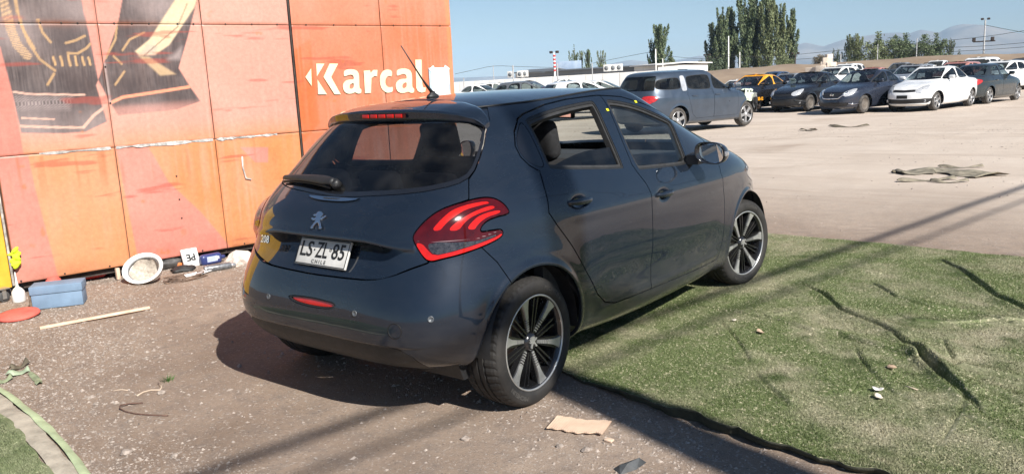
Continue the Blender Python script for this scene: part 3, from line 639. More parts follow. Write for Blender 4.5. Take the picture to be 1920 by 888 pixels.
DARKSTEEL = M('dark_frame_steel', (.045, .035, .03), .7, .3, var=.4, scale=8, bump=.2)
RUST = M('rusty_orange_steel', (.40, .15, .06), .7, 0, var=.3, scale=5, bump=.2, bscale=30)
GALV = M('bare_flashing', (.56, .55, .52), .5, .3, var=.25, scale=25, bump=.2)
m = MB()
m.box((2.25, 3.13, -1.2), (4.52, .06, 2.44), mat=cinv @ WM); m.box((2.25, 1.60, -2.38), (4.50, 3.0, .06), mat=cinv @ WM)
for s in (.02, 4.478): m.box((s, 1.6, -1.21), (.035, 3.0, 2.36), mat=cinv @ WM)
m.build('container_shell', RUST, container)
m = MB(); m.box((2.25, 1.6, -.030), (4.44, 2.98, .02), mat=cinv @ WM); m.box((2.25, .075, -.10), (4.4, .05, .08), mat=cinv @ WM); m.build('backing_frame', DARKSTEEL, container)
m = MB(); m.box((2.585, 1.6, -.015), (.012, 2.96, .02), mat=cinv @ WM); m.build('joint_strip', DARKSTEEL, container)
# torn flashing along the middle seam
r = random.Random(4)
for s0, s1 in ((.30, .86), (.88, 1.73), (1.745, 2.36)):
    pts = []; s = s0; up = []; dn = []
    while s < s1:
        h = .004+.013*abs(vnoise(np.array([s]), np.array([0.]), .09, 300)[0])*(1.3 if 1.2 < s < 2.2 else 1); up.append((s, 1.130+h*.5, .004+.010*r.random())); dn.append((s, 1.127-h*1.1, .003+.004*r.random())); s += .018+.02*r.random()
    m = MB(); n_ = len(up); m.add(up+dn+[(a, b, c-.006) for a, b, c in up]+[(a, b, c-.004) for a, b, c in dn], [(i, i+1, n_+i+1, n_+i) for i in range(n_-1)]+[(i, i+1, 2*n_+i+1, 2*n_+i) for i in range(n_-1)]+[(n_+i, n_+i+1, 3*n_+i+1, 3*n_+i) for i in range(n_-1)], mat=cinv @ WM); m.build('torn_flashing', GALV, container)
# bolts along the seams
m = MB(); m.lathe([(.0, .0075), (.004, .007), (.005, .004), (.005, 0)], 8, 'z'); b0 = m.build('bolt', DARKSTEEL, container); first = True
for s, z in [(s, 2.153) for s in (.30, .45, .60, .72, 1.0, 1.14, 1.28, 1.52, 1.66, 1.95, 2.2, 2.45, 2.75, 3.05, 3.3, 3.75, 4.1, 4.35)]+[(s, .125) for s in (.03, .35, .7, 1.05, 1.5, 1.9)]+[(.885, z) for z in (1.5, 1.8)]+[(1.35, z) for z in (.45, .62, .83)]:
    o = b0 if first else b0.copy()
    if not first: COL.objects.link(o)
    first = False; o.parent = container; o.matrix_local = cinv @ WM @ Matrix.Translation((s, z, .002))
m = MB(); hs = [wpx(453, 293), wpx(454, 312), wpx(460, 334), wpx(470, 336)]; m.tube([cinv @ WM @ Vector((a, b, .012)) for a, b in hs], .008, 6); m.build('bent_handle', GALV, container)
# lettering, traced stroke shapes: raised 2 mm like thick paint
Z7 = lambda L_: [wpx(560+x/6.4, 90+y/6.4) for x, y in L_]
from mathutils.geometry import tessellate_polygon
def glyph(outer, holes=(), smooth=0):
    loops = [outer]+list(holes); L3 = [[Vector((a, b, 0)) for a, b in (chaikin(l, smooth) if smooth else l)] for l in loops]; tri = tessellate_polygon(L3); flat = [v for l in L3 for v in l]
    m = MB(); m.add([tuple((cinv @ WM) @ Vector((v.x, v.y, .0095))) for v in flat], [tuple(t) for t in tri])
    return m
LET = M('cream_paint', (.74, .66, .44), .5, 0, var=.06, scale=9)
for P in ([(75, 350), (145, 245), (152, 460)], [(205, 190), (305, 190), (213, 345)], [(220, 380), (335, 557), (228, 557)], [(365, 190), (468, 190), (385, 350), (500, 557), (425, 557), (293, 350)]): glyph(Z7(P)).build('letter_stroke', LET, container)
A1 = [(540, 275), (580, 258), (640, 255), (690, 270), (715, 305), (722, 360), (722, 470), (735, 490), (748, 500), (745, 545), (705, 550), (672, 530), (640, 548), (590, 552), (545, 530), (525, 480), (528, 430), (555, 395), (600, 380), (655, 380), (655, 345), (640, 325), (610, 320), (570, 335), (540, 345), (535, 310)]
H1 = [(655, 420), (625, 430), (605, 450), (605, 485), (625, 495), (650, 480), (656, 455)]
sh = lambda P, dx, dy: [(x+dx, y+dy) for x, y in P]
glyph(Z7(A1), [Z7(H1)], 1).build('letter', LET, container)
glyph(Z7([(775, 275), (850, 268), (858, 300), (890, 265), (940, 265), (935, 340), (900, 340), (868, 365), (862, 540), (790, 545), (783, 420)])).build('letter', LET, container)
glyph(Z7([(1115, 270), (1115, 345), (1080, 335), (1055, 345), (1035, 380), (1035, 430), (1055, 465), (1090, 475), (1125, 465), (1125, 525), (1080, 540), (1040, 535), (990, 495), (968, 420), (970, 340), (1000, 280), (1050, 258)]), (), 1).build('letter', LET, container)
glyph(Z7(sh(A1, 634, -8)), [Z7(sh(H1, 634, -8))], 1).build('letter', LET, container)
glyph(Z7([(1393, 142), (1468, 142), (1478, 440), (1490, 475), (1520, 475), (1515, 525), (1470, 538), (1425, 520), (1405, 480), (1400, 300)])).build('letter', LET, container)
# the notice in its sleeve
notice = empty('paper_notice', wpt(4.29, 1.56, .02), 0, 'white paper notice taped in a clear sleeve beside the lettering', 'notice'); ninv = Matrix.Translation(-Vector(wpt(4.29, 1.56, .02)))
m = MB(); m.box((4.295, 1.56, .016), (.215, .29, .003), mat=ninv @ WM); m.build('sheet', M('paper_white', (.86, .86, .86), .7, 0, var=.03), notice)
m = MB(); m.box((4.29, 1.555, .013), (.275, .30, .002), mat=ninv @ WM); m.build('sleeve', M('plastic_sleeve', (.42, .52, .60), .2, 0, var=.15), notice)
for s in (4.19, 4.395): m = MB(); m.box((0, 0, 0), (.07, .025, .002), mat=ninv @ WM @ Matrix.Translation((s, 1.70, .019)) @ Matrix.Rotation(.6 if s < 4.3 else -.6, 4, 'Z')); m.build('tape', M('paper_white', (.86, .86, .86), .7), notice)
m = MB(); m.box((4.295, 1.655, .0185), (.09, .004, .001), mat=ninv @ WM); m.build('printed_line', M('grey_print', (.30, .30, .32), .7), notice)
# yellow door leaf at the far left
door = empty('yellow_metal_door', wpt(-.05, .09, .03), 0, 'yellow sheet metal door leaf at the left edge beside the pink wall', 'door'); dinv = Matrix.Translation(-Vector(wpt(-.05, .09, .03)))
m = MB(); m.box((-.62, 1.25, .01), (1.16, 2.32, .035), mat=dinv @ WM, bev=.006); m.build('leaf', M('yellow_sheet', (.76, .42, .045), .5, 0, var=.12, scale=3, bump=.1, bscale=25), door)
m = MB(); m.box((-.028, 1.25, .02), (.018, 2.3, .03), mat=dinv @ WM, bev=.004); m.build('edge_channel', M('worn_channel', (.45, .42, .38), .6, .4, var=.4, scale=12), door)
# ---------------------------------------------------------------- the grey hatchback
AR, AF, AZ, ARAD = -.03, 2.515, .335, .342      # wheel arch centres (y), height, radius
def hatch_disp(G):
    X, Y, Z = np.abs(G[..., 0]), G[..., 1], G[..., 2]
    d = np.zeros(X.shape)
    for yc in (AR, AF):
        r = np.hypot(Y-yc, Z-AZ); side = smooth01((X-.62)/.12)
        d += side*(.013*np.exp(-((r-ARAD-.006)/.022)**2)+.006*np.exp(-((r-ARAD-.05)/.06)**2))
    rear = (Y < -.3)
    d += rear*.005*np.exp(-((Z-crease(X)-.010)/.016)**2)*(X < .56)             # lip above the plate
    d -= .009*np.exp(-((Z-.46)/.085)**2)*smooth01((Y-.42)/.2)*smooth01((2.05-Y)/.2)*(X > .7)
    d += .005*np.exp(-((Z-.335)/.02)**2)*smooth01((Y-.45)/.1)*smooth01((2.05-Y)/.1)*(X > .7)
    d += .0045*np.exp(-((Z-(.86-.02*(Y-.4)))/.035)**2)*smooth01((Y-.1)/.3)*smooth01((2.4-Y)/.4)*(X > .7)
    for yc, zc2 in ((.375, .918), (1.205, .842)):
        d -= .020*np.exp(-(((Y-yc)/.058)**2+((Z-zc2+.002)/.027)**2))*(X > .7)
    cb = (Y < -.3)*np.exp(-((X-0)/.60)**8)
    d -= cb*.012*smooth01((.412-Z)/.012)                                        # lower valance set in
    return d
def crease(x): return .846-.030*smooth01((np.abs(x)-.28)/.30)
def recess(x, z):
    """depth of the hollow under the tailgate crease, where the plate sits"""
    zc = crease(x); return (1-smooth01((np.abs(x)-.36)/.20))*.076*np.clip((z-.685)/(zc-.685), 0, 1)**.5
PAINT = M('car_paint', (.0075, .0130, .0230), .45, .10, var=.05, scale=3, coat=1., rvar=.12, spec=.06)
def dusty_paint(m):
    """road dust and wiping marks on the paint, thicker near the ground"""
    nt = m.node_tree; N = nt.nodes; L = nt.links; b = N['Principled BSDF']
    tc = N.new('ShaderNodeTexCoord'); sp = N.new('ShaderNodeSeparateXYZ'); L.new(tc.outputs['Object'], sp.inputs[0])
    mp = N.new('ShaderNodeMapping'); mp.inputs['Scale'].default_value = (2.2, 2.2, 7); L.new(tc.outputs['Object'], mp.inputs[0])
    n1 = N.new('ShaderNodeTexNoise'); n1.inputs['Scale'].default_value = 2.2; n1.inputs['Detail'].default_value = 8; n1.inputs['Roughness'].default_value = .7; n1.inputs['Distortion'].default_value = 1.5
    L.new(mp.outputs[0], n1.inputs[0])
    lo = N.new('ShaderNodeMapRange'); lo.inputs[1].default_value = .52; lo.inputs[2].default_value = .2; lo.inputs[3].default_value = 0; lo.inputs[4].default_value = .22
    L.new(sp.outputs['Z'], lo.inputs[0])
    mr = N.new('ShaderNodeMapRange'); mr.inputs[1].default_value = .45; mr.inputs[2].default_value = .8; mr.inputs[3].default_value = .001; mr.inputs[4].default_value = .018
    L.new(n1.outputs['Fac'], mr.inputs[0])
    ml = N.new('ShaderNodeMath'); ml.operation = 'MULTIPLY'; L.new(lo.outputs[0], ml.inputs[0]); L.new(n1.outputs['Fac'], ml.inputs[1])
    ad = N.new('ShaderNodeMath'); ad.operation = 'ADD'; ad.use_clamp = True; L.new(ml.outputs[0], ad.inputs[0]); L.new(mr.outputs[0], ad.inputs[1])
    # scuffs: thin streaks, mostly along the car
    m2 = N.new('ShaderNodeMapping'); m2.inputs['Scale'].default_value = (9, 2.0, 26); m2.inputs['Rotation'].default_value = (.25, 0, 0); L.new(tc.outputs['Object'], m2.inputs[0])
    n3 = N.new('ShaderNodeTexNoise'); n3.inputs['Scale'].default_value = 2.6; n3.inputs['Detail'].default_value = 5; n3.inputs['Roughness'].default_value = .75; L.new(m2.outputs[0], n3.inputs[0])
    r3 = N.new('ShaderNodeMapRange'); r3.inputs[1].default_value = .695; r3.inputs[2].default_value = .74; r3.inputs[3].default_value = 0; r3.inputs[4].default_value = .16; L.new(n3.outputs['Fac'], r3.inputs[0])
    ad2 = N.new('ShaderNodeMath'); ad2.operation = 'ADD'; ad2.use_clamp = True; L.new(ad.outputs[0], ad2.inputs[0]); L.new(r3.outputs[0], ad2.inputs[1]); ad = ad2
    vo = N.new('ShaderNodeTexNoise'); vo.inputs['Scale'].default_value = 5; vo.inputs['Detail'].default_value = 2; vo.inputs['Distortion'].default_value = 2.5
    L.new(tc.outputs['Object'], vo.inputs[0])
    df = N.new('ShaderNodeBsdfDiffuse'); df.inputs[0].default_value = (.26, .23, .20, 1)
    mx = N.new('ShaderNodeMixShader'); L.new(ad.outputs[0], mx.inputs[0]); L.new(b.outputs[0], mx.inputs[1]); L.new(df.outputs[0], mx.inputs[2])
    L.new(mx.outputs[0], N['Material Output'].inputs[0])
    # barely uneven coat, as on any used car
    bp = N.new('ShaderNodeBump'); bp.inputs['Strength'].default_value = .012; bp.inputs['Distance'].default_value = .02; L.new(vo.outputs['Fac'], bp.inputs['Height']); L.new(bp.outputs[0], b.inputs['Coat Normal'])
dusty_paint(PAINT); PAINT.node_tree.nodes['Principled BSDF'].inputs['Coat IOR'].default_value = 1.6; PAINT.node_tree.nodes['Principled BSDF'].inputs['Coat Roughness'].default_value = .012
BLACK = M('black_plastic', (.016, .016, .017), .5, 0, var=.2, scale=20, bump=.05, bscale=300)
GLOSSBLACK = M('gloss_black', (.010, .011, .014), .12, 0, var=.1, coat=.8)
RUBBER = M('rubber_seal', (.012, .012, .012), .55, 0, var=.2, scale=30)
SEALGREY = M('window_channel', (.026, .026, .026), .6, 0, var=.2, scale=30)
CHROME = M('chrome', (.72, .72, .73), .10, 1., var=.05)
SILVER = M('machined_alloy', (.56, .56, .55), .30, .70, var=.08, scale=30)
RIMBLACK = M('wheel_black', (.012, .012, .013), .22, 0, var=.1, coat=.6)
TYRE = M('tyre_rubber', (.012, .0115, .011), .72, 0, var=.35, scale=14, bump=.1, bscale=120, col2=(.030, .027, .024))
REDLENS = M('red_lens', (.46, .010, .007), .18, 0, var=.12, scale=25, coat=1., spec=.05)
DARKRED = M('dark_red_lens', (.050, .002, .003), .12, 0, var=.2, scale=18, coat=1., spec=.05)
CLEARLENS = M('clear_lens', (.22, .22, .23), .14, .3, var=.5, scale=90, coat=1.)
SMOKE = M('smoked_lens', (.030, .028, .030), .14, .2, var=.6, scale=60, coat=1.)
FABRIC = M('seat_fabric', (.012, .012, .013), .9, 0, var=.3, scale=60, bump=.2, bscale=400)
FABRIC2 = M('seat_fabric_grey', (.07, .07, .072), .9, 0, var=.3, scale=60, bump=.2, bscale=400)
TRIMGREY = M('cabin_trim', (.045, .045, .047), .7, 0, var=.2, scale=30, bump=.1, bscale=200)
PLATEWHITE = M('plate_white', (.56, .55, .52), .45, 0, var=.10, scale=9)
PRINTBLACK = M('print_black', (.012, .012, .012), .5, 0, var=.1)
REARGLASS = glass('rear_glass_tint', (.30, .31, .34))
SIDEGLASS = glass('side_glass_tint', (.74, .80, .80))
DARKGLASS = glass('quarter_glass_tint', (.08, .09, .10))
WINDSCREEN = glass('windscreen_tint', (.78, .84, .82))
MIRROR = M('mirror_glass', (.85, .85, .86), .02, 1., var=.01, rvar=0)

LION = [(.10, .98), (.30, 1.0), (.48, .95), (.60, .86), (.52, .82), (.62, .76), (.48, .74), (.44, .66), (.66, .70), (.80, .80), (.92, .78), (.86, .70), (.74, .62), (.58, .56), (.50, .50), (.62, .40), (.76, .22), (.90, .10), (.82, .02), (.66, .04), (.62, .16), (.46, .32), (.34, .38), (.22, .26), (.12, .10), (.14, .0), (-.04, .0), (-.06, .10), (.04, .24), (.14, .44), (.12, .52), (-.06, .46), (-.22, .50), (-.30, .60), (-.20, .62), (-.04, .58), (.08, .64), (.04, .74), (-.12, .70), (-.24, .76), (-.16, .82), (.0, .82), (.02, .90)]

ORIGIN = Vector((0, 1.27, 0))
def build_hatch():
    root = empty('hatchback_car', (0, 0, 0), 0, 'dark grey five-door hatchback in the foreground, seen from its rear right corner', 'car')
    G = shell(HATCH, YM, 400, 170, 270)
    S, GG, NN = grid_shell(G, hatch_disp)
    F = S.F
    ax = lambda V: np.abs(V[:, 0]); T = lambda V: np.abs(V[:, 0])+V[:, 1]
    right = GG[:, G.shape[1]-1:]; rn = NN[:, G.shape[1]-1:]
    def rear_at(x, z):
        m = np.where(right[..., 1] < .25, (right[..., 0]-abs(x))**2+(right[..., 2]-z)**2, 9); k = np.unravel_index(m.argmin(), m.shape)
        P, n = right[k], rn[k]; y = P[1]-(n[0]*(abs(x)-P[0])+n[2]*(z-P[2]))/min(n[1], -.15)
        return Vector((x, y, z)), Vector((n[0]*(1 if x >= 0 else -1), n[1], n[2]))
    def side_at(y, z):
        m = np.where(right[..., 0] > .4, (right[..., 1]-y)**2+(right[..., 2]-z)**2, 9); k = np.unravel_index(m.argmin(), m.shape)
        P, n = right[k], rn[k]; x = P[0]-(n[1]*(y-P[1])+n[2]*(z-P[2]))/max(n[0], .15)
        return Vector((x, y, z)), Vector(n)
    def both(name, Fp, mat, depth=.018, offset=0., parent=root, parents=None):
        c = S.V[np.where(Fp < 0, Fp[:, :1], Fp)][:, :, 0].mean(1); out = []
        for q, sel in enumerate((c > 0, c < 0)):
            out.append(S.mesh(name, Fp[sel], mat, parents[q] if parents else parent, depth, offset))
        return out
    # wheel openings
    for yc in (AR, AF):
        _, F = S.cut(F, lambda V: np.where(ax(V) > .5, np.hypot(V[:, 1]-yc, V[:, 2]-AZ)-ARAD, 1.))
    # tail lights
    light = chaikin([(.039, .874), (.065, .9), (.114, .934), (.177, .964), (.239, .983), (.308, .995), (.405, 1.007), (.469, 1.012), (.532, 1.01), (.588, .997), (.635, .97), (.663, .937), (.646, .927), (.576, .925), (.51, .915), (.473, .898), (.457, .879), (.466, .87), (.533, .871), (.591, .87), (.608, .858), (.602, .84), (.557, .824), (.455, .805), (.316, .786), (.215, .777), (.126, .766), (.087, .798), (.052, .844)], 2)
    near_rear = lambda V: V[:, 1] < .35
    Lf, F = S.cut(F, lambda V: sdf(light, T(V), V[:, 2]), .007, near_rear)
    li = np.unique(Lf[Lf >= 0]); bulge = .024*smooth01(-sdf(light, T(S.V[li]), S.V[li, 2])/.055); S.V[li, :3] += S.V[li, 3:6]*bulge[:, None]   # the lens stands proud
    T0 = T; tz = {}
    subs = []
    for nm, poly, mt, off in (('light_bar', [(.157, .902), (.2, .933), (.263, .965), (.326, .983), (.41, .993), (.508, .997), (.539, .987), (.478, .985), (.38, .975), (.323, .959), (.266, .937), (.231, .916), (.206, .899)], REDLENS, -.001),
                              ('light_bar', [(.255, .897), (.291, .92), (.348, .942), (.419, .962), (.49, .974), (.548, .978), (.568, .966), (.531, .961), (.467, .956), (.402, .941), (.358, .922), (.321, .893)], REDLENS, -.001),
                              ('light_bar', [(.372, .895), (.399, .918), (.443, .94), (.501, .95), (.581, .954), (.603, .947), (.591, .939), (.512, .931), (.461, .915), (.431, .898), (.42, .889)], REDLENS, -.001),
                              ('reflector', [(.054, .851), (.099, .848), (.122, .824), (.161, .793), (.251, .8), (.36, .813), (.458, .825), (.566, .842), (.593, .852), (.602, .84), (.557, .824), (.455, .806), (.316, .787), (.216, .778), (.126, .767), (.087, .798)], REDLENS, .0),
                              ('reversing_lamp', [(.135, .855), (.363, .843), (.425, .84), (.567, .854), (.559, .845), (.458, .828), (.251, .803), (.166, .796), (.129, .828)], SMOKE, -.002),
                              ('light_strip', [(.05, .860), (.36, .852), (.45, .850), (.59, .867), (.592, .864), (.45, .847), (.36, .849), (.05, .857)], M('lamp_trim', (.30, .22, .22), .3, .6), .001)):
        c = chaikin(poly, 1)
        sub, Lf = S.cut(Lf, lambda V: sdf(c, T(V), V[:, 2]))
        subs.append((nm, sub, mt, off))
    lights = both('tail_light', Lf, DARKRED, .02, .002)
    for nm, sub, mt, off in subs: both(nm, sub, mt, .004, .002+off, parents=lights)
    # the shell behind the roof spoiler
    spz = [(-.9, 1.338), (.40, 1.336), (.453, 1.331), (.512, 1.322), (.556, 1.309), (.585, 1.30), (.61, 1.335), (.63, 1.60), (-.9, 1.60)]
    Uf, F = S.cut(F, lambda V: sdf(spz, T(V), V[:, 2]), 0, near_rear)
    S.mesh('spoiler_base', Uf, PAINT, root, .0, -.006)
    # tailgate with its glass
    tg = [(-.9, .679), (-.588, .679), (-.414, .683), (-.29, .687), (-.2, .695), (-.092, .716), (.025, .745), (.118, .764), (.20, .80), (.20, .93), (.239, .983), (.308, .995), (.404, 1.009), (.411, 1.05), (.418, 1.092), (.466, 1.127), (.51, 1.181), (.549, 1.241), (.569, 1.29), (.60, 1.34), (.60, 1.5), (-.9, 1.5)]
    Tf, F = S.cut(F, lambda V: sdf(tg, T(V), V[:, 2], .05), .007, near_rear)
    gl = [(-.9, 1.36), (.40, 1.36), (.47, 1.35), (.53, 1.33), (.555, 1.312), (.566, 1.29), (.546, 1.241), (.507, 1.181), (.463, 1.127), (.416, 1.096), (.354, 1.078), (.278, 1.067), (.144, 1.053), (-.021, 1.041), (-.192, 1.031), (-.3, 1.024), (-.46, 1.018), (-.9, 1.018)]
    Gf, Tf = S.cut(Tf, lambda V: sdf(gl, T(V), V[:, 2], .3), .004)
    gi = lambda V: sdf(gl, T(V), V[:, 2], .3)+.020
    Gc, Gb = S.cut(Gf, gi)
    Tl, Tf = S.cut(Tf, lambda V: V[:, 2]-crease(V[:, 0]))
    tailgate = S.mesh('tailgate', Tf, PAINT, root, .088)
    keepV = S.V.copy(); idx = np.unique(Tl[Tl >= 0]); Q = S.V[idx]; dp_ = recess(Q[:, 0], Q[:, 2]); S.V[idx, :3] -= Q[:, 3:6]*dp_[:, None]
    nn_ = S.V[idx, 3:6].copy(); nn_[:, 2] += .36*(1-smooth01((np.abs(Q[:, 0])-.36)/.20)); S.V[idx, 3:6] = nn_/np.linalg.norm(nn_, axis=1, keepdims=True)
    S.mesh('plate_recess', Tl, PAINT, tailgate, .01); S.V = keepV
    rg = S.mesh('rear_window', Gc, REARGLASS, root, 0, -.002)
    S.mesh('ceramic_border', Gb, GLOSSBLACK, rg, .006, -.002)
    # rear bumper, its lower valance
    bp = [(-.9, .95), (.30, .95), (.452, .81), (.553, .732), (.628, .644), (.72, .50), (.74, 0), (-.9, 0)]
    Bf, F = S.cut(F, lambda V: sdf(bp, T(V), V[:, 2], .3), .005, near_rear)
    va = [(-.2, .4035), (.45, .4075), (.53, .40), (.575, .365), (.585, .32), (.60, .1), (-.2, .1)]
    Vf, Bf = S.cut(Bf, lambda V: sdf(va, ax(V), V[:, 2], .3), .003, lambda V: V[:, 1] < -.3)
    fogp = chaikin([(-.150, .562), (-.05, .570), (.09, .570), (.172, .563), (.158, .550), (.08, .541), (-.06, .541), (-.125, .551)], 2)
    fogs = chaikin([(-.168, .567), (-.05, .577), (.09, .577), (.190, .569), (.172, .546), (.09, .533), (-.07, .533), (-.143, .547)], 2)
    Of, Bf = S.cut(Bf, lambda V: sdf(fogs, V[:, 0], V[:, 2]), .002, lambda V: V[:, 1] < -.5)
    If, Of = S.cut(Of, lambda V: sdf(fogp, V[:, 0], V[:, 2]), .002)
    bumper = S.mesh('rear_bumper', Bf, PAINT, root, .03)
    S.mesh('fog_lamp_surround', Of, BLACK, bumper, .014, -.004)
    S.mesh('fog_lamp', If, REDLENS, bumper, .004, -.010)
    S.mesh('bumper_valance', Vf, BLACK, bumper, .02)
    # doors
    split = [(1.02, 1.411), (.995, 1.269), (.985, 1.15), (.978, 1.03), (1.0, .984), (1.04, .92), (1.053, .87), (1.052, .792), (1.049, .479), (1.051, .318)]
    rd = [(.146, 1.275), (.224, 1.331), (.286, 1.351), (.499, 1.386), (.703, 1.404), (.96, 1.412)]+split+[(.851, .326), (.651, .336), (.554, .363), (.477, .423), (.361, .566), (.256, .716), (.163, .834), (.122, .898), (.134, .944), (.15, 1.019), (.175, 1.085), (.129, 1.118), (.102, 1.161), (.103, 1.212)]
    fd = [(1.209, 1.395), (1.413, 1.345), (1.603, 1.292), (1.8, 1.23), (2.097, 1.122), (2.193, 1.066), (2.12, .99), (2.045, .925), (2.023, .859), (2.036, .775), (2.057, .667), (2.06, .559), (2.05, .422), (1.997, .300), (1.77, .298), (1.428, .305)]+split[::-1]
    side = lambda V: (ax(V) > .35) & (V[:, 1] > 0) & (V[:, 1] < 2.5)
    rwin = chaikin([(.262, 1.328), (.452, 1.356), (.656, 1.375), (.88, 1.388), (.912, 1.384), (.905, 1.34), (.889, 1.247), (.89, 1.141), (.884, 1.03), (.87, 1.019), (.27, 1.083), (.248, 1.095), (.250, 1.198), (.258, 1.302)], 2)
    fwin = chaikin([(1.032, 1.384), (1.09, 1.384), (1.291, 1.350), (1.487, 1.291), (1.66, 1.236), (1.68, 1.215), (1.642, 1.102), (1.622, .985), (1.60, .962), (1.05, .995), (1.024, 1.0), (1.012, 1.10), (1.012, 1.22), (1.022, 1.34)], 2)
    qt = chaikin([(.15, 1.262), (.225, 1.318), (.238, 1.30), (.232, 1.2), (.230, 1.11), (.20, 1.099), (.14, 1.128), (.114, 1.165), (.114, 1.21)], 2)
    tri = chaikin([(1.705, 1.238), (1.74, 1.238), (2.08, 1.088), (2.06, 1.04), (1.85, .978), (1.665, .955), (1.655, .975), (1.676, 1.10)], 1)
    for nm, poly, win, extra in (('rear_door', rd, rwin, qt), ('front_door', fd, fwin, tri)):
        Df, F = S.cut(F, lambda V: sdf(poly, V[:, 1], V[:, 2], .05), .0065, side)
        W, Df = S.cut(Df, lambda V: sdf(win, V[:, 1], V[:, 2]), 0)
        Q, Df = S.cut(Df, lambda V: sdf(extra, V[:, 1], V[:, 2]), .003)
        dr = both(nm, Df, PAINT, .022)
        # seals round the opening, then the pane
        I1, R1 = S.cut(W, lambda V: sdf(win, V[:, 1], V[:, 2])+.011)
        I2, R2 = S.cut(I1, lambda V: sdf(win, V[:, 1], V[:, 2])+.024)
        both('window_seal', R1, RUBBER, .03, -.003, parents=dr)
        both('window_channel', R2, SEALGREY, .03, -.008, parents=dr)
        if nm == 'rear_door':
            pane = [(.22, 1.085), (.267, 1.096), (.40, 1.122), (.512, 1.137), (.60, 1.144), (.659, 1.146), (.93, 1.142), (.93, .98), (.2, 1.03)]
            low, up = S.cut(I2, lambda V: sdf(pane, V[:, 1], V[:, 2]))
            c = S.V[np.where(low < 0, low[:, :1], low)][:, :, 0].mean(1)
            tag(S.mesh('door_window', low[c > 0], DARKGLASS, dr[0], 0, -.014), 'tinted rear door pane wound halfway down')
            S.mesh('door_window', I2[S.V[np.where(I2 < 0, I2[:, :1], I2)][:, :, 0].mean(1) < 0], SIDEGLASS, dr[1], 0, -.014)
            both('quarter_trim', Q, GLOSSBLACK, .02, -.001, parents=dr)
        else:
            both('door_window', I2, SIDEGLASS, 0, -.014, parents=dr)
            both('quarter_window', Q, GLOSSBLACK, .01, -.002, parents=dr)
        if nm == 'rear_door': rdoors = dr
        else: fdoors = dr
    # windscreen
    q = np.array(HATCH, float)
    wz = lambda z: np.interp(z, q[:, 4], q[:, 5])
    def wsf(V):
        X = ax(V); yf = np.interp(V[:, 2], q[:, 4], q[:, 7])
        f = np.maximum(np.maximum(1.035-V[:, 2], V[:, 2]-1.40), X-.80*wz(V[:, 2]))
        return np.where(V[:, 1] > 1.2, f, 1.)
    Wf, F = S.cut(F, wsf, .004)
    S.mesh('windscreen', Wf, WINDSCREEN, root, 0, -.004)
    # headlights (front corners)
    hl = chaikin([(2.55, .80), (2.75, .83), (3.02, .80), (3.10, .74), (3.02, .69), (2.85, .70), (2.68, .74)], 2)
    Hf, F = S.cut(F, lambda V: sdf(hl, V[:, 1], V[:, 2]), .006, lambda V: (V[:, 1] > 2.4) & (ax(V) > .3))
    both('headlight', Hf, CLEARLENS, .01)
    body = S.mesh('body', F, PAINT, root, .02)
    # roof skin between the drip lines
    ring = right[-1]; rowsR = []
    sel = [k for k in range(len(ring)) if ring[k, 1] > .03 and ring[k, 0] > .02]
    zc_k = ([-.1, .1, .3, .7, 1.1, 1.3, 1.42], [1.41, 1.436, 1.452, 1.464, 1.462, 1.450, 1.430])
    yg = lambda x: np.interp(abs(x), [0, .2, .35, .45, .52, .6], [.150, .140, .115, .085, .055, .03])
    m = MB(); nx = 24
    yy = np.r_[np.linspace(.06, ring[:, 1].max()-.004, 90)]
    Vr = []
    for yv in yy:
        k = sel[int(np.argmin([abs(ring[i, 1]-yv)+(0 if ring[i, 0] > .3 or yv > .8 else 5) for i in sel]))]
        xe = ring[k, 0]; ze = ring[k, 2]; zc = max(nspline(*zc_k, [yv])[0, 0], ze)
        for sx in np.linspace(-1, 1, 2*nx+1):
            Vr.append((sx*xe, yv, zc+(ze-zc)*abs(sx)**2.3))
    nr = 2*nx+1
    roofv = np.array(Vr)
    # rear edge follows the spoiler gap
    for j in range(nr):
        x = roofv[j, 0]; y0 = yg(x)+.004
        col = roofv[j::nr]; ok = col[:, 1] < y0
        if ok.any():
            kk = int(np.argmax(~ok)); tz = np.interp(y0, col[:, 1], col[:, 2]); tx = np.interp(y0, col[:, 1], col[:, 0])
            idx = np.arange(kk)*nr+j; roofv[idx, 0] = tx; roofv[idx, 1] = y0-.0004*(kk-np.arange(kk)); roofv[idx, 2] = tz-.0006*(kk-np.arange(kk))
    m.add(roofv.tolist(), [(i*nr+j, i*nr+j+1, (i+1)*nr+j+1, (i+1)*nr+j) for i in range(len(yy)-1) for j in range(nr-1)], True)
    roof = m.build('roof', PAINT, root)
    for sx in (-1, 1):
        pts = [(sx*(a[0]+.001), a[1], a[2]+.0015) for a in ring if .1 < a[1] < 1.36 and a[0] > .35]
        m = MB(); m.tube(pts[::3], .0045, 6); m.build('roof_seam', RUBBER, roof)
    # spoiler
    m = MB(); xs = np.linspace(-.558, .558, 61); sec = []
    for x in xs:
        a = abs(x); yt = np.interp(a, [0, .25, .40, .483, .521, .547, .56], [-.105, -.095, -.068, -.038, -.016, .0, .012])
        zb = np.interp(a, [0, .3, .483, .521, .547, .56], [1.345, 1.340, 1.332, 1.321, 1.309, 1.300])
        zt = np.interp(a, [0, .2, .35, .45, .52, .547, .56], [1.399, 1.397, 1.388, 1.373, 1.350, 1.330, 1.312])
        g = float(yg(x)); zg = np.interp(a, [0, .2, .35, .45, .5, .54, .56], [1.438, 1.434, 1.422, 1.402, 1.385, 1.355, 1.325])
        P = [(yt+.06, zb+.012), (yt+.012, zb-.002), (yt, zb), (yt-.001, zb+(zt-zb)*.35), (yt-.006, zb+(zt-zb)*.8), (yt-.007, zt-.003), (yt-.002, zt+.001)]
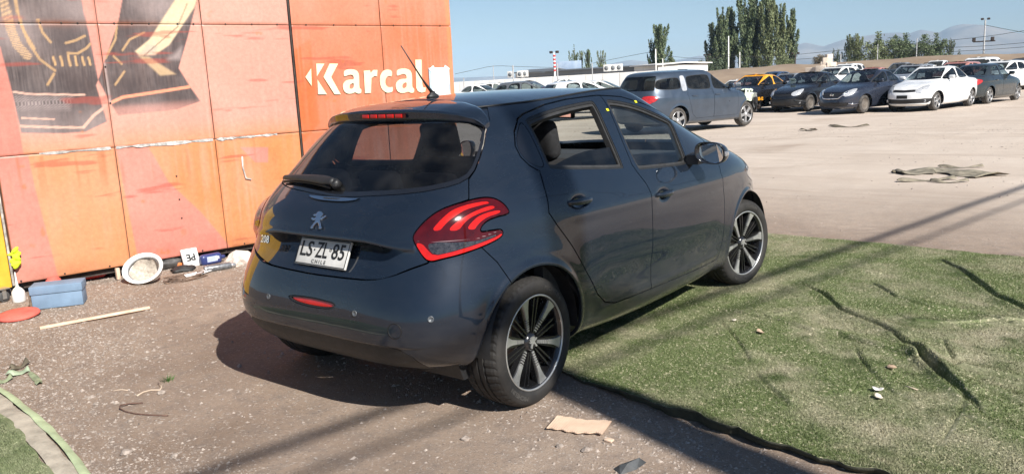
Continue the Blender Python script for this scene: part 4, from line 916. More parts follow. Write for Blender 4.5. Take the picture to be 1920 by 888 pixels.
        for f in np.linspace(.08, 1, 12): P.append((yt+(g-yt)*f, zt+(zg-zt)*(1-(1-f)**1.7)))
        P.append((g, zg-.02)); sec.append([(x, y_, z_) for y_, z_ in P])
    ns = len(sec[0]); vs = [v for r_ in sec for v in r_]
    m.add(vs, [(i*ns+j, (i+1)*ns+j, (i+1)*ns+j+1, i*ns+j+1) for i in range(len(xs)-1) for j in range(ns-1)], True)
    m.add([sec[0][j] for j in range(ns)], [tuple(range(ns))]); m.add([sec[-1][j] for j in range(ns)], [tuple(range(ns))[::-1]])
    sp = m.build('roof_spoiler', PAINT, root)
    m = MB(); ph = []
    for x in np.linspace(-.162, .162, 15):
        e = 1-abs(x/.162)**8*.3; ph.append([(x, -.112-.003*(1-(abs(x)/.162)**6), 1.372+dz*.012*e) for dz in (-1, -.6, .6, 1)]+[(x, -.09, 1.384), (x, -.09, 1.360)])
    m.add([v for r_ in ph for v in r_], [(i*6+j, (i+1)*6+j, (i+1)*6+(j+1) % 6, i*6+(j+1) % 6) for i in range(14) for j in range(6)], False)
    bl = m.build('brake_light', DARKRED, sp)
    m = MB()
    for k in range(5): m.box((-.118+k*.059, -.1165, 1.372), (.046, .006, .018), bev=.002)
    m.build('light_bar', REDLENS, bl)
    # antenna
    m = MB(); m.lathe([(0, .0), (0, .030), (.012, .026), (.024, .013), (.034, .009), (.034, 0)], 20, 'z', Matrix.Translation((0, .262, 1.448)) @ Matrix.Diagonal((.8, 1.5, 1, 1)))
    an = m.build('antenna', BLACK, root)
    m = MB(); m.tube([(0, .262, 1.472), (0, .23, 1.502), (0, .19, 1.545), (0, .052, 1.715)], [.009, .0075, .0045, .0028], 8); m.build('antenna_rod', BLACK, an)
    # tailgate trim: chrome strip with lettering, emblem, model badge, plate, wiper
    def decal(vs2, name, mat, x, z, par, depth=.004, n_over=None, lift=.001, back=False):
        pass
    def rear_frame(x, z):
        P, n = rear_at(x, z); n = n.normalized(); u = Vector((1, 0, 0)); u = (u-n*u.dot(n)).normalized(); w = n.cross(u)
        if w.z < 0: w = -w
        Mx = Matrix((u, w, n)).transposed().to_4x4(); Mx.translation = P; return Mx
    m = MB(); top = []; bot = []
    for x in np.linspace(-.176, .176, 15):
        f = abs(x)/.176; P, n = rear_at(x, 1.012); Q, n2 = rear_at(x*.93, .997+.010*f**3)
        top.append(P+n*.009); bot.append(Q+n2*.009)
    vs = [tuple(p) for p in top]+[tuple(p) for p in bot]+[tuple(p-Vector((0, -.02, -.0))) for p in top]+[tuple(p-Vector((0, -.02, 0))) for p in bot]
    k = 15; m.add(vs, [(i, i+1, k+i+1, k+i) for i in range(k-1)]+[(i, i+1, 2*k+i+1, 2*k+i) for i in range(k-1)]+[(k+i, k+i+1, 3*k+i+1, 3*k+i) for i in range(k-1)]+[(0, k, 3*k, 2*k), (k-1, 2*k-1, 4*k-1, 3*k-1)], False)
    st = m.build('tailgate_strip', CHROME, tailgate)
    tv, tf = text_mesh('PEUGEOT', .013, .0004, .0004, 1.5, spacing=1.5)
    m = MB(); m.add(tv, tf, mat=rear_frame(0, 1.005) @ Matrix.Translation((0, 0, .0105))); m.build('lettering', PRINTBLACK, tailgate)
    m = MB(); lp = chaikin(LION, 1); m.prism([((a-.31)*.082, (b-.5)*.088) for a, b in lp], 2, 0, .007, mat=rear_frame(-.015, .918) @ Matrix.Translation((0, 0, .001)))
    m.build('lion_emblem', CHROME, tailgate, bevel=.0015)
    tv, tf = text_mesh('208', .052, .001, .003, 1.15)
    m = MB(); m.add(tv, tf, mat=rear_frame(-.415, .800) @ Matrix.Translation((0, 0, .003))); m.build('model_badge', CHROME, tailgate)
    # plate in its recess
    Pc, n = rear_at(0.0, .772); tilt = math.atan2(.035, .115)
    pm = Matrix.Translation((0.012, -.566, .768)) @ Matrix.Rotation(math.pi/2-.45, 4, 'X')
    m = MB(); m.box((0, 0, .0), (.362, .132, .012), mat=pm, bev=.004); pl = m.build('licence_plate', PLATEWHITE, root)
    m = MB()
    for c, d in (((0, .0605, .0068), (.352, .004, .001)), ((0, -.0605, .0068), (.352, .004, .001)), ((-.175, 0, .0068), (.004, .118, .001)), ((.175, 0, .0068), (.004, .118, .001))): m.box(c, d, mat=pm)
    m.build('plate_border', PRINTBLACK, pl)
    for txt, cx, w_ in (('LS', -.112, .086), ('ZL', -.002, .084), ('85', .112, .086)):
        tv, tf = text_mesh(txt, .105, .0012, .0005, 1); xs_ = [v[0] for v in tv]; ys_ = [v[1] for v in tv]
        sx = w_/(max(xs_)-min(xs_)); sy = .074/(max(ys_)-min(ys_)); mx_, my_ = (max(xs_)+min(xs_))/2, (max(ys_)+min(ys_))/2
        m = MB(); m.add([((v[0]-mx_)*sx+cx, (v[1]-my_)*sy+.012, v[2]+.0075) for v in tv], tf, mat=pm); m.build('plate_characters', PRINTBLACK, pl)
    tv, tf = text_mesh('CHILE', .024, .0004, .0003, 1.1, spacing=1.6)
    m = MB(); m.add([(v[0]-.01, v[1]-.046, v[2]+.0072) for v in tv], tf, mat=pm)
    m.build('plate_characters', PRINTBLACK, pl)
    m = MB(); m.lathe([(.0068, .004), (.0075, .004), (.0075, .0075), (.0068, .0075)], 16, 'z', pm @ Matrix.Translation((.055, .016, 0))); m.build('plate_crest', PRINTBLACK, pl)
    m = MB(); m.box((-.057, .010, .0072), (.008, .008, .001), mat=pm); m.build('plate_dot', PRINTBLACK, pl)
    # rear wiper
    m = MB(); A, nA = rear_at(-.03, 1.068); Bp, nB = rear_at(-.46, 1.075); sec = []
    for i in range(16):
        t = i/15; x = -.03-.44*t; P, n = rear_at(x, 1.062+.012*math.sin(t*2.4)); c = P+n*(.034-.012*t)
        h = .030*(1-.55*t)*(.55+.45*min(1, t*6)); th = .012*(1-.4*t)
        up = Vector((0, .55, .83)); up = (up-n*up.dot(n)).normalized()
        sec.append([tuple(c+up*h*math.cos(a)+n*th*math.sin(a)) for a in np.linspace(0, 2*math.pi, 12, endpoint=False)])
    m.add([v for r_ in sec for v in r_], [(i*12+j, (i+1)*12+j, (i+1)*12+(j+1) % 12, i*12+(j+1) % 12) for i in range(15) for j in range(12)]+[tuple(range(12)), tuple(range(180, 192))[::-1]], True)
    wp = m.build('rear_wiper', BLACK, root)
    m = MB(); m.lathe([(0, 0), (0, .024), (.03, .022), (.036, .012), (.036, 0)], 18, 'z', rear_frame(-.03, 1.062)); m.build('wiper_hub', BLACK, wp)
    m = MB(); bl_ = []
    for i in range(14):
        t = i/13; P, n = rear_at(-.06-.42*t, 1.048+.016*math.sin(t*2.6)); bl_.append(tuple(P+n*.010))
    m.tube(bl_, .006, 6); m.build('wiper_blade', RUBBER, wp)
    # bumper furniture: fog lamp, sensors, towing cover
    for x, z in ((.311, .542), (.675, .540), (-.311, .542), (-.675, .540)):
        m = MB(); m.lathe([(.0, .0135), (.003, .0135), (.003, .010), (.0015, .0095), (.0015, 0)], 20, 'z', rear_frame(x, z)); m.build('parking_sensor', M('sensor_ring', (.10, .11, .12), .35, .2), bumper)
    m = MB(); m.lathe([(-.001, .034), (.0012, .034), (.0012, .0318), (-.001, .0318)], 28, 'z', rear_frame(.536, .49), closed=True); m.build('towing_cover', RUBBER, bumper)
    # door handles and mirrors
    for sx in (1, -1):
        for nm, yc, zc2, par in (('door_handle', .375, .920, rdoors[0 if sx > 0 else 1]), ('door_handle', 1.205, .844, fdoors[0 if sx > 0 else 1])):
            sec = []
            P0, n0 = side_at(yc-.12, zc2); 
            for i in range(17):
                t = i/16; y = yc-.098+.196*t; base = side_at(yc-.12 if t < .5 else yc+.12, zc2)[0].x
                x = side_at(yc-.12, zc2)[0].x*(1-t)+side_at(yc+.12, zc2)[0].x*t
                out = .030*(1-abs(2*t-1)**3.2)-.004; hh = .016*(1-.35*abs(2*t-1)**2)
                sec.append([(sx*(x+out+.010*math.cos(a)), y, zc2-.004*(t-.5)+hh*math.sin(a)) for a in np.linspace(0, 2*math.pi, 12, endpoint=False)])
            m = MB(); m.add([v for r_ in sec for v in r_], [(i*12+j, (i+1)*12+j, (i+1)*12+(j+1) % 12, i*12+(j+1) % 12) for i in range(16) for j in range(12)]+[tuple(range(12)), tuple(range(192, 204))[::-1]], True)
            m.build(nm, PAINT, par)
        par = fdoors[0 if sx > 0 else 1]
        # mirror housing: superellipsoid bowl open to the rear
        m = MB(); cx, cz, ry, rx, rz = .962, 1.036, .095, .083, .066; rings = []
        for i in range(13):
            a = i/12*math.pi/2; yq = 1.60+ry*math.sin(a)*1.1; sc = math.cos(a)**.55
            rings.append([(sx*(cx+rx*sc*np.sign(math.cos(b))*abs(math.cos(b))**.75+.010*math.sin(a)), yq+.030*math.cos(b), cz+rz*sc*np.sign(math.sin(b))*abs(math.sin(b))**.8-.012*math.cos(b)) for b in np.linspace(0, 2*math.pi, 36, endpoint=False)])
        inner = [[(sx*(cx+(abs(v[0])-cx)*s_), v[1]+dy, cz+(v[2]-cz)*s_) for v in rings[0]] for s_, dy in ((.93, .0), (.90, .022))]
        rr = inner[::-1]+rings
        m.add([v for r_ in rr for v in r_], [(i*36+j, (i+1)*36+j, (i+1)*36+(j+1) % 36, i*36+(j+1) % 36) for i in range(len(rr)-1) for j in range(36)], True)
        mh = m.build('door_mirror', GLOSSBLACK, par)
        m = MB(); m.add([(v[0], v[1]-(abs(v[0])-cx)*.34-.002, v[2]) for v in inner[1]], [tuple(range(36))]); m.build('mirror_glass', MIRROR, mh)
        m = MB(); m.prism([(1.60, .965), (1.70, .965), (1.74, 1.0), (1.72, 1.03), (1.62, 1.02)], 0, sx*.80, sx*.885); m.build('mirror_foot', BLACK, mh)
        m = MB(); m.box((sx*1.046, 1.650, 1.028), (.016, .05, .030), bev=.006); m.build('mirror_indicator', CLEARLENS, mh)
    # small yellow paper dots left on the door frames
    YEL = M('yellow_tag', (.75, .72, .02), .6)
    for px, pz in ((1.335, 1.358), (.985, 1.33)):
        P, n = side_at(px, pz); m = MB(); m.box((0, 0, 0), (.022, .016, .002), mat=Matrix.Translation(P+n*.003) @ n.to_track_quat('Z', 'Y').to_matrix().to_4x4(), bev=.0008); m.build('paper_dot', YEL, fdoors[0])
    # underbody, wheel wells
    m = MB(); m.prism([(-.40, .30), (-.36, .20), (3.0, .19), (3.1, .30), (3.0, .34), (-.36, .36)], 0, -.66, .66); m.build('underbody', BLACK, root)
    for yc in (AR, AF):
        for sx in (1, -1):
            m = MB(); m.lathe([(sx*.835, .345), (sx*.50, .352), (sx*.50, .02)], 30, 'x', Matrix.Translation((0, yc, AZ)), a0=-.12, a1=math.pi+.02); m.build('wheel_well', BLACK, root)
    # cabin
    for sx in (1, -1): m = MB(); m.prism([(.15, .30), (2.1, .30), (2.1, .93), (1.62, .935), (.25, .985), (.15, .95)], 0, sx*.70, sx*.755); m.build('door_card', TRIMGREY, root)
    m = MB(); m.prism([(1.75, .40), (1.68, .70), (1.66, .86), (1.72, .945), (1.95, .985), (2.3, .98), (2.4, .90), (2.3, .40)], 0, -.70, .70); m.build('dashboard', TRIMGREY, root)
    m = MB(); tm = Matrix.Translation((-.36, 1.52, .86)) @ Matrix.Rotation(rad(65), 4, 'X')
    m.lathe([(.018*math.cos(a), .18+.016*math.sin(a)) for a in np.linspace(0, 2*math.pi, 9)[:-1]], 36, 'z', tm, closed=True)
    for a in (0, math.pi, -math.pi/2): m.box((math.cos(a)*.09, math.sin(a)*.09, 0), (.05+.12*abs(math.cos(a)), .05+.12*abs(math.sin(a)), .02), mat=tm)
    m.build('steering_wheel', BLACK, root)
    def seat(x, y, w, name, par):
        m = MB()
        m.box((x, y+.26, .46), (w, .52, .17), bev=.06)
        bk = Matrix.Translation((x, y, .50)) @ Matrix.Rotation(rad(-14), 4, 'X')
        bk = Matrix.Translation((x, y, .50)) @ Matrix.Rotation(rad(14), 4, 'X')
        m.box((0, 0, .29), (w, .14, .62), mat=bk, bev=.055)
        s_ = m.build(name, FABRIC, par)
        return s_, bk
    for x in (-.36, .36):
        s_, bk = seat(x, .86, .50, 'front_seat', root)
        m = MB(); m.box((0, -.0, .71), (.27, .10, .22), mat=bk, bev=.045)
        for q in (-.05, .05): m.tube([bk @ Vector((q, 0, .58)), bk @ Vector((q, 0, .66))], .007, 6)
        m.build('headrest', FABRIC, s_)
        m = MB(); m.box((0, -.062, .36), (.34, .02, .36), mat=bk, bev=.009); m.build('seat_back_pocket', FABRIC2, s_)
    m = MB(); m.box((0, .26, .46), (1.22, .50, .18), bev=.06); bk = Matrix.Translation((0, .02, .50)) @ Matrix.Rotation(rad(18), 4, 'X')
    m.box((0, 0, .26), (1.20, .13, .54), mat=bk, bev=.05); rs = m.build('rear_bench', FABRIC, root)
    for x in (-.38, 0, .38):
        m = MB(); m.box((x, 0, .57), (.26, .09, .13), mat=bk, bev=.04); m.build('headrest', FABRIC, rs)
    m = MB(); m.prism([(-.40, .97), (-.05, .97), (-.05, .985), (-.40, .985)], 0, -.55, .55); m.build('parcel_shelf', TRIMGREY, root)
    # interior mirror, turned so the camera sees the painted wall reflected in it
    Pm = Vector((.0, 1.46, 1.30)); toc = (Vector(CAM)-Pm).normalized(); tow = (Vector((-4.0, .6, 1.35))-Pm).normalized(); nm_ = (toc+tow).normalized()
    rq = nm_.to_track_quat('Z', 'Y').to_matrix().to_4x4(); mm = Matrix.Translation(Pm) @ rq
    m = MB(); m.box((0, 0, -.014), (.25, .074, .03), mat=mm, bev=.012); m.tube([Pm, Pm+Vector((0, .08, .06)), (0, 1.56, 1.40)], .012, 8); im = m.build('interior_mirror', BLACK, root)
    m = MB(); m.box((0, 0, .0025), (.228, .056, .002), mat=mm); m.build('mirror_glass', MIRROR, im)
    return root, rear_at, side_at

def make_wheel():
    """one wheel about the origin, face towards +x"""
    w = empty('wheel'); R = .310
    # tyre: carcass with ribs and cut shoulder blocks
    prof = [(-.205, .228), (-.212, .25), (-.210, .275), (-.200, .292), (-.186, .3015), (-.170, .3055)]
    for c in (-.135, -.095, -.060): prof += [(c-.006, .3085), (c-.004, .3015), (c+.004, .3015), (c+.006, .3085)]
    prof += [(-.026, .3060), (-.010, .3015), (.003, .292), (.012, .275), (.013, .25), (.006, .228), (-.02, .222)]
    n = 144; m = MB(); vs = []; q = len(prof)
    for k in range(n):
        a = 2*math.pi*k/n
        for i, (x, r) in enumerate(prof):
            if (k % 3 == 0) and (r > .2985) and (x < -.14 or x > -.055): r -= .0045
            vs.append((x, r*math.cos(a), r*math.sin(a)))
    m.add(vs, [(k*q+i, ((k+1) % n)*q+i, ((k+1) % n)*q+i+1, k*q+i+1) for k in range(n) for i in range(q-1)], True)
    for f in range(len(m.sm)): m.sm[f] = (f % (q-1)) < 4 or (f % (q-1)) > q-6
    ty = m.build('tyre', TYRE, w)
    tv, tf = text_mesh('MICHELIN', .028, .0008, .0006, 1.2)
    m = MB()
    for base in (-2.2, 1.0): m.add([(.0136+v[2], (.262+v[1])*math.cos(base-v[0]/.262), (.262+v[1])*math.sin(base-v[0]/.262)) for v in tv], tf)
    m.build('sidewall_lettering', M('tyre_lettering', (.05, .047, .043), .8), ty)
    m = MB(); m.lathe([(-.20, .226), (-.19, .21), (-.06, .20), (-.02, .212), (.000, .218), (.004, .226), (-.008, .229)], 72); rim = m.build('rim', RIMBLACK, w)
    m = MB(); m.lathe([(.001, .2195), (.0065, .2205), (.0065, .2275), (.001, .2285)], 72); m.build('rim_lip', SILVER, rim)
    m = MB(); m.lathe([(-.12, 0), (-.12, .135), (-.105, .135), (-.105, .0)], 48); m.build('brake_disc', M('brake_disc', (.22, .20, .18), .4, .8), w)
    m = MB(); m.box((-.095, -.105, .03), (.05, .06, .13), bev=.012); m.build('brake_caliper', M('rusty_caliper', (.16, .10, .07), .7), w)
    m = MB(); m.lathe([(-.03, .0), (-.014, .0), (-.013, .028), (-.017, .036), (-.03, .048), (-.05, .050)], 36); m.build('hub', RIMBLACK, rim)
    m = MB(); lp = chaikin(LION, 1); m.prism([((a-.31)*.050, (b-.5)*.056) for a, b in lp], 0, -.013, -.008); m.build('cap_emblem', SILVER, rim)
    for k in range(6):
        a = 2*math.pi*k/6+.26; rm = Matrix.Rotation(a, 4, 'X')
        # silver face: flares towards the rim, broken into slats near the hub
        m = MB()
        def xf(r): return -.024+.022*((r-.05)/.17)**1.0
        def hw(r): return .0075+.004*((r-.06)/.1) if r < .125 else .0105+.020*((r-.125)/.093)**2.4
        rs = np.linspace(.128, .2195, 8)
        vs = []
        for r in rs:
            for s_ in (-1, 1): vs.append((xf(r), s_*hw(r)*1.0, r))
            for s_ in (-1, 1): vs.append((xf(r)-.012, s_*hw(r), r))
        m.add(vs, [(i*4, (i+1)*4, (i+1)*4+1, i*4+1) for i in range(7)]+[(i*4, i*4+2, (i+1)*4+2, (i+1)*4) for i in range(7)]+[(i*4+1, (i+1)*4+1, (i+1)*4+3, i*4+3) for i in range(7)], mat=rm)
        for r in np.arange(.056, .124, .0128):
            m.box((xf(r)-.003, 0, r+.003), (.006, 2*hw(r), .0062), mat=rm)
        m.build('spoke_face', SILVER, rim)
        m = MB()
        vs = [(xf(.05)-.006, -.011, .045), (xf(.05)-.006, .011, .045), (xf(.218)-.008, .034, .222), (xf(.218)-.008, -.034, .222)]; m.add([*vs, *[(x-.03, y, z) for x, y, z in vs]], [(0, 1, 2, 3), (0, 4, 5, 1), (1, 5, 6, 2), (3, 2, 6, 7), (0, 3, 7, 4)], mat=rm)
        m.build('spoke', RIMBLACK, rim)
        m = MB(); rm2 = Matrix.Rotation(a+math.pi/6, 4, 'X')
        for s_ in (-1, 1): m.prism([(s_*.005, .05), (s_*.012, .05), (s_*.020, .22), (s_*.011, .22)], 0, -.046, -.022, mat=rm2)
        m.build('thin_spoke', RIMBLACK, rim)
    return w
def put_wheel(w, car, x, y, z, steer=0., spin=0., copy=True):
    o = copy_tree(w) if copy else w
    o.parent = car; o.location = (x, y, z); o.rotation_mode = 'XYZ'
    o.rotation_euler = (spin, 0, (0 if x > 0 else math.pi)+steer)
    return o
hatch, rear_at, side_at = build_hatch()
wheel = make_wheel()
put_wheel(wheel, hatch, .822, AR, .308, spin=.0, copy=False)
put_wheel(wheel, hatch, .815, AF, .308, steer=rad(-11), spin=.35)
put_wheel(wheel, hatch, -.822, AR, .308, spin=.7)
put_wheel(wheel, hatch, -.815, AF, .308, steer=rad(-11), spin=1.1)
# ---------------------------------------------------------------- things lying about
def gl_(px, py, dz=0.): x, y = gpt(px, py); return (x, y, float(ground_z(x, y))+dz)
def facing(n=0.): return math.atan2(WD[1], WD[0])+n
# blue-grey box with a lid
bx0, bx1 = np.array(gpt(62, 582)), np.array(gpt(157, 571)); dv = bx1-bx0; bw = float(np.hypot(*dv)); ang = math.atan2(dv[1], dv[0])
box = empty('storage_box', (float(bx0[0]), float(bx0[1]), .004), ang, 'blue grey cardboard box with lid standing on the gravel by the wall', 'box')
BOXM = M('blue_card', (.165, .245, .345), .65, 0, var=.10, scale=7, bump=.05)
m = MB(); m.box((bw/2, .085, .055), (bw, .17, .11), bev=.003); m.build('box_body', BOXM, box)
m = MB(); m.box((bw/2, .085, .143), (bw+.014, .184, .062), bev=.004); m.build('lid', BOXM, box)
m = MB(); m.box((bw/2, .085, .1115), (bw-.01, .16, .006)); m.build('lid_gap', PRINTBLACK, box)
m = MB(); m.box((-.012, .085, .075), (.02, .15, .13), bev=.006); m.build('torn_end', M('brown_card', (.16, .115, .08), .8, 0, var=.4, scale=20), box)
# red cushion-like disc
REDC = M('faded_red_cloth', (.58, .115, .085), .8, 0, var=.15, scale=9, bump=.2)
m = MB(); x, y, z = gl_(36, 596)
prof = [(0, 0), (.0, .10), (.006, .130), (.018, .138), (.032, .128), (.042, .08), (.046, 0)]
m.lathe(prof, 36, 'z'); disc = m.build('cushion', REDC); disc.location = (x, y, z+.006); disc.scale = (1.0, 1.05, 1); disc.rotation_euler = (.05, .04, .3)
tag(disc, 'flat faded red cushion lying on gravel beside the blue grey box', 'cushion')
# plank
a, b = gl_(75, 619), gl_(281, 580); L_ = math.hypot(b[0]-a[0], b[1]-a[1])
m = MB(); m.box((0, 0, .009), (L_, .034, .016), bev=.002); pk = m.build('wooden_batten', M('raw_pine', (.66, .49, .36), .75, 0, var=.15, scale=12, bump=.1)); pk.location = ((a[0]+b[0])/2, (a[1]+b[1])/2, .008); pk.rotation_euler = (0, .0, math.atan2(b[1]-a[1], b[0]-a[0])); tag(pk, 'long thin pale wooden batten lying on the gravel', 'batten')
# white hard hat lying upside, opening towards the viewer
hx, hy, hz = gl_(272, 530); hat = empty('hard_hat', (hx, hy, hz), 0, 'white hard hat lying on its side with the inside facing out', 'helmet')
HW = M('helmet_white', (.82, .81, .78), .35, 0, var=.06, scale=9, coat=.3)
axis = Vector((.42, -.64, .62)).normalized(); hm = Matrix.Translation((0, 0, .118)) @ axis.to_track_quat('Z', 'Y').to_matrix().to_4x4() @ Matrix.Diagonal((1.16, .95, 1, 1))
m = MB(); m.lathe([(.012, .152), (.004, .150), (-.004, .128), (-.05, .122), (-.10, .098), (-.135, .055), (-.147, 0)], 40, 'z', hm); m.lathe([(.012, .152), (.010, .122), (-.05, .116), (-.098, .092), (-.13, .05), (-.141, 0)], 40, 'z', hm); m.build('shell', HW, hat)
m = MB(); m.lathe([(-.004, .119), (-.022, .119), (-.022, .112), (-.004, .112)], 40, 'z', hm, closed=True); m.build('shade_band', M('shade_grey', (.20, .20, .20), .8), hat)  # grey ring added for the shadow inside the hat
m = MB(); ln = []
for i in range(13):
    for j in range(28):
        rr_ = .112*i/12; a = 2*math.pi*j/28; ln.append(tuple(hm @ Vector((rr_*math.cos(a), rr_*math.sin(a), -.108+.080*(rr_/.112)**2+.020*vnoise(np.array([rr_*math.cos(a)]), np.array([rr_*math.sin(a)]), .035, 9)[0]+.010*vnoise(np.array([rr_*math.cos(a)]), np.array([rr_*math.sin(a)]), .014, 10)[0]))))
m.add(ln, [(i*28+j, i*28+(j+1) % 28, (i+1)*28+(j+1) % 28, (i+1)*28+j) for i in range(12) for j in range(28)], True)
m.build('crumpled_lining', M('shaded_lining', (.42, .37, .31), .85, 0, var=.2, scale=40), hat)  # beige tone paints the inner shade onto the white lining
# under the wall: extinguisher, red cap, bottle, caster, glove, peg
x, y, z = gl_(178, 527); ex = empty('fire_extinguisher', (x-.10, y-.02, 0.0), facing(), 'red fire extinguisher lying in the shadow under the wall', 'extinguisher')
REDP = M('red_enamel', (.42, .02, .018), .3, 0, var=.1, coat=.5)
m = MB(); m.lathe([(-.19, 0), (-.19, .05), (-.175, .064), (.13, .064), (.165, .04), (.19, .022), (.19, 0)], 28, 'x', Matrix.Translation((0, 0, .07))); m.build('cylinder', REDP, ex)
m = MB(); m.lathe([(.19, .0), (.19, .018), (.225, .018), (.225, 0)], 14, 'x', Matrix.Translation((0, 0, .07))); m.box((.23, 0, .10), (.09, .02, .015)); m.build('valve', BLACK, ex)
m = MB(); m.lathe([(-.06, .0648), (.05, .0648)], 10, 'x', Matrix.Translation((0, 0, .07)), a0=-1.6, a1=.4); m.build('paper_label', M('paper_label', (.55, .55, .52), .6), ex)
x, y, z = gl_(82, 540); m = MB(); m.lathe([(0, .062), (.03, .058), (.055, .04), (.066, 0)], 24, 'z'); m.lathe([(0, .0), (0, .062)], 24, 'z'); c = m.build('red_cap', REDC); c.location = (x+.16, y+.02, .055); tag(c, 'round red plastic cap showing behind the blue grey box', 'cap')
x, y, z = gl_(37, 566); bt = empty('bottle', (x, y, 0), 0, 'white plastic bottle with a thin neck under the yellow door', 'bottle')
m = MB(); m.lathe([(0, 0), (.002, .042), (.012, .048), (.085, .046), (.11, .03), (.125, .012)], 24, 'z'); m.build('body', M('milky_plastic', (.70, .70, .68), .4, 0, var=.06), bt)
m = MB(); m.lathe([(.12, .013), (.14, .010), (.24, .004), (.245, 0)], 14, 'z'); m.build('nozzle', M('milky_plastic', (.70, .70, .68), .4), bt)
x, y, z = gl_(8, 566); ca = empty('caster_wheel', (x, y, 0), facing(.3), 'grey swivel caster wheel under the yellow door leaf', 'caster')
m = MB(); m.lathe([(-.014, .012), (-.016, .040), (-.008, .046), (.008, .046), (.016, .040), (.014, .012)], 26, 'y', Matrix.Translation((0, 0, .046))); m.build('wheel', M('caster_rubber', (.06, .06, .06), .7), ca)
m = MB(); m.box((0, .024, .068), (.03, .004, .08)); m.box((0, -.024, .068), (.03, .004, .08)); m.box((0, 0, .11), (.08, .08, .008)); m.build('fork', M('zinc', (.45, .45, .44), .4, .8), ca)
gx_, gz_ = wpx(28, 482); gv = M('hi_vis_fabric', (.62, .85, .03), .8, 0, var=.1, scale=30, bump=.4, bscale=60)
rr = random.Random(3); bm = bmesh.new()
for k in range(9):
    mt = Matrix.Translation((gx_+.018*math.sin(k*2.3), gz_+.065-.016*k, .040+.010*math.cos(k*1.7))) @ Matrix.Rotation(rr.uniform(0, 3), 4, 'Z') @ Matrix.Diagonal((.030+.012*rr.random(), .013+.008*rr.random(), .018, 1)); bmesh.ops.create_icosphere(bm, subdivisions=2, radius=1, matrix=WM @ mt)
me = bpy.data.meshes.new('hi_vis_glove'); bm.to_mesh(me); bm.free(); me.shade_smooth(); glv = link('hi_vis_glove', me, gv); md = glv.modifiers.new('remesh', 'REMESH'); md.mode = 'VOXEL'; md.voxel_size = .006; md.use_smooth_shade = True
tag(glv, 'crumpled fluorescent yellow green glove hanging in the gap of the wall', 'glove')
x, y, z = gl_(230, 524); m = MB(); m.box((0, 0, .05), (.03, .03, .10), bev=.003); pg = m.build('wooden_peg', M('raw_pine', (.66, .49, .36), .75)); pg.location = (x-.05, y-.01, 0); tag(pg, 'short wooden peg standing under the wall left of the hard hat', 'peg')
# heap at the foot of the wall, right of the hat
def lump(name, px, py, size, mat, label, cat, seed, dz=0.):
    x, y = gpt(px, py); r = random.Random(seed); bm = bmesh.new(); bmesh.ops.create_icosphere(bm, subdivisions=3, radius=1)
    for v in bm.verts:
        n = v.co.normalized(); k = 1+.22*vnoise(np.array([n.x*2+seed]), np.array([n.y*2+n.z]), .7, seed)[0]+.12*vnoise(np.array([n.x*5+n.z*3]), np.array([n.y*5]), .6, seed+1)[0]; v.co = Vector((n.x*size[0]*k, n.y*size[1]*k, max(-.5, n.z)*size[2]*k))
    me = bpy.data.meshes.new(name); bm.to_mesh(me); bm.free(); me.shade_smooth(); o = link(name, me, mat); o.location = (x, y, size[2]*.5+dz); o.rotation_euler = (0, 0, facing()+r.uniform(-.4, .4)); return tag(o, label, cat)
DARKBAG = M('dark_bag', (.055, .052, .05), .5, 0, var=.4, scale=14, bump=.3)
lump('dark_bag', 312, 503, (.15, .10, .075), DARKBAG, 'crumpled dark plastic bag behind the white hard hat', 'bag', 3)
lump('black_pouch', 345, 508, (.12, .07, .035), M('black_pouch', (.02, .02, .02), .6), 'flat black pouch in front of the printed white packet', 'pouch', 9)
lump('orange_rag', 338, 500, (.06, .05, .045), M('orange_rag', (.65, .16, .04), .8, 0, var=.4, scale=30), 'small orange rag between dark bag and printed white packet', 'rag', 12)
lump('paper_bag', 452, 497, (.12, .09, .085), M('kraft_paper', (.58, .50, .44), .85, 0, var=.1, scale=14, bump=.3), 'pale crumpled paper bag at the wall foot near the bumper', 'bag', 21)
x, y = gpt(361, 500); pe = empty('printed_packet', (x, y, .01), facing(.1), 'white packet with big black letters leaning under the wall', 'packet')
pmx = Matrix.Rotation(rad(72), 4, 'X'); m = MB(); m.box((0, .075, 0), (.15, .17, .03), mat=pmx, bev=.008); m.build('packet', M('packet_white', (.78, .77, .75), .5, 0, var=.06), pe)
tv, tf = text_mesh('PE', .085, .003, .0005, 1.0); m = MB(); m.add([(-v[0], v[1]*-1+.08, .017+v[2]) for v in tv], tf, mat=pmx); m.build('packet_letters', PRINTBLACK, pe)
x, y = gpt(396, 495); nv_ = empty('navy_bottle', (x, y, .0), facing(.1), 'navy blue oil bottle lying under the wall edge', 'bottle')
m = MB(); m.box((0, 0, .05), (.20, .075, .10), bev=.028); m.lathe([(.10, .02), (.135, .018), (.135, 0)], 16, 'x', Matrix.Translation((0, 0, .05))); m.build('body', M('navy_plastic', (.035, .05, .16), .3, 0, var=.1), nv_)
m = MB(); m.box((.0, -.0385, .055), (.10, .002, .05), bev=.0008); m.build('label', M('pale_label', (.40, .46, .62), .5), nv_)
m = MB(); m.box((.05, -.0400, .060), (.03, .002, .025)); m.build('label_patch', M('paper_white', (.86, .86, .86), .7), nv_)
x, y = gpt(413, 507); sc = empty('spray_can', (x, y, .033), facing(-.12), 'black and silver spray can lying on the ground by the wall', 'can')
m = MB(); m.lathe([(-.13, 0), (-.13, .028), (-.122, .032), (.085, .032), (.10, .022), (.105, .02)], 26, 'x'); m.build('can', M('can_print', (.06, .062, .065), .35, .4, var=.5, scale=25, col2=(.30, .31, .33)), sc)
m = MB(); m.lathe([(.10, .022), (.135, .022), (.135, 0)], 20, 'x'); m.lathe([(-.131, .0325), (-.117, .0325)], 26, 'x'); m.build('cap', M('can_silver', (.55, .56, .57), .35, .8), sc)
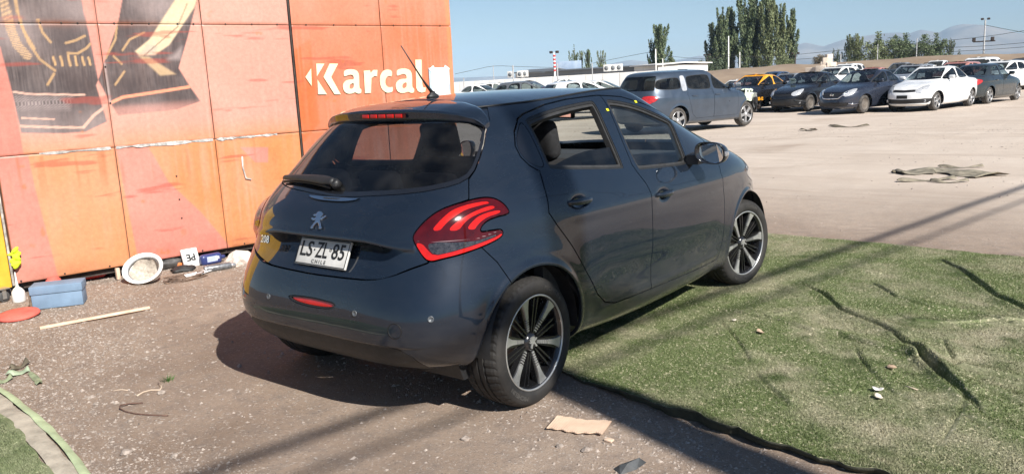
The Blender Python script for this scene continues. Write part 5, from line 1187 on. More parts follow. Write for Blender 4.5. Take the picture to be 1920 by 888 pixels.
WIRE = M('cable_brown', (.13, .085, .06), .7, 0, var=.4, scale=30)
m = MB(); x0, y0 = gpt(348, 524); rr = random.Random(8)
for k in range(5):
    ph = rr.uniform(0, 6); ra, rb = .11+.05*rr.random(), .055+.03*rr.random(); m.tube([(ra*math.cos(t+ph)+.02*math.sin(3*t), rb*math.sin(t+ph)*1.2+.03*(k-2)*.3, .010+.006*k+.006*math.sin(2*t+k)) for t in np.linspace(0, 5.6, 26)], .0048, 6)
wc = m.build('cable_coil', WIRE); wc.location = (x0, y0, 0); wc.rotation_euler = (0, 0, facing()); tag(wc, 'tangled coil of brown cable on the dirt right of the hard hat', 'cable')
x, y = gpt(372, 516); m = MB(); pts = [(-.13, -.03, .012), (-.02, -.055, .010), (.14, -.01, .014), (.15, .03, .018), (.03, .045, .012), (-.12, .02, .02)]; m.add(pts+[(a, b, c-.004) for a, b, c in pts], [tuple(range(6)), tuple(range(6, 12))[::-1]]+[(i, (i+1) % 6, 6+(i+1) % 6, 6+i) for i in range(6)]); pc = m.build('paper_scrap', M('paper_white', (.86, .86, .86), .7)); pc.location = (x, y, .01); pc.rotation_euler = (0, 0, facing(.2)); tag(pc, 'white torn paper scrap lying beside the cable coil', 'paper')
bpy.data.objects['paper_bag'].data.shade_flat()
# ground litter
def rod(name, P, r, mat, label, cat):
    Q = [gl_(*q[:2], dz=q[2] if len(q) > 2 else r) for q in P]; m = MB(); m.tube(Q, r, 7); return tag(m.build(name, mat), label, cat)
rod('bent_rod', [(315, 778), (285, 777), (255, 775), (235, 771), (225, 768, .012), (226, 764, .016), (245, 758, .010), (268, 755)], .0036, M('rusty_rod', (.10, .055, .040), .8, 0, var=.3, scale=40), 'bent rusty steel rod lying on the bare dirt', 'rod')
rod('dry_root', [(257, 742), (268, 735), (283, 731), (300, 731), (303, 726), (297, 719)], .0042, M('dry_root', (.48, .38, .29), .9, 0, var=.2), 'curved pale dry root lying near the grass tuft', 'root')
rod('dry_twig', [(213, 733), (228, 731), (240, 732)], .0026, M('dry_root', (.48, .38, .29), .9), 'short thin dry twig left of the curved root', 'twig')
tx, ty = gpt(313, 713); rr = np.random.default_rng(5); n = 90; aa = rr.uniform(0, 6.28, n); rad_ = rr.uniform(0, .035, n); hh = rr.uniform(.012, .04, n)
V = []; F = []
for i in range(n):
    cx_, cy_ = rad_[i]*math.cos(aa[i]), rad_[i]*math.sin(aa[i]); b_ = aa[i]+rr.uniform(-.6, .6); V += [(cx_+.002, cy_, 0), (cx_-.002, cy_, 0), (cx_+math.cos(b_)*hh[i]*.7, cy_+math.sin(b_)*hh[i]*.7, hh[i])]; F.append((3*i, 3*i+1, 3*i+2))
tf_ = mesh_np('grass_tuft', np.array(V), np.array(F), M('fresh_grass', (.07, .16, .03), .7, 0, var=.3, scale=40), None, False); tf_.location = (tx, ty, float(ground_z(tx, ty))); tag(tf_, 'tiny fresh green grass tuft growing in the dirt', 'grass')
# cardboard piece, corrugated
cx_, cy_ = gpt(1084, 803); m = MB(); nc = 121; vs = []
for i in range(nc):
    t = i/(nc-1); xx = -.125+.25*t; wob = .006*math.sin(t*9)+.004*math.sin(t*31)
    for s_ in (0, 1): vs.append((xx+.012*s_, (-.062+wob if s_ == 0 else .060+wob*.7), .010+.0005*math.sin(t*2*math.pi*24)+.010*abs(t-.5)**2*2+(.006 if s_ else 0)))
m.add(vs+[(a, b, c-.005) for a, b, c in vs], [(2*i, 2*i+2, 2*i+3, 2*i+1) for i in range(nc-1)]+[(2*nc+2*i, 2*nc+2*i+1, 2*nc+2*i+3, 2*nc+2*i+2) for i in range(nc-1)]+[(2*i, 2*nc+2*i, 2*nc+2*i+2, 2*i+2) for i in range(nc-1)]+[(2*i+1, 2*i+3, 2*nc+2*i+3, 2*nc+2*i+1) for i in range(nc-1)])
cb = m.build('cardboard_piece', M('corrugated_card', (.60, .43, .31), .85, 0, var=.08, scale=14)); cb.location = (cx_, cy_, float(ground_z(cx_, cy_))); cb.rotation_euler = (0, 0, rad(18)); tag(cb, 'torn corrugated cardboard piece lying on the dirt behind the rear wheel', 'cardboard')
cx_, cy_ = gpt(1142, 826); m = MB(); m.box((0, 0, .006), (.036, .026, .008), bev=.001); o = m.build('wood_chip', M('raw_pine', (.66, .49, .36), .75)); o.location = (cx_, cy_, float(ground_z(cx_, cy_))); tag(o, 'small square wood chip below the cardboard piece', 'wood chip')
# grey shard at the bottom edge
cx_, cy_ = gpt(1166, 880); m = MB(); m.add([(-.03, -.02, 0), (.025, -.03, 0), (.03, .05, 0), (.008, .12, 0), (-.022, .07, 0), (-.008, -.005, .022), (.012, .02, .028), (.006, .085, .030)], [(0, 1, 5), (1, 6, 5), (1, 2, 6), (2, 7, 6), (2, 3, 7), (3, 4, 7), (4, 5, 7), (4, 0, 5), (5, 6, 7), (0, 4, 3, 2, 1)])
o = m.build('plastic_shard', M('grey_shard', (.045, .048, .05), .5, 0, var=.3, scale=20)); o.location = (cx_, cy_, float(ground_z(cx_, cy_))); o.rotation_euler = (0, 0, rad(-20)); tag(o, 'upright grey broken shard at the bottom edge of the picture', 'shard')
# pale shells and dry leaf on the mat
def scrap(name, px, py, s, mat, label, cat, seed, bend=.5):
    x, y = gpt(px, py); r = random.Random(seed); m = MB(); n = 9; vs = []
    for i in range(n):
        t = i/(n-1)*2-1; w = math.sqrt(max(0, 1-t*t))*.55+.08
        for k in (-1, 0, 1): vs.append((t*s, k*w*s*(1+.2*r.random()), s*bend*(t*t*.6+k*k*.35)+.003*r.random()))
    m.add(vs, [(3*i+k, 3*i+3+k, 3*i+4+k, 3*i+1+k) for i in range(n-1) for k in (0, 1)], True); o = m.build(name, mat, recalc=False); md = o.modifiers.new('thick', 'SOLIDIFY'); md.thickness = .002
    o.location = (x, y, float(turf_z(np.array([x]), np.array([y]))[0])+.008 if (x > .3 and y > front_edge(x)) else float(ground_z(x, y))+.003); o.rotation_euler = (r.uniform(-.2, .2), r.uniform(-.2, .2), r.uniform(0, 6)); return tag(o, label, cat)
SHELLW = M('shell_white', (.78, .74, .70), .5, 0, var=.06, scale=30); LEAF = M('dry_leaf', (.38, .27, .19), .8, 0, var=.3, scale=40)
scrap('broken_shell', 1645, 739, .024, SHELLW, 'upper white broken shell piece lying on the grass mat', 'shell', 1)
scrap('broken_shell', 1647, 753, .022, M('shell_cream', (.70, .60, .50), .6), 'lower cream broken shell piece lying on the grass mat', 'shell', 2)
scrap('dry_leaf', 1672, 700, .030, LEAF, 'curled brown dry leaf on the mat above the shells', 'leaf', 3)
scrap('dry_leaf', 1425, 632, .026, LEAF, 'brown dry leaf on the mat right of the rear wheel', 'leaf', 4)
scrap('dry_leaf', 1376, 607, .014, M('pale_petal', (.62, .56, .46), .8), 'pale dry leaf on the mat near the sill shadow', 'leaf', 5)
rod('mat_twig', [(1697, 733, .03), (1708, 736, .03), (1720, 740, .03)], .003, M('dry_root', (.48, .38, .29), .9), 'short pale twig on the mat right of the shells', 'twig')
# torn green strips left of the pale mat
NET = M('torn_green', (.22, .25, .15), .85, 0, var=.3, scale=14); NETD = M('torn_dark', (.09, .075, .05), .85, 0, var=.4, scale=14)
def ribbon(name, P, w, mat, label, cat, lift=.012, seed=0, group=None):
    Q = chaikin([gpt(*q) for q in P], 2, False); n = len(Q); vs = []; d = np.gradient(Q, axis=0); d /= np.linalg.norm(d, axis=1, keepdims=True)
    for i in range(n):
        for k in (-1, -.3, .4, 1):
            ww = w*k*(1+.3*vnoise(np.array([i*.7]), np.array([k]), 1, seed)[0]); q = Q[i]+np.array([d[i, 1], -d[i, 0]])*ww; vs.append((q[0], q[1], float(ground_z(q[0], q[1]))+lift*(1-k*k*.7)*(1+.8*math.sin(i*.8+k))+.004))
    m = MB(); m.add(vs, [(4*i+k, 4*i+4+k, 4*i+5+k, 4*i+1+k) for i in range(n-1) for k in range(3)], True); return tag(m.build(name, mat, recalc=False), label, cat, group)
ribbon('torn_strip', [(17, 707), (38, 700), (55, 696)], .040, M('torn_mint', (.33, .40, .27), .85, 0, var=.2, scale=14), 'pale green folded scrap of mat left on the gravel', 'scrap', .02, 1)
ribbon('torn_strip', [(20, 697), (38, 690), (52, 683)], .018, NETD, 'dark brown strip above the pale green mat scrap', 'scrap', .025, 2)
ribbon('torn_strip', [(-8, 724), (8, 716), (22, 711)], .020, NET, 'green strip poking in from the left picture edge', 'scrap', .02, 3)
ribbon('torn_strip', [(58, 702), (68, 711), (74, 720)], .016, NET, 'short frayed green strip right of the pale mat scrap', 'scrap', .012, 4)
# cloth and straps lying in the lot
CLOTH = M('dirty_cloth', (.20, .175, .13), .95, 0, var=.35, scale=8, bump=.5, bscale=40)
cpts = [(1682, 327), (1705, 326), (1740, 322), (1775, 323), (1810, 327), (1845, 331), (1862, 333)]
ribbon('dirty_cloth', cpts, .26, CLOTH, 'long crumpled dirty khaki cloth lying on the dirt lot', 'cloth', .035, 11)
for i, (P, w, lb) in enumerate((([(1672, 327), (1684, 326), (1696, 329)], .03, 'short strap end sticking out left of the khaki cloth'), ([(1682, 342), (1730, 341), (1790, 337)], .05, 'long straight strap lying just below the khaki cloth'), ([(1745, 342), (1775, 345), (1815, 342)], .03, 'curved thin strap under the right half of the khaki cloth'), ([(1760, 313), (1800, 315), (1843, 312)], .035, 'thin dark strap lying just behind the khaki cloth'))): ribbon('strap', P, w, CLOTH if i else NETD, lb, 'strap', .03, 12+i)
for i, (P, w, lb) in enumerate((([(1557, 223), (1590, 225), (1628, 222)], .08, 'flat dark scrap on the lot in front of the parked dark sedan'), ([(1502, 232), (1513, 231), (1527, 232)], .10, 'small brown rag on the lot right of the wrecked minivan'))): ribbon('ground_scrap', P, w, NETD, lb, 'scrap', .04, 30+i)
# concrete utility pole behind the viewer with its two cables: their shadows cross the mat and the car
CONC = M('pole_concrete', (.42, .40, .37), .85, 0, var=.12, scale=5, bump=.2)
PX, PY = 8.27, -2.04
up_ = empty('utility_pole', (PX, PY, 0), rad(-17), 'tall concrete utility pole standing right of the viewer', 'pole')
m = MB(); m.lathe([(-.3, .165), (9.2, .125), (9.22, 0)], 20, 'z'); m.build('shaft', CONC, up_)
m = MB(); m.box((0, 0, 6.6), (.10, 1.2, .10), bev=.01); m.build('cross_arm', DARKSTEEL, up_)
for k, (off, r_, h_) in enumerate(((0., .030, 6.55), (.42, .016, 6.62))):
    m = MB(); dx, dy = .187, .982; P = []
    for t in np.linspace(-30, 42, 40): P.append((PX+off+dx*t, PY+dy*t, h_-.25*(1-((t-6)/36)**2)*.6+.15))
    m.tube(P, r_, 8); tag(m.build('overhead_cable', M('cable_black', (.02, .02, .02), .6)), ('thick black overhead cable whose shadow crosses the mat', 'thin black overhead cable beside the thick one')[k], 'cable')
# ---------------------------------------------------------------- the parked cars behind
# v, z_rear, z_corner, z_side, z_front, half width, y_rear, y_front, n_rear, n_front  (rear axle at y = 0)
SEDAN = [(0, .27, .25, .20, .19, .77, -.84, 3.33, 3.8, 3.2), (.6, .34, .32, .27, .26, .83, -.93, 3.43, 4, 3.2), (1.5, .48, .47, .44, .40, .850, -.96, 3.47, 4.2, 3.2), (2.5, .64, .64, .62, .55, .858, -.96, 3.45, 4.2, 3.3), (3.5, .82, .80, .77, .68, .852, -.94, 3.38, 4.2, 3.4),
         (4.2, .95, .92, .875, .775, .832, -.90, 3.25, 4.2, 3.5), (4.8, 1.005, .985, .935, .90, .795, -.70, 2.85, 4.2, 3.5), (5.4, 1.035, 1.02, .985, .985, .76, -.32, 2.38, 4.4, 3.6), (6.4, 1.17, 1.16, 1.14, 1.13, .70, .0, 2.02, 4.6, 3.6), (7.4, 1.32, 1.32, 1.32, 1.30, .625, .30, 1.64, 4.6, 3.6), (8.2, 1.415, 1.415, 1.425, 1.405, .545, .52, 1.36, 4.6, 3.6), (8.7, 1.45, 1.45, 1.462, 1.445, .44, .64, 1.22, 4, 3.4), (9.4, 1.475, 1.475, 1.48, 1.475, .02, .8, 1.05, 3, 3)]
HATCHB = [r[:] for r in HATCH[:12]]+[(10.2, 1.40, 1.41, 1.44, 1.42, .48, .05, 1.40, 4.4, 4.0), (11, 1.45, 1.45, 1.462, 1.45, .02, .4, 1.15, 3, 3)]
SUV = [(0, .34, .32, .27, .26, .80, -.80, 3.42, 4, 3.2), (.6, .42, .40, .34, .34, .87, -.88, 3.52, 4.3, 3.2), (1.5, .58, .57, .52, .50, .895, -.92, 3.56, 4.6, 3.3), (2.5, .76, .75, .72, .68, .90, -.92, 3.54, 4.6, 3.4), (3.5, .95, .93, .90, .84, .893, -.88, 3.48, 4.6, 3.6), (4.2, 1.07, 1.05, 1.00, .95, .875, -.83, 3.36, 4.6, 3.7), (4.8, 1.15, 1.13, 1.07, 1.06, .85, -.78, 2.95, 4.8, 3.8), (5.4, 1.22, 1.20, 1.13, 1.12, .82, -.73, 2.52, 5, 3.8), (6.4, 1.36, 1.35, 1.30, 1.28, .765, -.62, 2.12, 5, 3.8), (7.4, 1.51, 1.51, 1.50, 1.47, .70, -.48, 1.74, 5, 3.8), (8.2, 1.60, 1.60, 1.62, 1.59, .63, -.35, 1.45, 5, 3.8), (8.7, 1.64, 1.64, 1.66, 1.64, .52, -.22, 1.30, 4.6, 3.6), (9.4, 1.68, 1.68, 1.69, 1.68, .02, .3, 1.0, 3, 3)]
VAN = [(0, .30, .28, .24, .22, .86, -.92, 3.75, 4.4, 3.4), (.6, .38, .36, .30, .30, .93, -1.0, 3.84, 4.6, 3.4), (1.5, .55, .54, .48, .46, .965, -1.04, 3.88, 5, 3.4), (2.5, .76, .75, .70, .66, .985, -1.05, 3.86, 5, 3.4), (3.5, .95, .93, .90, .82, .985, -1.03, 3.80, 5, 3.5), (4.2, 1.06, 1.04, 1.01, .93, .965, -1.0, 3.66, 5, 3.6), (4.8, 1.12, 1.10, 1.07, 1.03, .94, -.97, 3.25, 5, 3.7), (5.4, 1.18, 1.16, 1.13, 1.09, .915, -.94, 2.86, 5, 3.7), (6.4, 1.34, 1.34, 1.32, 1.28, .86, -.86, 2.38, 5, 3.7), (7.4, 1.54, 1.54, 1.53, 1.50, .79, -.74, 1.92, 5, 3.7), (8.2, 1.67, 1.67, 1.67, 1.65, .70, -.62, 1.6, 5, 3.7), (8.7, 1.72, 1.72, 1.725, 1.71, .58, -.48, 1.42, 4.6, 3.6), (9.4, 1.76, 1.76, 1.765, 1.76, .02, .2, 1.0, 3, 3)]
def roundpoly(P, r=.07):
    """corners rounded off, straight runs kept"""
    P = np.asarray(P, float); Q = []
    for i in range(len(P)):
        a, b, c = P[i-1], P[i], P[(i+1) % len(P)]
        for o in (a, c): v = o-b; L_ = np.hypot(*v); Q.append(b+v*min(.45, r/L_))
    return chaikin(Q, 2)
KINDS = {
 'sedan': dict(rows=SEDAN, ym=1.25, wb=2.58, wr=.315, win=([(.20, 1.045), (.30, 1.16), (.52, 1.32), (.70, 1.385), (.98, 1.405), (.98, 1.03)], [(1.05, 1.405), (1.22, 1.39), (1.55, 1.27), (1.95, 1.09), (2.02, 1.02), (1.05, 1.02)]), quarter=None, doors=((.25, 1.015, .30), (1.015, 2.05, .30)), wsz=(1.03, 1.40), rgz=(1.075, 1.39), belt=1.0),
 'hatch': dict(rows=HATCHB, ym=1.25, wb=2.53, wr=.31, win=([(.30, 1.08), (.30, 1.30), (.55, 1.365), (.98, 1.385), (.98, 1.03)], [(1.05, 1.385), (1.25, 1.36), (1.66, 1.235), (1.92, 1.05), (1.95, 1.0), (1.05, 1.01)]), doors=((.25, 1.015, .30), (1.015, 2.05, .30)), wsz=(1.06, 1.37), rgz=(1.05, 1.33), belt=1.0),
 'suv': dict(rows=SUV, ym=1.3, wb=2.65, wr=.35, win=([(.28, 1.20), (.32, 1.50), (.60, 1.56), (1.00, 1.585), (1.00, 1.17)], [(1.07, 1.585), (1.30, 1.56), (1.66, 1.43), (2.10, 1.22), (2.14, 1.17), (1.07, 1.17)], [(-.50, 1.25), (-.36, 1.47), (.20, 1.51), (.18, 1.22)]), doors=((.28, 1.035, .42), (1.035, 2.15, .42)), wsz=(1.17, 1.57), rgz=(1.24, 1.56), belt=1.15),
 'van': dict(rows=VAN, ym=1.4, wb=3.05, wr=.365, win=([(.42, 1.20), (.42, 1.58), (1.42, 1.61), (1.42, 1.17)], [(1.50, 1.61), (1.75, 1.57), (2.15, 1.38), (2.52, 1.17), (2.52, 1.14), (1.50, 1.16)], [(-.74, 1.23), (-.62, 1.52), (.18, 1.565), (.18, 1.21)]), doors=((.42, 1.46, .38), (1.46, 2.55, .38)), wsz=(1.14, 1.62), rgz=(1.22, 1.61), belt=1.15),
}
CARGLASS = glass('lot_glass', (.20, .23, .24)); CARGLASS2 = glass('lot_glass_clear', (.50, .56, .56))
HEADLAMP = M('headlamp', (.62, .64, .66), .12, .4, var=.35, scale=30, coat=1.)
LOTRED = M('lot_red_lens', (.42, .02, .02), .2, 0, var=.2, scale=20, coat=1.)
STEELRIM = M('lot_rim', (.48, .48, .48), .35, .8, var=.15, scale=20); DIRTYTYRE = M('dusty_tyre', (.055, .05, .045), .9, 0, var=.4, scale=8)
def lot_wheel(r=.31, spokes=5, rim=None, bare=False):
    w = empty('wheel'); R = r
    m = MB(); m.lathe([(-.20, R*.68), (-.205, R*.86), (-.18, R*.97), (-.15, R), (-.05, R), (-.02, R*.97), (.0, R*.86), (-.004, R*.68), (-.03, R*.66)], 36); m.build('tyre', DIRTYTYRE, w)
    m = MB(); m.lathe([(-.12, 0), (-.10, R*.60), (-.01, R*.66), (.0, R*.69), (-.01, R*.70)], 36); rimo = m.build('rim', RIMBLACK if not bare else DIRTYTYRE, w)
    m = MB()
    if not bare:
        for k in range(spokes):
            a = 2*math.pi*k/spokes; m.prism([(-.035, .02), (.035, .02), (R*.12, R*.55), (R*.20, R*.685), (-R*.20, R*.685), (-R*.12, R*.55)], 0, -.035, -.006, mat=Matrix.Rotation(a, 4, 'X'))
        m.lathe([(-.01, R*.66), (.002, R*.665), (.002, R*.70), (-.01, R*.705)], 36); m.lathe([(-.03, 0), (-.004, 0), (-.004, .045), (-.03, .06)], 20)
    else:
        m.lathe([(-.05, 0), (-.03, .03), (-.03, .06), (-.055, .09), (-.03, R*.55), (-.01, R*.64)], 30)
    m.build('wheel_face', rim or STEELRIM, rimo)
    return w
WHEELS = {}
def lot_car(name, label, kind, paint, loc, heading, scale=1., fine=True, group='cars parked in the lot', roofpaint=None, wheel='alloy', clear=True, detail=True, front=None, nose_cut=None, plate=True, rear_lamps=True, cat='car', low=False, pillar=None):
    K = KINDS[kind]; root = empty(name, loc, rad(heading-90), label, cat, group); root.scale = (scale,)*3
    q = np.array(K['rows'], float); wb = K['wb']; wr = K['wr']
    n1, n2, n3 = (110, 110, 90) if fine else (44, 44, 40)
    G = shell(K['rows'], K['ym'], n1, n2, n3, pspline)
    def disp(A):
        X, Y, Z = np.abs(A[..., 0]), A[..., 1], A[..., 2]; d = np.zeros(X.shape)
        for yc in (0, wb): r_ = np.hypot(Y-yc, Z-wr); d += smooth01((X-.62)/.12)*(.012*np.exp(-((r_-wr-.05)/.03)**2))
        d += .007*np.exp(-((Z-(K['belt']-.14))/.03)**2)*(X > .6)-.008*np.exp(-((Z-(K['belt']-.50))/.09)**2)*(X > .6)*smooth01((Y-.5)/.2)*smooth01((2.1-Y)/.2)
        return d
    S, GG, NN = grid_shell(G, disp); F = S.F; ax = lambda V: np.abs(V[:, 0]); yfm = q[:, 7].max(); yrm = q[:, 6].min(); TF = lambda V: np.abs(V[:, 0])-V[:, 1]+yfm; TR = lambda V: np.abs(V[:, 0])+V[:, 1]-yrm
    wz = lambda z, c: np.interp(z, q[:, c], q[:, 5])
    def side_of(Fp, sgn): return Fp[(S.V[np.where(Fp < 0, Fp[:, :1], Fp)][:, :, 0].mean(1)*sgn) > 0]
    for yc in (0, wb): _, F = S.cut(F, lambda V: np.where(ax(V) > .5, np.hypot(V[:, 1]-yc, V[:, 2]-wr)-wr-.045, 1.))
    if nose_cut: _, F = S.cut(F, lambda V: nose_cut-V[:, 1]-.25*(V[:, 2]-.6)-.03*np.sin(V[:, 2]*21))
    # windscreen, back glass
    z0, z1 = K['wsz']; Wf, F = S.cut(F, lambda V: np.where(V[:, 1] > K['ym']-.1, np.maximum(np.maximum(z0-V[:, 2]+.02*(ax(V)/.6)**2, V[:, 2]-z1), ax(V)-.83*wz(V[:, 2], 4)), 1.), .004)
    gm = CARGLASS2 if clear else CARGLASS
    S.mesh('windscreen', Wf, gm, root, 0, -.004)
    z0, z1 = K['rgz']; Rf, F = S.cut(F, lambda V: np.where(V[:, 1] < K['ym']-.6, np.maximum(np.maximum(z0-V[:, 2], V[:, 2]-z1), ax(V)-.80*wz(V[:, 2], 1)), 1.), .004, lambda V: V[:, 1] < K['ym']-.5)
    S.mesh('rear_window', Rf, CARGLASS, root, 0, -.004)
    wins = []
    for k, W in enumerate(K['win']):
        c = roundpoly(W, .08); I, F = S.cut(F, lambda V: sdf(c, V[:, 1], V[:, 2]), 0, lambda V: ax(V) > .35); I2, R2 = S.cut(I, lambda V: sdf(c, V[:, 1], V[:, 2])+.015); wins.append((I2, R2))
    # lamps, grille, bumper openings
    fr = dict(lamp=[(.52, .62), (.50, .70), (.62, .76), (.95, .84), (1.28, .88), (1.20, .80), (.98, .68), (.70, .60)], grille=[(-.1, .63), (.42, .66), (.46, .74), (.40, .77), (-.1, .78)], intake=[(-.1, .27), (.58, .29), (.66, .36), (.55, .43), (-.1, .44)], z=0.)
    if front: fr.update(front)
    dz = fr['z']
    front_m = lambda V: V[:, 1] > wb-.1
    extra = []
    if detail and not nose_cut:
        c1 = chaikin([(a, b+dz) for a, b in fr['lamp']], 1); H, F = S.cut(F, lambda V: sdf(c1, TF(V), V[:, 2]), .006, front_m); extra.append(('headlight', H, HEADLAMP, 2))
        c2 = [(a, b+dz) for a, b in fr['grille']]; Gr, F = S.cut(F, lambda V: np.where(V[:, 1] > wb+.3, sdf(c2, ax(V), V[:, 2]), 1.), .004, front_m); extra.append(('grille', Gr, BLACK, 1))
        c3 = [(a, b+dz) for a, b in fr['intake']]; It, F = S.cut(F, lambda V: np.where(V[:, 1] > wb+.3, sdf(c3, ax(V), V[:, 2]), 1.), .004, front_m); extra.append(('bumper_intake', It, BLACK, 1))
    if rear_lamps:
        rl = [(.20, K['belt']-.30), (.30, K['belt']-.08), (.62, K['belt']-.06), (.95, K['belt']-.10), (.90, K['belt']-.20), (.55, K['belt']-.30)]
        c4 = chaikin(rl, 1); Rl, F = S.cut(F, lambda V: sdf(c4, TR(V)-.25, V[:, 2]), .006, lambda V: V[:, 1] < .2); extra.append(('tail_light', Rl, LOTRED, 2))
    if pillar:
        pc = roundpoly(pillar, .04); Pf, F = S.cut(F, lambda V: sdf(pc, V[:, 1], V[:, 2]), .004, lambda V: ax(V) > .5)
        for sg in (1, -1): S.mesh('bright_pillar', side_of(Pf, sg), M('satin_silver', (.60, .61, .62), .35, .6), root, .006, .002)
    # doors
    drs = {1: [], -1: []}
    if fine:
        for y0, y1, zb in K['doors']:
            top = q[-4, 3]-.01; P = [(y0+.02, K['belt']+.05), (y0-.06 if y0 < .6 else y0, K['belt']-.10), (y0+.02 if y0 > .6 else y0+.12, zb+.14), (y0+.30 if y0 < .6 else y0, zb), (y1, zb), (y1, K['belt']), (y1, K['belt']+.02)]
            c5 = P; D, F = S.cut(F, lambda V: np.where(V[:, 2] < K['belt']+.03, sdf(c5, V[:, 1], V[:, 2], .1), 1.), .007, lambda V: ax(V) > .5)
            for sg in (1, -1): drs[sg].append(S.mesh('door', side_of(D, sg), paint, root, .012))
    # roof colour split
    if roofpaint is not None:
        Rp, F = S.cut(F, lambda V: K['belt']+.06-V[:, 2]); S.mesh('roof', Rp, roofpaint, root, .01)
    S.mesh('body', F, paint, root, .015)
    for I2, R2 in wins:
        for sg in (1, -1): w_ = S.mesh('side_window', side_of(I2, sg), gm, root, 0, -.010); S.mesh('window_seal', side_of(R2, sg), RUBBER, w_, .012, -.003)
    for nm, Fp, mt, sides in extra:
        if sides == 2:
            for sg in (1, -1): S.mesh(nm, side_of(Fp, sg), mt, root, .01, .001)
        else: S.mesh(nm, Fp, mt, root, .01, -.012)
    right = GG[:, G.shape[1]-1:]
    def sx_at(y, z): m_ = np.where(right[..., 0] > .3, (right[..., 1]-y)**2+(right[..., 2]-z)**2, 9); return right[np.unravel_index(m_.argmin(), m_.shape)][0]
    def yf_at(x, z): m_ = np.where(right[..., 1] > wb, (right[..., 0]-x)**2+(right[..., 2]-z)**2, 9); return right[np.unravel_index(m_.argmin(), m_.shape)][1]
    if fine:
        b_ = K['belt']
        for sg in (1, -1):
            for di, (y0, y1, zb) in enumerate(K['doors']):
                hy = y0+.14 if y0 > .6 else y0+.20; m = MB(); x_ = sx_at(hy, b_-.13); m.box((sg*(x_+.018), hy, b_-.13), (.03, .19, .035), bev=.012); m.build('door_handle', paint if paint is not None else BLACK, drs[sg][di])
            my = K['doors'][1][1]-.32; x_ = sx_at(my, b_+.02); m = MB(); m.box((sg*(x_+.12), my, b_+.09), (.20, .10, .13), bev=.04); mo = m.build('door_mirror', paint, root)
            m = MB(); m.box((sg*(x_+.02), my+.02, b_+.035), (.08, .06, .05), bev=.01); m.build('mirror_foot', BLACK, mo)
            if not nose_cut and detail:
                m = MB(); m.lathe([(0, 0), (0, .045), (.012, .05), (.012, .035), (.004, 0)], 16, 'y', Matrix.Translation((sg*.62, yf_at(.62, .36+dz)-.01, .36+dz))); m.build('fog_lamp', HEADLAMP, root)
    if plate and detail and not nose_cut:
        m = MB(); m.box((0, yf_at(0, .50+dz)+.006, .50+dz), (.36, .012, .11), bev=.003); m.build('licence_plate', PRINTBLACK if plate == 'black' else PLATEWHITE, root)
    m = MB(); m.box((0, K['ym'], wr*.9), (1.30, wb+.9, .22)); m.build('underbody', BLACK, root)
    if fine:
        for x_ in (-.36, .36):
            bk = Matrix.Translation((x_, .95, K['belt']-.50)) @ Matrix.Rotation(rad(14), 4, 'X'); m = MB(); m.box((0, 0, .30), (.48, .14, .60), mat=bk, bev=.05); m.box((0, 0, .69), (.26, .10, .18), mat=bk, bev=.04); m.build('front_seat', FABRIC, root)
        m = MB(); m.prism([(1.75, .5), (1.72, K['belt']-.08), (1.85, K['belt']-.02), (2.35, K['belt']-.06), (2.3, .5)], 0, -.68, .68); m.build('dashboard', TRIMGREY, root)
    if wheel not in WHEELS: WHEELS[wheel] = lot_wheel(spokes={'alloy': 7, 'five': 5, 'multi': 9, 'steel': 5}[wheel], bare=wheel == 'steel', rim=M('dull_steel_wheel', (.16, .14, .12), .7, .4) if wheel == 'steel' else None); first = True
    else: first = False
    if not low:
        for i, (sx, yc) in enumerate(((1, 0), (1, wb), (-1, 0), (-1, wb))):
            o = WHEELS[wheel] if (first and i == 0) else copy_tree(WHEELS[wheel]); o.parent = root; k_ = wr/.31; o.scale = (k_, k_, k_); xw = sx_at(yc, wr+.12)-.02; o.location = (sx*xw, yc, wr); o.rotation_euler = (i*.5, 0, 0 if sx > 0 else math.pi)
    return root, yf_at, sx_at
def paintm(name, col, metal=.3, rough=.35, dust=.0):
    m = M('lot_'+name, col, rough, metal, var=.10, scale=2.5, coat=.8, rvar=.25); return m
def front_at(px, py, wb, heading, side, z=-.22, half=.76):
    """put a car so that its front wheel (side +1 right, -1 left) stands on the ground seen at a pixel"""
    x, y = gpt(px, py, z); h = np.array([math.cos(rad(heading)), math.sin(rad(heading))]); r_ = np.array([h[1], -h[0]]); c = np.array([x, y])-h*wb-r_*half*side; return (float(c[0]), float(c[1]), float(lot_drop(c[0], c[1])))
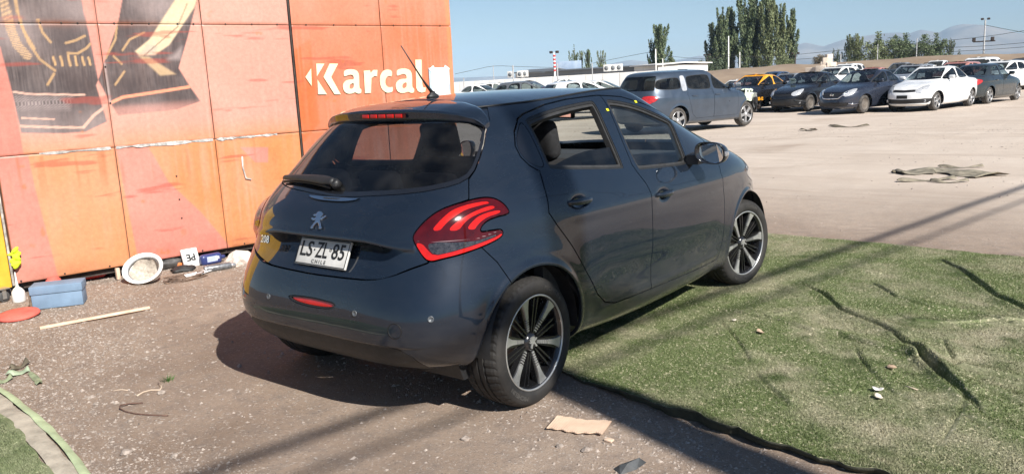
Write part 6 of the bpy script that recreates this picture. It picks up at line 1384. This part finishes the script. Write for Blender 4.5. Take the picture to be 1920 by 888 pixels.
# front row
P_VAN = paintm('slate', (.055, .075, .105), .4)
o, _, _ = lot_car('minivan', 'slate blue minivan with its whole front end torn off', 'van', P_VAN, front_at(1392, 238, 3.05, 74, 1, -.24, .88), 74, 1.05, wheel='five', clear=False, nose_cut=3.02, cat='minivan', pillar=[(.18, 1.16), (.205, 1.59), (.40, 1.60), (.40, 1.165)])
for (nm, c, d, mt, rz) in (('inner_fender', (.78, 3.22, .92), (.10, .42, .34), M('primer_green', (.55, .62, .50), .6, 0, var=.2), .1), ('radiator_support', (.30, 3.42, .72), (.90, .07, .50), BLACK, -.1), ('engine_block', (.1, 3.15, .72), (.95, .50, .46), DARKSTEEL, .05), ('bent_bonnet_edge', (.1, 3.12, 1.03), (1.45, .42, .05), BLACK, .08), ('crash_beam', (.35, 3.62, .55), (1.0, .08, .12), DARKSTEEL, .2), ('hanging_wiring', (.80, 3.50, .62), (.16, .16, .42), BLACK, .4), ('headlamp_bracket', (.72, 3.52, .88), (.24, .12, .16), M('alloy_scrap', (.40, .40, .38), .5, .5), .3)):
    r_ = random.Random(len(nm)); bm = bmesh.new(); bmesh.ops.create_cube(bm, size=1); bmesh.ops.subdivide_edges(bm, edges=bm.edges[:], cuts=3, use_grid_fill=True)
    for v in bm.verts: v.co = Vector((v.co.x*d[0], v.co.y*d[1], v.co.z*d[2])); v.co += Vector((r_.uniform(-.03, .03), r_.uniform(-.03, .03), r_.uniform(-.025, .025)))
    me = bpy.data.meshes.new(nm); bm.to_mesh(me); bm.free(); e = link(nm, me, mt, o); e.location = c; e.rotation_euler = (0, 0, rz)
BLK = paintm('black', (.012, .012, .014), .1, .25); YELP = paintm('taxi_yellow', (.80, .36, .02), 0, .35)
o, yf_, sx_ = lot_car('taxi_sedan', 'black taxi with a yellow roof parked behind the wrecked minivan', 'sedan', BLK, front_at(1413, 211, 2.58, -102, -1), -102, 1.05, roofpaint=YELP, wheel='multi')
tv, tf = text_mesh('1103-12', .17, .008, .002, .9); m = MB(); mtx = Matrix.Translation((-sx_(2.25, .55)-.012, 2.25, .52)) @ Matrix.Rotation(rad(-90), 4, 'Z') @ Matrix.Rotation(rad(90), 4, 'X'); m.add(tv, tf, mat=mtx); m.build('side_number', YELP, o)
m = MB(); m.box((.30, 2.02, 1.10), (.22, .01, .20), mat=Matrix.Identity(4)); m.build('windscreen_paper', M('paper_white', (.86, .86, .86), .7), o)
o, _, _ = lot_car('sedan', 'black sedan with a broken front bumper and paper on its windscreen', 'sedan', BLK, front_at(1521, 208, 2.58, -101, -1), -101, 1.05, wheel='steel', front=dict(grille=[(-.1, .60), (.52, .64), (.50, .72), (.30, .70), (-.1, .70)], intake=[(-.1, .24), (.70, .26), (.78, .44), (.55, .52), (-.1, .50)]), plate=False)
m = MB(); m.box((0, 0, 0), (.24, .16, .004), mat=Matrix.Translation((.40, 1.90, 1.20)) @ Matrix.Rotation(rad(35), 4, 'X')); m.build('windscreen_paper', M('paper_mint', (.62, .80, .72), .7), o)
m = MB(); m.tube([(-.55, 3.42, .46), (-.65, 3.47, .40), (-.80, 3.36, .42), (-.86, 3.1, .34)], .03, 6); m.build('hanging_bumper_strip', BLACK, o)
NAVY = paintm('midnight', (.030, .036, .055), .4, .3)
o, yf_, sx_ = lot_car('sedan', 'midnight blue sedan with a chrome V grille parked beside the white one', 'sedan', NAVY, front_at(1622, 212, 2.6, -105, -1), -105, 1.05, wheel='steel', front=dict(grille=[(-.1, .53), (.26, .55), (.46, .74), (-.1, .755)], intake=[(-.1, .27), (.50, .28), (.56, .40), (-.1, .42)]), plate=False)
m = MB()
for sg in (-1, 1): m.tube([(sg*.50, yf_(.50, .76)+.012, .77), (sg*.38, yf_(.38, .65)+.016, .65), (sg*.27, yf_(.27, .55)+.016, .55), (0, yf_(0, .54)+.016, .54)], .022, 8)
m.build('chrome_v', CHROME, o)
m = MB(); m.lathe([(0, .055), (.012, .055), (.012, .04), (0, .04)], 20, 'y', Matrix.Translation((0, yf_(0, .66)-.002, .66)), closed=True); m.box((0, yf_(0, .66)+.008, .66), (.14, .01, .022)); m.build('grille_emblem', CHROME, o)
for sg in (-1, 1): m = MB(); m.tube([(sg*.78, yf_(.74, .38)+.02, .36), (sg*.64, yf_(.64, .34)+.02, .335), (sg*.56, yf_(.56, .36)+.02, .37)], .016, 6); m.build('fog_trim', CHROME, o)
WHT = paintm('white', (.80, .80, .79), 0, .3)
o, yf_, sx_ = lot_car('sedan', 'bright white sedan with black grille facing the viewer', 'sedan', WHT, front_at(1757, 207, 2.58, -103.5, -1), -103.5, 1.06, wheel='five', front=dict(grille=[(-.1, .64), (.40, .66), (.47, .73), (.30, .74), (-.1, .72)], intake=[(-.1, .27), (.66, .28), (.80, .42), (.62, .44), (-.1, .41)]), plate='black')
GRN = paintm('graphite', (.035, .045, .050), .4, .3)
h_ = 76; x, y = gpt(1902, 189, -.22); hh_ = np.array([math.cos(rad(h_)), math.sin(rad(h_))]); c_ = np.array([x, y])-hh_*2.58-np.array([hh_[1], -hh_[0]])*.76
lot_car('sedan', 'dark graphite sedan seen from behind at the right end of the front row', 'sedan', GRN, (float(c_[0]), float(c_[1]), -.22), h_, 1.05, wheel='five', clear=True)
# rows behind: placed by where their roofs show
def roof_at(px, py, roof_h, dist):
    """ground spot under a roof seen at a pixel, at a chosen distance"""
    d = cf*FPX+cr*(px-960)-cu*(py-444); d = d/np.hypot(d[0], d[1]); q_ = CAM+d*dist; return (float(q_[0]), float(q_[1]), float(q_[2])-roof_h)
REDF = paintm('faded_red', (.38, .17, .14), .0, .5); SIL = paintm('silver', (.48, .49, .50), .6, .35); GREY = paintm('mid_grey', (.20, .21, .22), .5, .35); PEARL = paintm('pearl', (.70, .69, .66), .1, .35); MAR = paintm('maroon', (.16, .03, .05), .3, .35); BLU = paintm('blue', (.05, .09, .18), .4, .35)
BACK = [ # label, kind, paint, roof pixel, distance, heading
 ('faded red hatchback roof showing above the yellow taxi roof', 'hatch', REDF, (1415, 141), 52, -100),
 ('grey sedan standing between the taxi and the black sedan behind', 'sedan', SIL, (1482, 137), 52, -98),
 ('maroon sedan half hidden behind the black sedan roof', 'sedan', MAR, (1512, 136), 54, -99),
 ('white pickup-like suv behind the midnight blue sedan', 'suv', PEARL, (1570, 124), 52, -104),
 ('faded red sedan roof behind the midnight blue sedan', 'sedan', REDF, (1640, 126), 56, -104),
 ('grey sedan roof just left of the roof-railed suv', 'sedan', GREY, (1672, 128), 54, -104),
 ('silver suv with black roof rails behind the white sedan', 'suv', SIL, (1715, 120), 52, -104),
 ('faded red suv with pale roof behind the white sedan spoiler', 'suv', REDF, (1800, 115), 53, -104),
 ('white van-like car far behind the graphite sedan', 'van', WHT, (1838, 107), 64, -104),
 ('white suv with a dark windscreen right of the graphite sedan', 'suv', WHT, (1882, 113), 52, -110),
 ('dark grey suv cut by the right picture edge', 'suv', GREY, (1925, 108), 58, -104),
 ('white sedan roof behind the wrecked minivan bonnet', 'sedan', WHT, (1385, 149), 55, -100),
 ('pale silver sedan left of the wrecked minivan roof', 'sedan', PEARL, (1120, 150), 42, 20),
 ('white hatchback showing above the dark car roof, right of the striped post', 'hatch', WHT, (1075, 151), 36, 60),
 ('grey suv roof showing above the foreground car roof', 'suv', GREY, (985, 151.5), 46, 12),
 ('white sedan roof just right of the container edge', 'sedan', WHT, (895, 158), 50, 10),
 ('pale suv roof left of the grey suv roof', 'suv', PEARL, (930, 154), 60, 15),
 ('white sedan far back right of the striped post', 'sedan', WHT, (1060, 147), 64, 40),
 ('blue hatchback far back behind the red roofs', 'hatch', BLU, (1455, 134), 66, -100),
 ('white suv far back near the earth bank', 'suv', WHT, (1590, 119), 68, -100),
 ('silver sedan far back below the tree row', 'sedan', SIL, (1690, 117), 72, -100),
 ('white sedan far back left of the white van', 'sedan', WHT, (1760, 113), 70, -100),
]
for lb, kd, pt, (px, py), dist, hd in BACK:
    hgt = {'sedan': 1.48, 'hatch': 1.46, 'suv': 1.69, 'van': 1.765}[kd]
    loc = roof_at(px, py, hgt, dist)
    h = np.array([math.cos(rad(hd)), math.sin(rad(hd))]); loc = (loc[0]-h[0]*1.0, loc[1]-h[1]*1.0, loc[2])
    o, _, _ = lot_car({'sedan': 'sedan', 'hatch': 'hatchback', 'suv': 'suv', 'van': 'van'}[kd], lb, kd, pt, loc, hd, fine=False, wheel='five', group='cars in the rows behind', cat='car' if kd != 'van' else 'van')
    if 'roof rails' in lb:
        for sg in (-1, 1): m = MB(); m.tube([(sg*.60, -.2, 1.60), (sg*.60, -.1, 1.70), (sg*.60, 1.1, 1.71), (sg*.60, 1.25, 1.61)], .022, 6); m.build('roof_rail', BLACK, o)
# ---------------------------------------------------------------- beyond the lot
def far_pt(px, py, dist):
    d = cf*FPX+cr*(px-960)-cu*(py-444); d = d/np.hypot(d[0], d[1]); return CAM+d*dist
LOTZ = -.22
# white perimeter wall
FW = M('white_wall', (.74, .72, .68), .8, 0, var=.08, scale=.6, bump=.1)
A, B = far_pt(780, 158.5, 88), far_pt(1262, 130.5, 78)
fence = empty('perimeter_wall', (float(A[0]), float(A[1]), LOTZ), 0, 'long white perimeter wall of the lot right of the container', 'wall')
d = B-A; n_ = 16
for k in range(n_):
    p0 = A+d*(k/n_); p1 = A+d*((k+1)/n_); L2 = math.hypot(p1[0]-p0[0], p1[1]-p0[1]); hgt = (p0[2]+p1[2])/2-LOTZ
    m = MB(); m.box((0, 0, hgt/2), (L2-.04, .16, hgt), bev=.02); o = m.build('wall_slab', FW, fence); o.location = ((p0[0]+p1[0])/2-A[0], (p0[1]+p1[1])/2-A[1], 0); o.rotation_euler = (0, 0, math.atan2(d[1], d[0]))
# long grey shed with white end
def shed(name, label, pxa, pxb, ytop_a, ytop_b, dist_a, dist_b, depth, mat, roofmat, windows=0, flat=False):
    a, b = far_pt(pxa, ytop_a, dist_a), far_pt(pxb, ytop_b, dist_b); L2 = math.hypot(b[0]-a[0], b[1]-a[1]); ang = math.atan2(b[1]-a[1], b[0]-a[0]); top = (a[2]+b[2])/2-LOTZ
    r_ = empty(name, (float(a[0]), float(a[1]), LOTZ), ang, label, 'building')
    m = MB(); m.box((L2/2, depth/2, top/2-.15), (L2, depth, top-.3)); m.build('walls', mat, r_)
    rise = .02 if flat else .25; m = MB(); m.prism([(-.4, top-.28), (depth/2, top-.16+rise), (depth+.4, top-.28), (depth+.4, top-.18), (depth/2, top-.04+rise), (-.4, top-.16)], 0, -.3, L2+.3); m.build('roof', roofmat, r_)
    for k in range(windows):
        m = MB(); x_ = L2*(k+.5)/windows; m.box((x_, -.03, top*.62), (L2/windows*.42, .06, top*.22), bev=.01); w = m.build('window', M('shed_window', (.05, .06, .07), .2), r_)
        m = MB(); m.box((x_, -.07, top*.62), (.06, .03, top*.22)); m.build('window_bar', FW, w)
    return r_
GREYSH = M('shed_grey', (.20, .21, .22), .7, 0, var=.1, scale=.4); DARKROOF = M('shed_roof', (.13, .14, .15), .6, .2, var=.1, scale=.3)
shed('storage_shed', 'long low dark grey shed behind the white perimeter wall', 985, 1188, 132.5, 121.5, 100, 92, 9, GREYSH, DARKROOF, 14, True)
shed('white_annexe', 'white flat-roofed building end at the right of the grey shed', 1189, 1234, 120.5, 117.5, 91, 88, 7, FW, FW, 3, True)
shed('small_hall', 'small hall with a dark arched roof left of the grey shed', 966, 1010, 133.5, 132.0, 108, 106, 8, FW, DARKROOF, 3)
for i, (px, py) in enumerate(((957.5, 140), (975.5, 139), (984.5, 138.3), (1138, 128), (1150, 127.3), (1161, 126.7))):
    q_ = far_pt(px, py, 86 if i < 3 else 80); r_ = empty('air_conditioner', (float(q_[0]), float(q_[1]), float(q_[2])-.55), math.atan2(d[1], d[0]), None, 'air conditioner', 'units above the perimeter wall')
    tag(r_, ('leftmost white air conditioner unit above the perimeter wall', 'second white air conditioner from the left above the wall', 'third white air conditioner from the left above the wall', 'fourth air conditioner unit, on the long grey shed', 'fifth air conditioner unit, on the long grey shed', 'rightmost air conditioner unit on the long grey shed')[i], 'air conditioner')
    m = MB(); m.box((0, 0, .55), (.62, .35, .66), bev=.03); m.build('casing', FW, r_)
    m = MB(); m.lathe([(-.185, 0), (-.185, .21), (-.175, .21)], 20, 'y', Matrix.Translation((0, 0, .55))); m.build('fan_grille', GREYSH, r_)
# billboard
q_ = far_pt(1066, 124, 130); bb = empty('billboard', (float(q_[0]), float(q_[1]), LOTZ), math.atan2(d[1], d[0]), 'pale blue billboard standing behind the grey shed', 'billboard'); hb = float(q_[2])-LOTZ
m = MB(); m.box((0, 0, hb), (4.2, .2, 1.5), bev=.03); m.build('panel', M('billboard_blue', (.22, .34, .52), .5, 0, var=.25, scale=.5, col2=(.50, .60, .72)), bb)
for s in (-1.6, 1.6): m = MB(); m.lathe([(0, .09), (hb-.6, .09)], 10, 'z', Matrix.Translation((s, .15, 0))); m.build('post', DARKSTEEL, bb)
# earth bank
EARTH = M('bank_earth', (.190, .135, .092), .95, 0, var=.25, scale=.35, bump=.6, bscale=2.5, col2=(.31, .235, .165))
bk = [(1180, 142), (1250, 137.5), (1312, 133), (1400, 127.5), (1485, 122), (1537, 120), (1605, 114), (1692, 108.6), (1806, 104), (1859, 101), (1920, 98), (2010, 93), (2140, 86)]
Vb = []; nb = 0; pts_ = chaikin(bk, 3, False)
for px, py in pts_:
    for dd, f in ((-9, 0.), (-6.5, .30), (-4, .66), (-2, .90), (-.5, 1.), (2, 1.), (6, .5), (10, .0)):
        q_ = far_pt(px, py, 82); u = np.array([q_[0]-CAM[0], q_[1]-CAM[1]]); u /= np.hypot(*u); w_ = 1+.12*vnoise(np.array([q_[0]]), np.array([q_[1]+dd*3]), 4., 400)[0]; jj_ = .25*vnoise(np.array([q_[0]*1.0]), np.array([q_[1]]), 2.2, 401)[0]
        Vb.append((q_[0]+u[0]*dd, q_[1]+u[1]*dd, LOTZ-.1+(q_[2]-LOTZ+.1)*f*(w_ if f < 1 else 1)+jj_*f*.5)); 
nb = len(pts_); Fb = [(i*8+k, (i+1)*8+k, (i+1)*8+k+1, i*8+k+1) for i in range(nb-1) for k in range(7)]
tag(mesh_np('earth_bank', np.array(Vb), np.array(Fb), EARTH), kind='structure')
# stacked pale blocks on the bank
for i, (px, py, s) in enumerate(((1541, 130, 1.3), (1549, 122, 1.25), (1551, 114, 1.15), (1557, 123, 1.2), (1554, 106, .8))):
    q_ = far_pt(px, py, 70); m = MB(); m.box((0, 0, 0), (s*.62, s*.55, s*.42), bev=.03); o = m.build('stone_block', M('pale_block', (.62, .52, .42), .9, 0, var=.15, scale=1.5)); o.location = q_; o.rotation_euler = (0, 0, .2*i)
    tag(o, ('lowest left pale block in the pile before the earth bank', 'middle left pale block in the pile before the earth bank', 'upper pale block of the pile before the earth bank', 'right pale block of the pile before the earth bank', 'topmost small pale block of the pile before the bank')[i], 'block', 'pale blocks piled before the bank')
q_ = far_pt(1546, 133, 71); m = MB(); m.box((0, 0, -.8), (2.6, 1.6, 2.2), bev=.05); o = m.build('block_pile_base', M('pale_block', (.62, .52, .42), .9)); o.location = q_; tag(o, 'big pale block at the base of the block pile', 'block', 'pale blocks piled before the bank')
# trees
BARK = M('bark', (.12, .10, .085), .9, 0, var=.3, scale=4)
def leaf_mat(name, a, b): return M(name, a, .6, 0, scale=1.4, col2=b, detail=3, spec=.3)
POP = leaf_mat('poplar_leaves', (.065, .095, .050), (.175, .215, .105)); POP2 = leaf_mat('pale_leaves', (.10, .130, .065), (.22, .245, .115)); POPD = leaf_mat('dark_leaves', (.050, .075, .045), (.135, .165, .090))
def tree(name, label, px, base_y, top_y, dist, width_px, mat, seed, kind='poplar', n=2600, group='trees beyond the lot'):
    b = far_pt(px, base_y, dist); t = far_pt(px, top_y, dist); H = float(t[2]-LOTZ); W = width_px*(1.45 if kind == 'poplar' else 1.0)/FPX*dist; x0, y0 = float(b[0]), float(b[1]); r_ = np.random.default_rng(seed)
    root = empty(name, (x0, y0, LOTZ), 0, label, 'tree', group)
    m = MB(); m.tube([(0, 0, 0), (.05*W, 0, H*.3), (0, .04*W, H*.6), (.02*W, 0, H*.92)], [max(.10, H*.018), H*.014, H*.008, .02], 8)
    tips = []
    nb_ = 26 if kind == 'poplar' else 18
    for k in range(nb_):
        z0 = H*r_.uniform(.04, .70) if kind == 'poplar' else H*r_.uniform(.05, .6); a = r_.uniform(0, 6.283); rr_ = W*.62*r_.uniform(.25, 1.0)*(1-.45*z0/H if kind == 'poplar' else 1)
        z1 = min(H*.99, z0+H*r_.uniform(.22, .42)) if kind == 'poplar' else min(H, z0+H*r_.uniform(.15, .45))
        P = [(0, 0, z0), (math.cos(a)*rr_*.55, math.sin(a)*rr_*.55, z0+(z1-z0)*.35), (math.cos(a)*rr_*.9, math.sin(a)*rr_*.9, z0+(z1-z0)*.75), (math.cos(a)*rr_, math.sin(a)*rr_, z1)]
        m.tube(P, [H*.006, H*.0045, H*.003, .01], 5); tips.append(P)
    m.tube
    m.build('trunk', BARK, root)
    # foliage: small leaf faces strung along the limbs, upright plumes for poplars
    tips.append([(0, 0, H*.25), (0, 0, H*.5), (0, 0, H*.75), (0, 0, H)]); tips.append([(0, 0, H*.15), (.1*W, 0, H*.4), (.05*W, .05*W, H*.62), (0, 0, H*.85)])
    T_ = np.array(tips); c = r_.integers(0, len(T_), n); u = r_.uniform(0, 1, n)**.8*3; i0 = np.minimum(u.astype(int), 2); f = (u-i0)[:, None]; ctr = T_[c, i0]*(1-f)+T_[c, i0+1]*f
    spread = (W*.060 if kind == 'poplar' else W*.13)*(1.15-u/3.6); ctr = ctr+r_.normal(0, 1, (n, 3))*spread[:, None]*np.array([1, 1, 1.4 if kind == 'poplar' else 1.])
    ctr[:, 2] = np.clip(ctr[:, 2], H*.03, H*1.0); s = H*(.0125 if kind == 'poplar' else .017)*r_.uniform(.6, 1.5, n)
    e1 = r_.normal(0, 1, (n, 3)); e1 /= np.linalg.norm(e1, axis=1, keepdims=True); e2 = np.cross(e1, r_.normal(0, 1, (n, 3))); e2 /= np.linalg.norm(e2, axis=1, keepdims=True)
    if kind == 'poplar': e1 = e1*.6+np.array([0, 0, .8]); e1 /= np.linalg.norm(e1, axis=1, keepdims=True)
    A_ = ctr+e1*s[:, None]*1.3; B_ = ctr+e2*s[:, None]*.55; C_ = ctr-e1*s[:, None]*1.1; D_ = ctr-e2*s[:, None]*.55
    V = np.stack([A_, B_, C_, D_], 1).reshape(-1, 3); F = np.arange(4*n).reshape(-1, 4); mesh_np('crown', V, F, mat, root, False)
    return root
TR = [('poplar_tree', 'small leftmost poplar above the grey shed', 1078, 131, 83, 150, 15, POP, 'poplar'), ('poplar_tree', 'second small poplar above the grey shed roof', 1091, 130, 95, 152, 9, POP2, 'poplar'), ('poplar_tree', 'third small poplar above the grey shed roof', 1103, 129, 92, 150, 11, POP, 'poplar'), ('poplar_tree', 'small poplar standing alone right of the three above the shed', 1127, 127, 95, 150, 17, POP2, 'poplar'),
      ('poplar_tree', 'narrow side stem left of the lone poplar by the white annexe', 1223, 128, 72, 100, 12, POPD, 'poplar'), ('poplar_tree', 'lone tall poplar beside the white annexe', 1240, 135, 46, 98, 26, POP, 'poplar'), ('leafy_shrub', 'low leafy shrub right of the lone poplar', 1260, 134, 108, 98, 22, POP2, 'bush'),
      ('poplar_tree', 'leftmost poplar of the big dark group', 1336, 130, 44, 120, 30, POPD, 'poplar'), ('poplar_tree', 'second poplar from the left in the big group', 1355, 130, 14, 118, 22, POP, 'poplar'), ('poplar_tree', 'third poplar from the left in the big group', 1372, 130, 14, 121, 24, POPD, 'poplar'), ('poplar_tree', 'fourth poplar, tallest at the centre of the big group', 1396, 129, -8, 119, 34, POP, 'poplar'), ('poplar_tree', 'fifth poplar from the left in the big group', 1418, 128, -14, 121, 34, POPD, 'poplar'), ('poplar_tree', 'sixth poplar from the left in the big group', 1440, 127, -4, 118, 30, POP2, 'poplar'), ('poplar_tree', 'seventh poplar, pale-leaved, right of the group centre', 1462, 126, 8, 120, 30, POP2, 'poplar'), ('poplar_tree', 'rightmost poplar of the big group leaning outwards', 1482, 125, 16, 121, 24, POP, 'poplar'), ('leafy_shrub', 'round grey green shrub at the left foot of the big poplar group', 1330, 131, 104, 112, 34, POPD, 'bush'), ('leafy_shrub', 'pale shrubs at the right foot of the big poplar group', 1470, 124, 104, 112, 34, POP2, 'bush'),
      ('broad_tree', 'thin tree left of the three round trees on the right', 1592, 117, 66, 125, 16, POPD, 'poplar'), ('broad_tree', 'narrow green tree beside the leftmost round tree', 1603, 116, 64, 125, 22, POP2, 'poplar'), ('broad_tree', 'leftmost of the three round trees above the earth bank', 1645, 114, 60, 125, 52, POP2, 'round'), ('broad_tree', 'middle one of the three round trees above the earth bank', 1697, 111, 62, 125, 46, POP, 'round'), ('broad_tree', 'rightmost of the three round trees above the earth bank', 1754, 108, 63, 125, 42, POP, 'round'), ('broad_tree', 'slim tree just right of the three round trees', 1780, 106, 72, 125, 12, POPD, 'poplar'), ('leafy_shrub', 'dark low shrub on the bank right of the round trees', 1797, 105, 93, 115, 18, POPD, 'bush'), ('leafy_shrub', 'small dark shrub left of the round trees on the bank', 1569, 119, 90, 125, 12, POPD, 'poplar'), ('leafy_shrub', 'dry bushes on the bank between poplars and round trees', 1535, 121, 102, 125, 30, M('dry_leaves', (.13, .11, .075), .8, 0, col2=(.22, .19, .13)), 'bush')]
for i, (nm, lb, px, by, ty_, dist, wpx_, mt, kd) in enumerate(TR): tree(nm, lb, px, by, ty_, dist, wpx_, mt, 500+i, 'poplar' if kd == 'poplar' else 'round', 8500 if wpx_ > 20 else 3000)
# poles and wires
POLE = M('pole_grey', (.34, .34, .34), .7, .2, var=.1)
def pole(label, px, base_y, top_y, dist, r_=.09, lamp=False, arm=False, mat=POLE, bands=False, name='street_pole'):
    b, t = far_pt(px, base_y, dist), far_pt(px, top_y, dist); H = float(t[2])-LOTZ; root = empty(name, (float(b[0]), float(b[1]), LOTZ), math.atan2(d[1], d[0]), label, 'pole')
    m = MB(); m.lathe([(0, r_), (H, r_*.7), (H, 0)], 10, 'z'); m.build('shaft', mat, root)
    if bands:
        for k in range(5): m = MB(); m.lathe([(H*(.62+.075*k), r_*1.15), (H*(.62+.075*k)+H*.036, r_*1.15)], 12, 'z'); m.build('red_band', M('band_red', (.50, .05, .05), .6), root)
    if lamp:
        for s in (-.45, .45): m = MB(); m.box((s*.6, 0, H+.05), (.26, .22, .20), bev=.04); m.build('floodlight', DARKSTEEL, root)
    if arm:
        m = MB(); m.box((0, 0, H*.62), (1.9, .12, .12), bev=.02); m.build('cross_arm', DARKSTEEL, root)
        for s in (-.9, .7): m = MB(); m.box((s, 0, H*.62+.2), (.3, .3, .4), bev=.05); m.build('transformer', DARKSTEEL, root)
    return t
t1 = pole('tall pole with floodlights and cross arm on the right', 1844, 103, 37, 95, .10, True, True)
pole('red and white banded post with a floodlight above the white wall', 1041, 152, 99, 70, .10, True, False, FW, True)
pole('thin grey post just right of the banded post', 1046, 152, 118, 72, .08)
pole('tall grey post above the white wall left of the banded post', 963, 153, 123, 72, .09)
pole('thin post above the white wall in front of the grey shed', 1111, 148, 118, 75, .06)
pole('far thin post left of the tall grey post', 926, 150, 123, 140, .08)
pole('short post at the container edge above the white wall', 870, 158, 146, 66, .06)
pole('bright post standing before the big poplar group', 1366, 135, 68, 95, .08, mat=FW)
pole('second thinner bright post before the big poplar group', 1387, 132, 98, 95, .06, mat=FW)
pole('dark post left of the big poplar group', 1326, 138, 104, 95, .06, True, mat=DARKSTEEL)
pole('dark post with lamp right of the big poplar group', 1491, 128, 101, 90, .08, True, mat=DARKSTEEL)
pole('bright post beside the lone tall poplar', 1230, 138, 92, 86, .08, mat=FW)
pole('short bright post right of the lone tall poplar', 1243, 138, 110, 86, .06, mat=FW)
pole('thin post in front of the leftmost round tree', 1645, 112, 83, 100, .06)
pole('thin post right of the middle round tree', 1718, 109, 72, 100, .06)
pole('grey post left of the leftmost round tree', 1576, 118, 101, 92, .07)
def wire(label, P, dist, r_=.022):
    Q = [far_pt(a, b, dist) for a, b in chaikin(P, 2, False)]; m = MB(); m.tube([tuple(q) for q in Q], r_, 5); return tag(m.build('power_line', M('cable_black', (.02, .02, .02), .6)), label, 'wire')
wire('topmost wire sloping up to the right edge from the pole', [(1490, 103), (1600, 92), (1720, 81), (1844, 70), (1925, 57)], 94)
wire('second wire below the topmost on the right', [(1490, 112), (1640, 101), (1760, 90), (1844, 87), (1925, 80)], 94)
wire('third wire on the right, above the earth bank', [(1700, 104), (1780, 97), (1844, 94), (1925, 88)], 94)
wire('thin wire at the pole lamp height on the right edge', [(1846, 47), (1880, 54), (1925, 62)], 94)
wire('wire rising from the container edge to the far thin post', [(853, 139), (890, 131), (926, 123), (965, 125), (1041, 127)], 100)
wire('wire running from the lone small poplar to the tall poplar', [(1111, 119), (1160, 109), (1223, 97), (1240, 95)], 100)
wire('lower wire crossing before the big poplar group', [(1240, 104), (1320, 112), (1366, 106), (1430, 105), (1491, 104)], 94, .018)
wire('upper wire crossing before the big poplar group', [(1326, 111), (1366, 101), (1400, 107), (1491, 110)], 94, .018)
# mountains, far off, fading in the haze
HAZE_R = 5200.
ROCK = M('mountain_rock', (.20, .165, .13), .95, 0, var=.3, scale=.004, coords='Object')
def ridge(name, prof, dist, depth, seed):
    P = np.array(prof, float); xs_ = np.linspace(P[0, 0], P[-1, 0], 260); ys_ = np.interp(xs_, P[:, 0], P[:, 1]); V = []; rows = 9
    for px, py in zip(xs_, ys_):
        for k in range(rows):
            f = k/(rows-1); dd = dist+depth*(1-f); q_ = far_pt(px, py, dist+depth*.55); u = np.array([q_[0]-CAM[0], q_[1]-CAM[1]]); u /= np.hypot(*u); top = float(q_[2]); g = math.sin(min(1, (1-f)*1.15)*math.pi*.55) if f > 0 else .0
            hgt = [.0, .16, .36, .60, .84, 1.0, .80, .4, .0][k]; base = CAM[:2]+u*(dist+depth*k/(rows-1)); nz = vnoise(np.array([base[0]]), np.array([base[1]]), 160., seed)[0]+.5*vnoise(np.array([base[0]]), np.array([base[1]]), 70., seed+1)[0]
            V.append((base[0], base[1], -2+(top+2)*hgt*(1+(.16*nz if k not in (0, 5) else .012*nz))))
    n_ = len(xs_); F = [(i*rows+k, (i+1)*rows+k, (i+1)*rows+k+1, i*rows+k+1) for i in range(n_-1) for k in range(rows-1)]
    return tag(mesh_np(name, np.array(V), np.array(F), ROCK), kind='structure')
ridge('mountain_range', [(600, 160), (850, 146), (960, 142), (1100, 128), (1180, 112), (1230, 116), (1270, 112), (1310, 104), (1350, 108), (1420, 100), (1480, 86), (1511, 79), (1544, 86), (1585, 71.5), (1657, 60.5), (1688, 59.5), (1703, 61.5), (1727, 54), (1760, 60.5), (1782, 49.5), (1806, 43.6), (1828, 45), (1859, 47.5), (1883, 54), (1905, 60.5), (1960, 66), (2100, 60), (2400, 52)], 3600, 1400, 700)
haze_m = bpy.data.materials.new('haze_air'); haze_m.use_nodes = True; hn = haze_m.node_tree; hn.nodes.remove(hn.nodes['Principled BSDF'])
pv = hn.nodes.new('ShaderNodeVolumePrincipled'); pv.inputs['Color'].default_value = (.50, .74, 1.0, 1); pv.inputs['Density'].default_value = .00019; pv.inputs['Anisotropy'].default_value = -.25
hn.links.new(pv.outputs[0], hn.nodes['Material Output'].inputs['Volume'])
m = MB(); m.box((CAM[0], CAM[1], 136), (2*HAZE_R*1.05, 2*HAZE_R*1.05, 280)); hz_ = m.build('haze', haze_m); tag(hz_, kind='stuff'); hz_['label'] = 'thin pale haze in the air before the mountains'
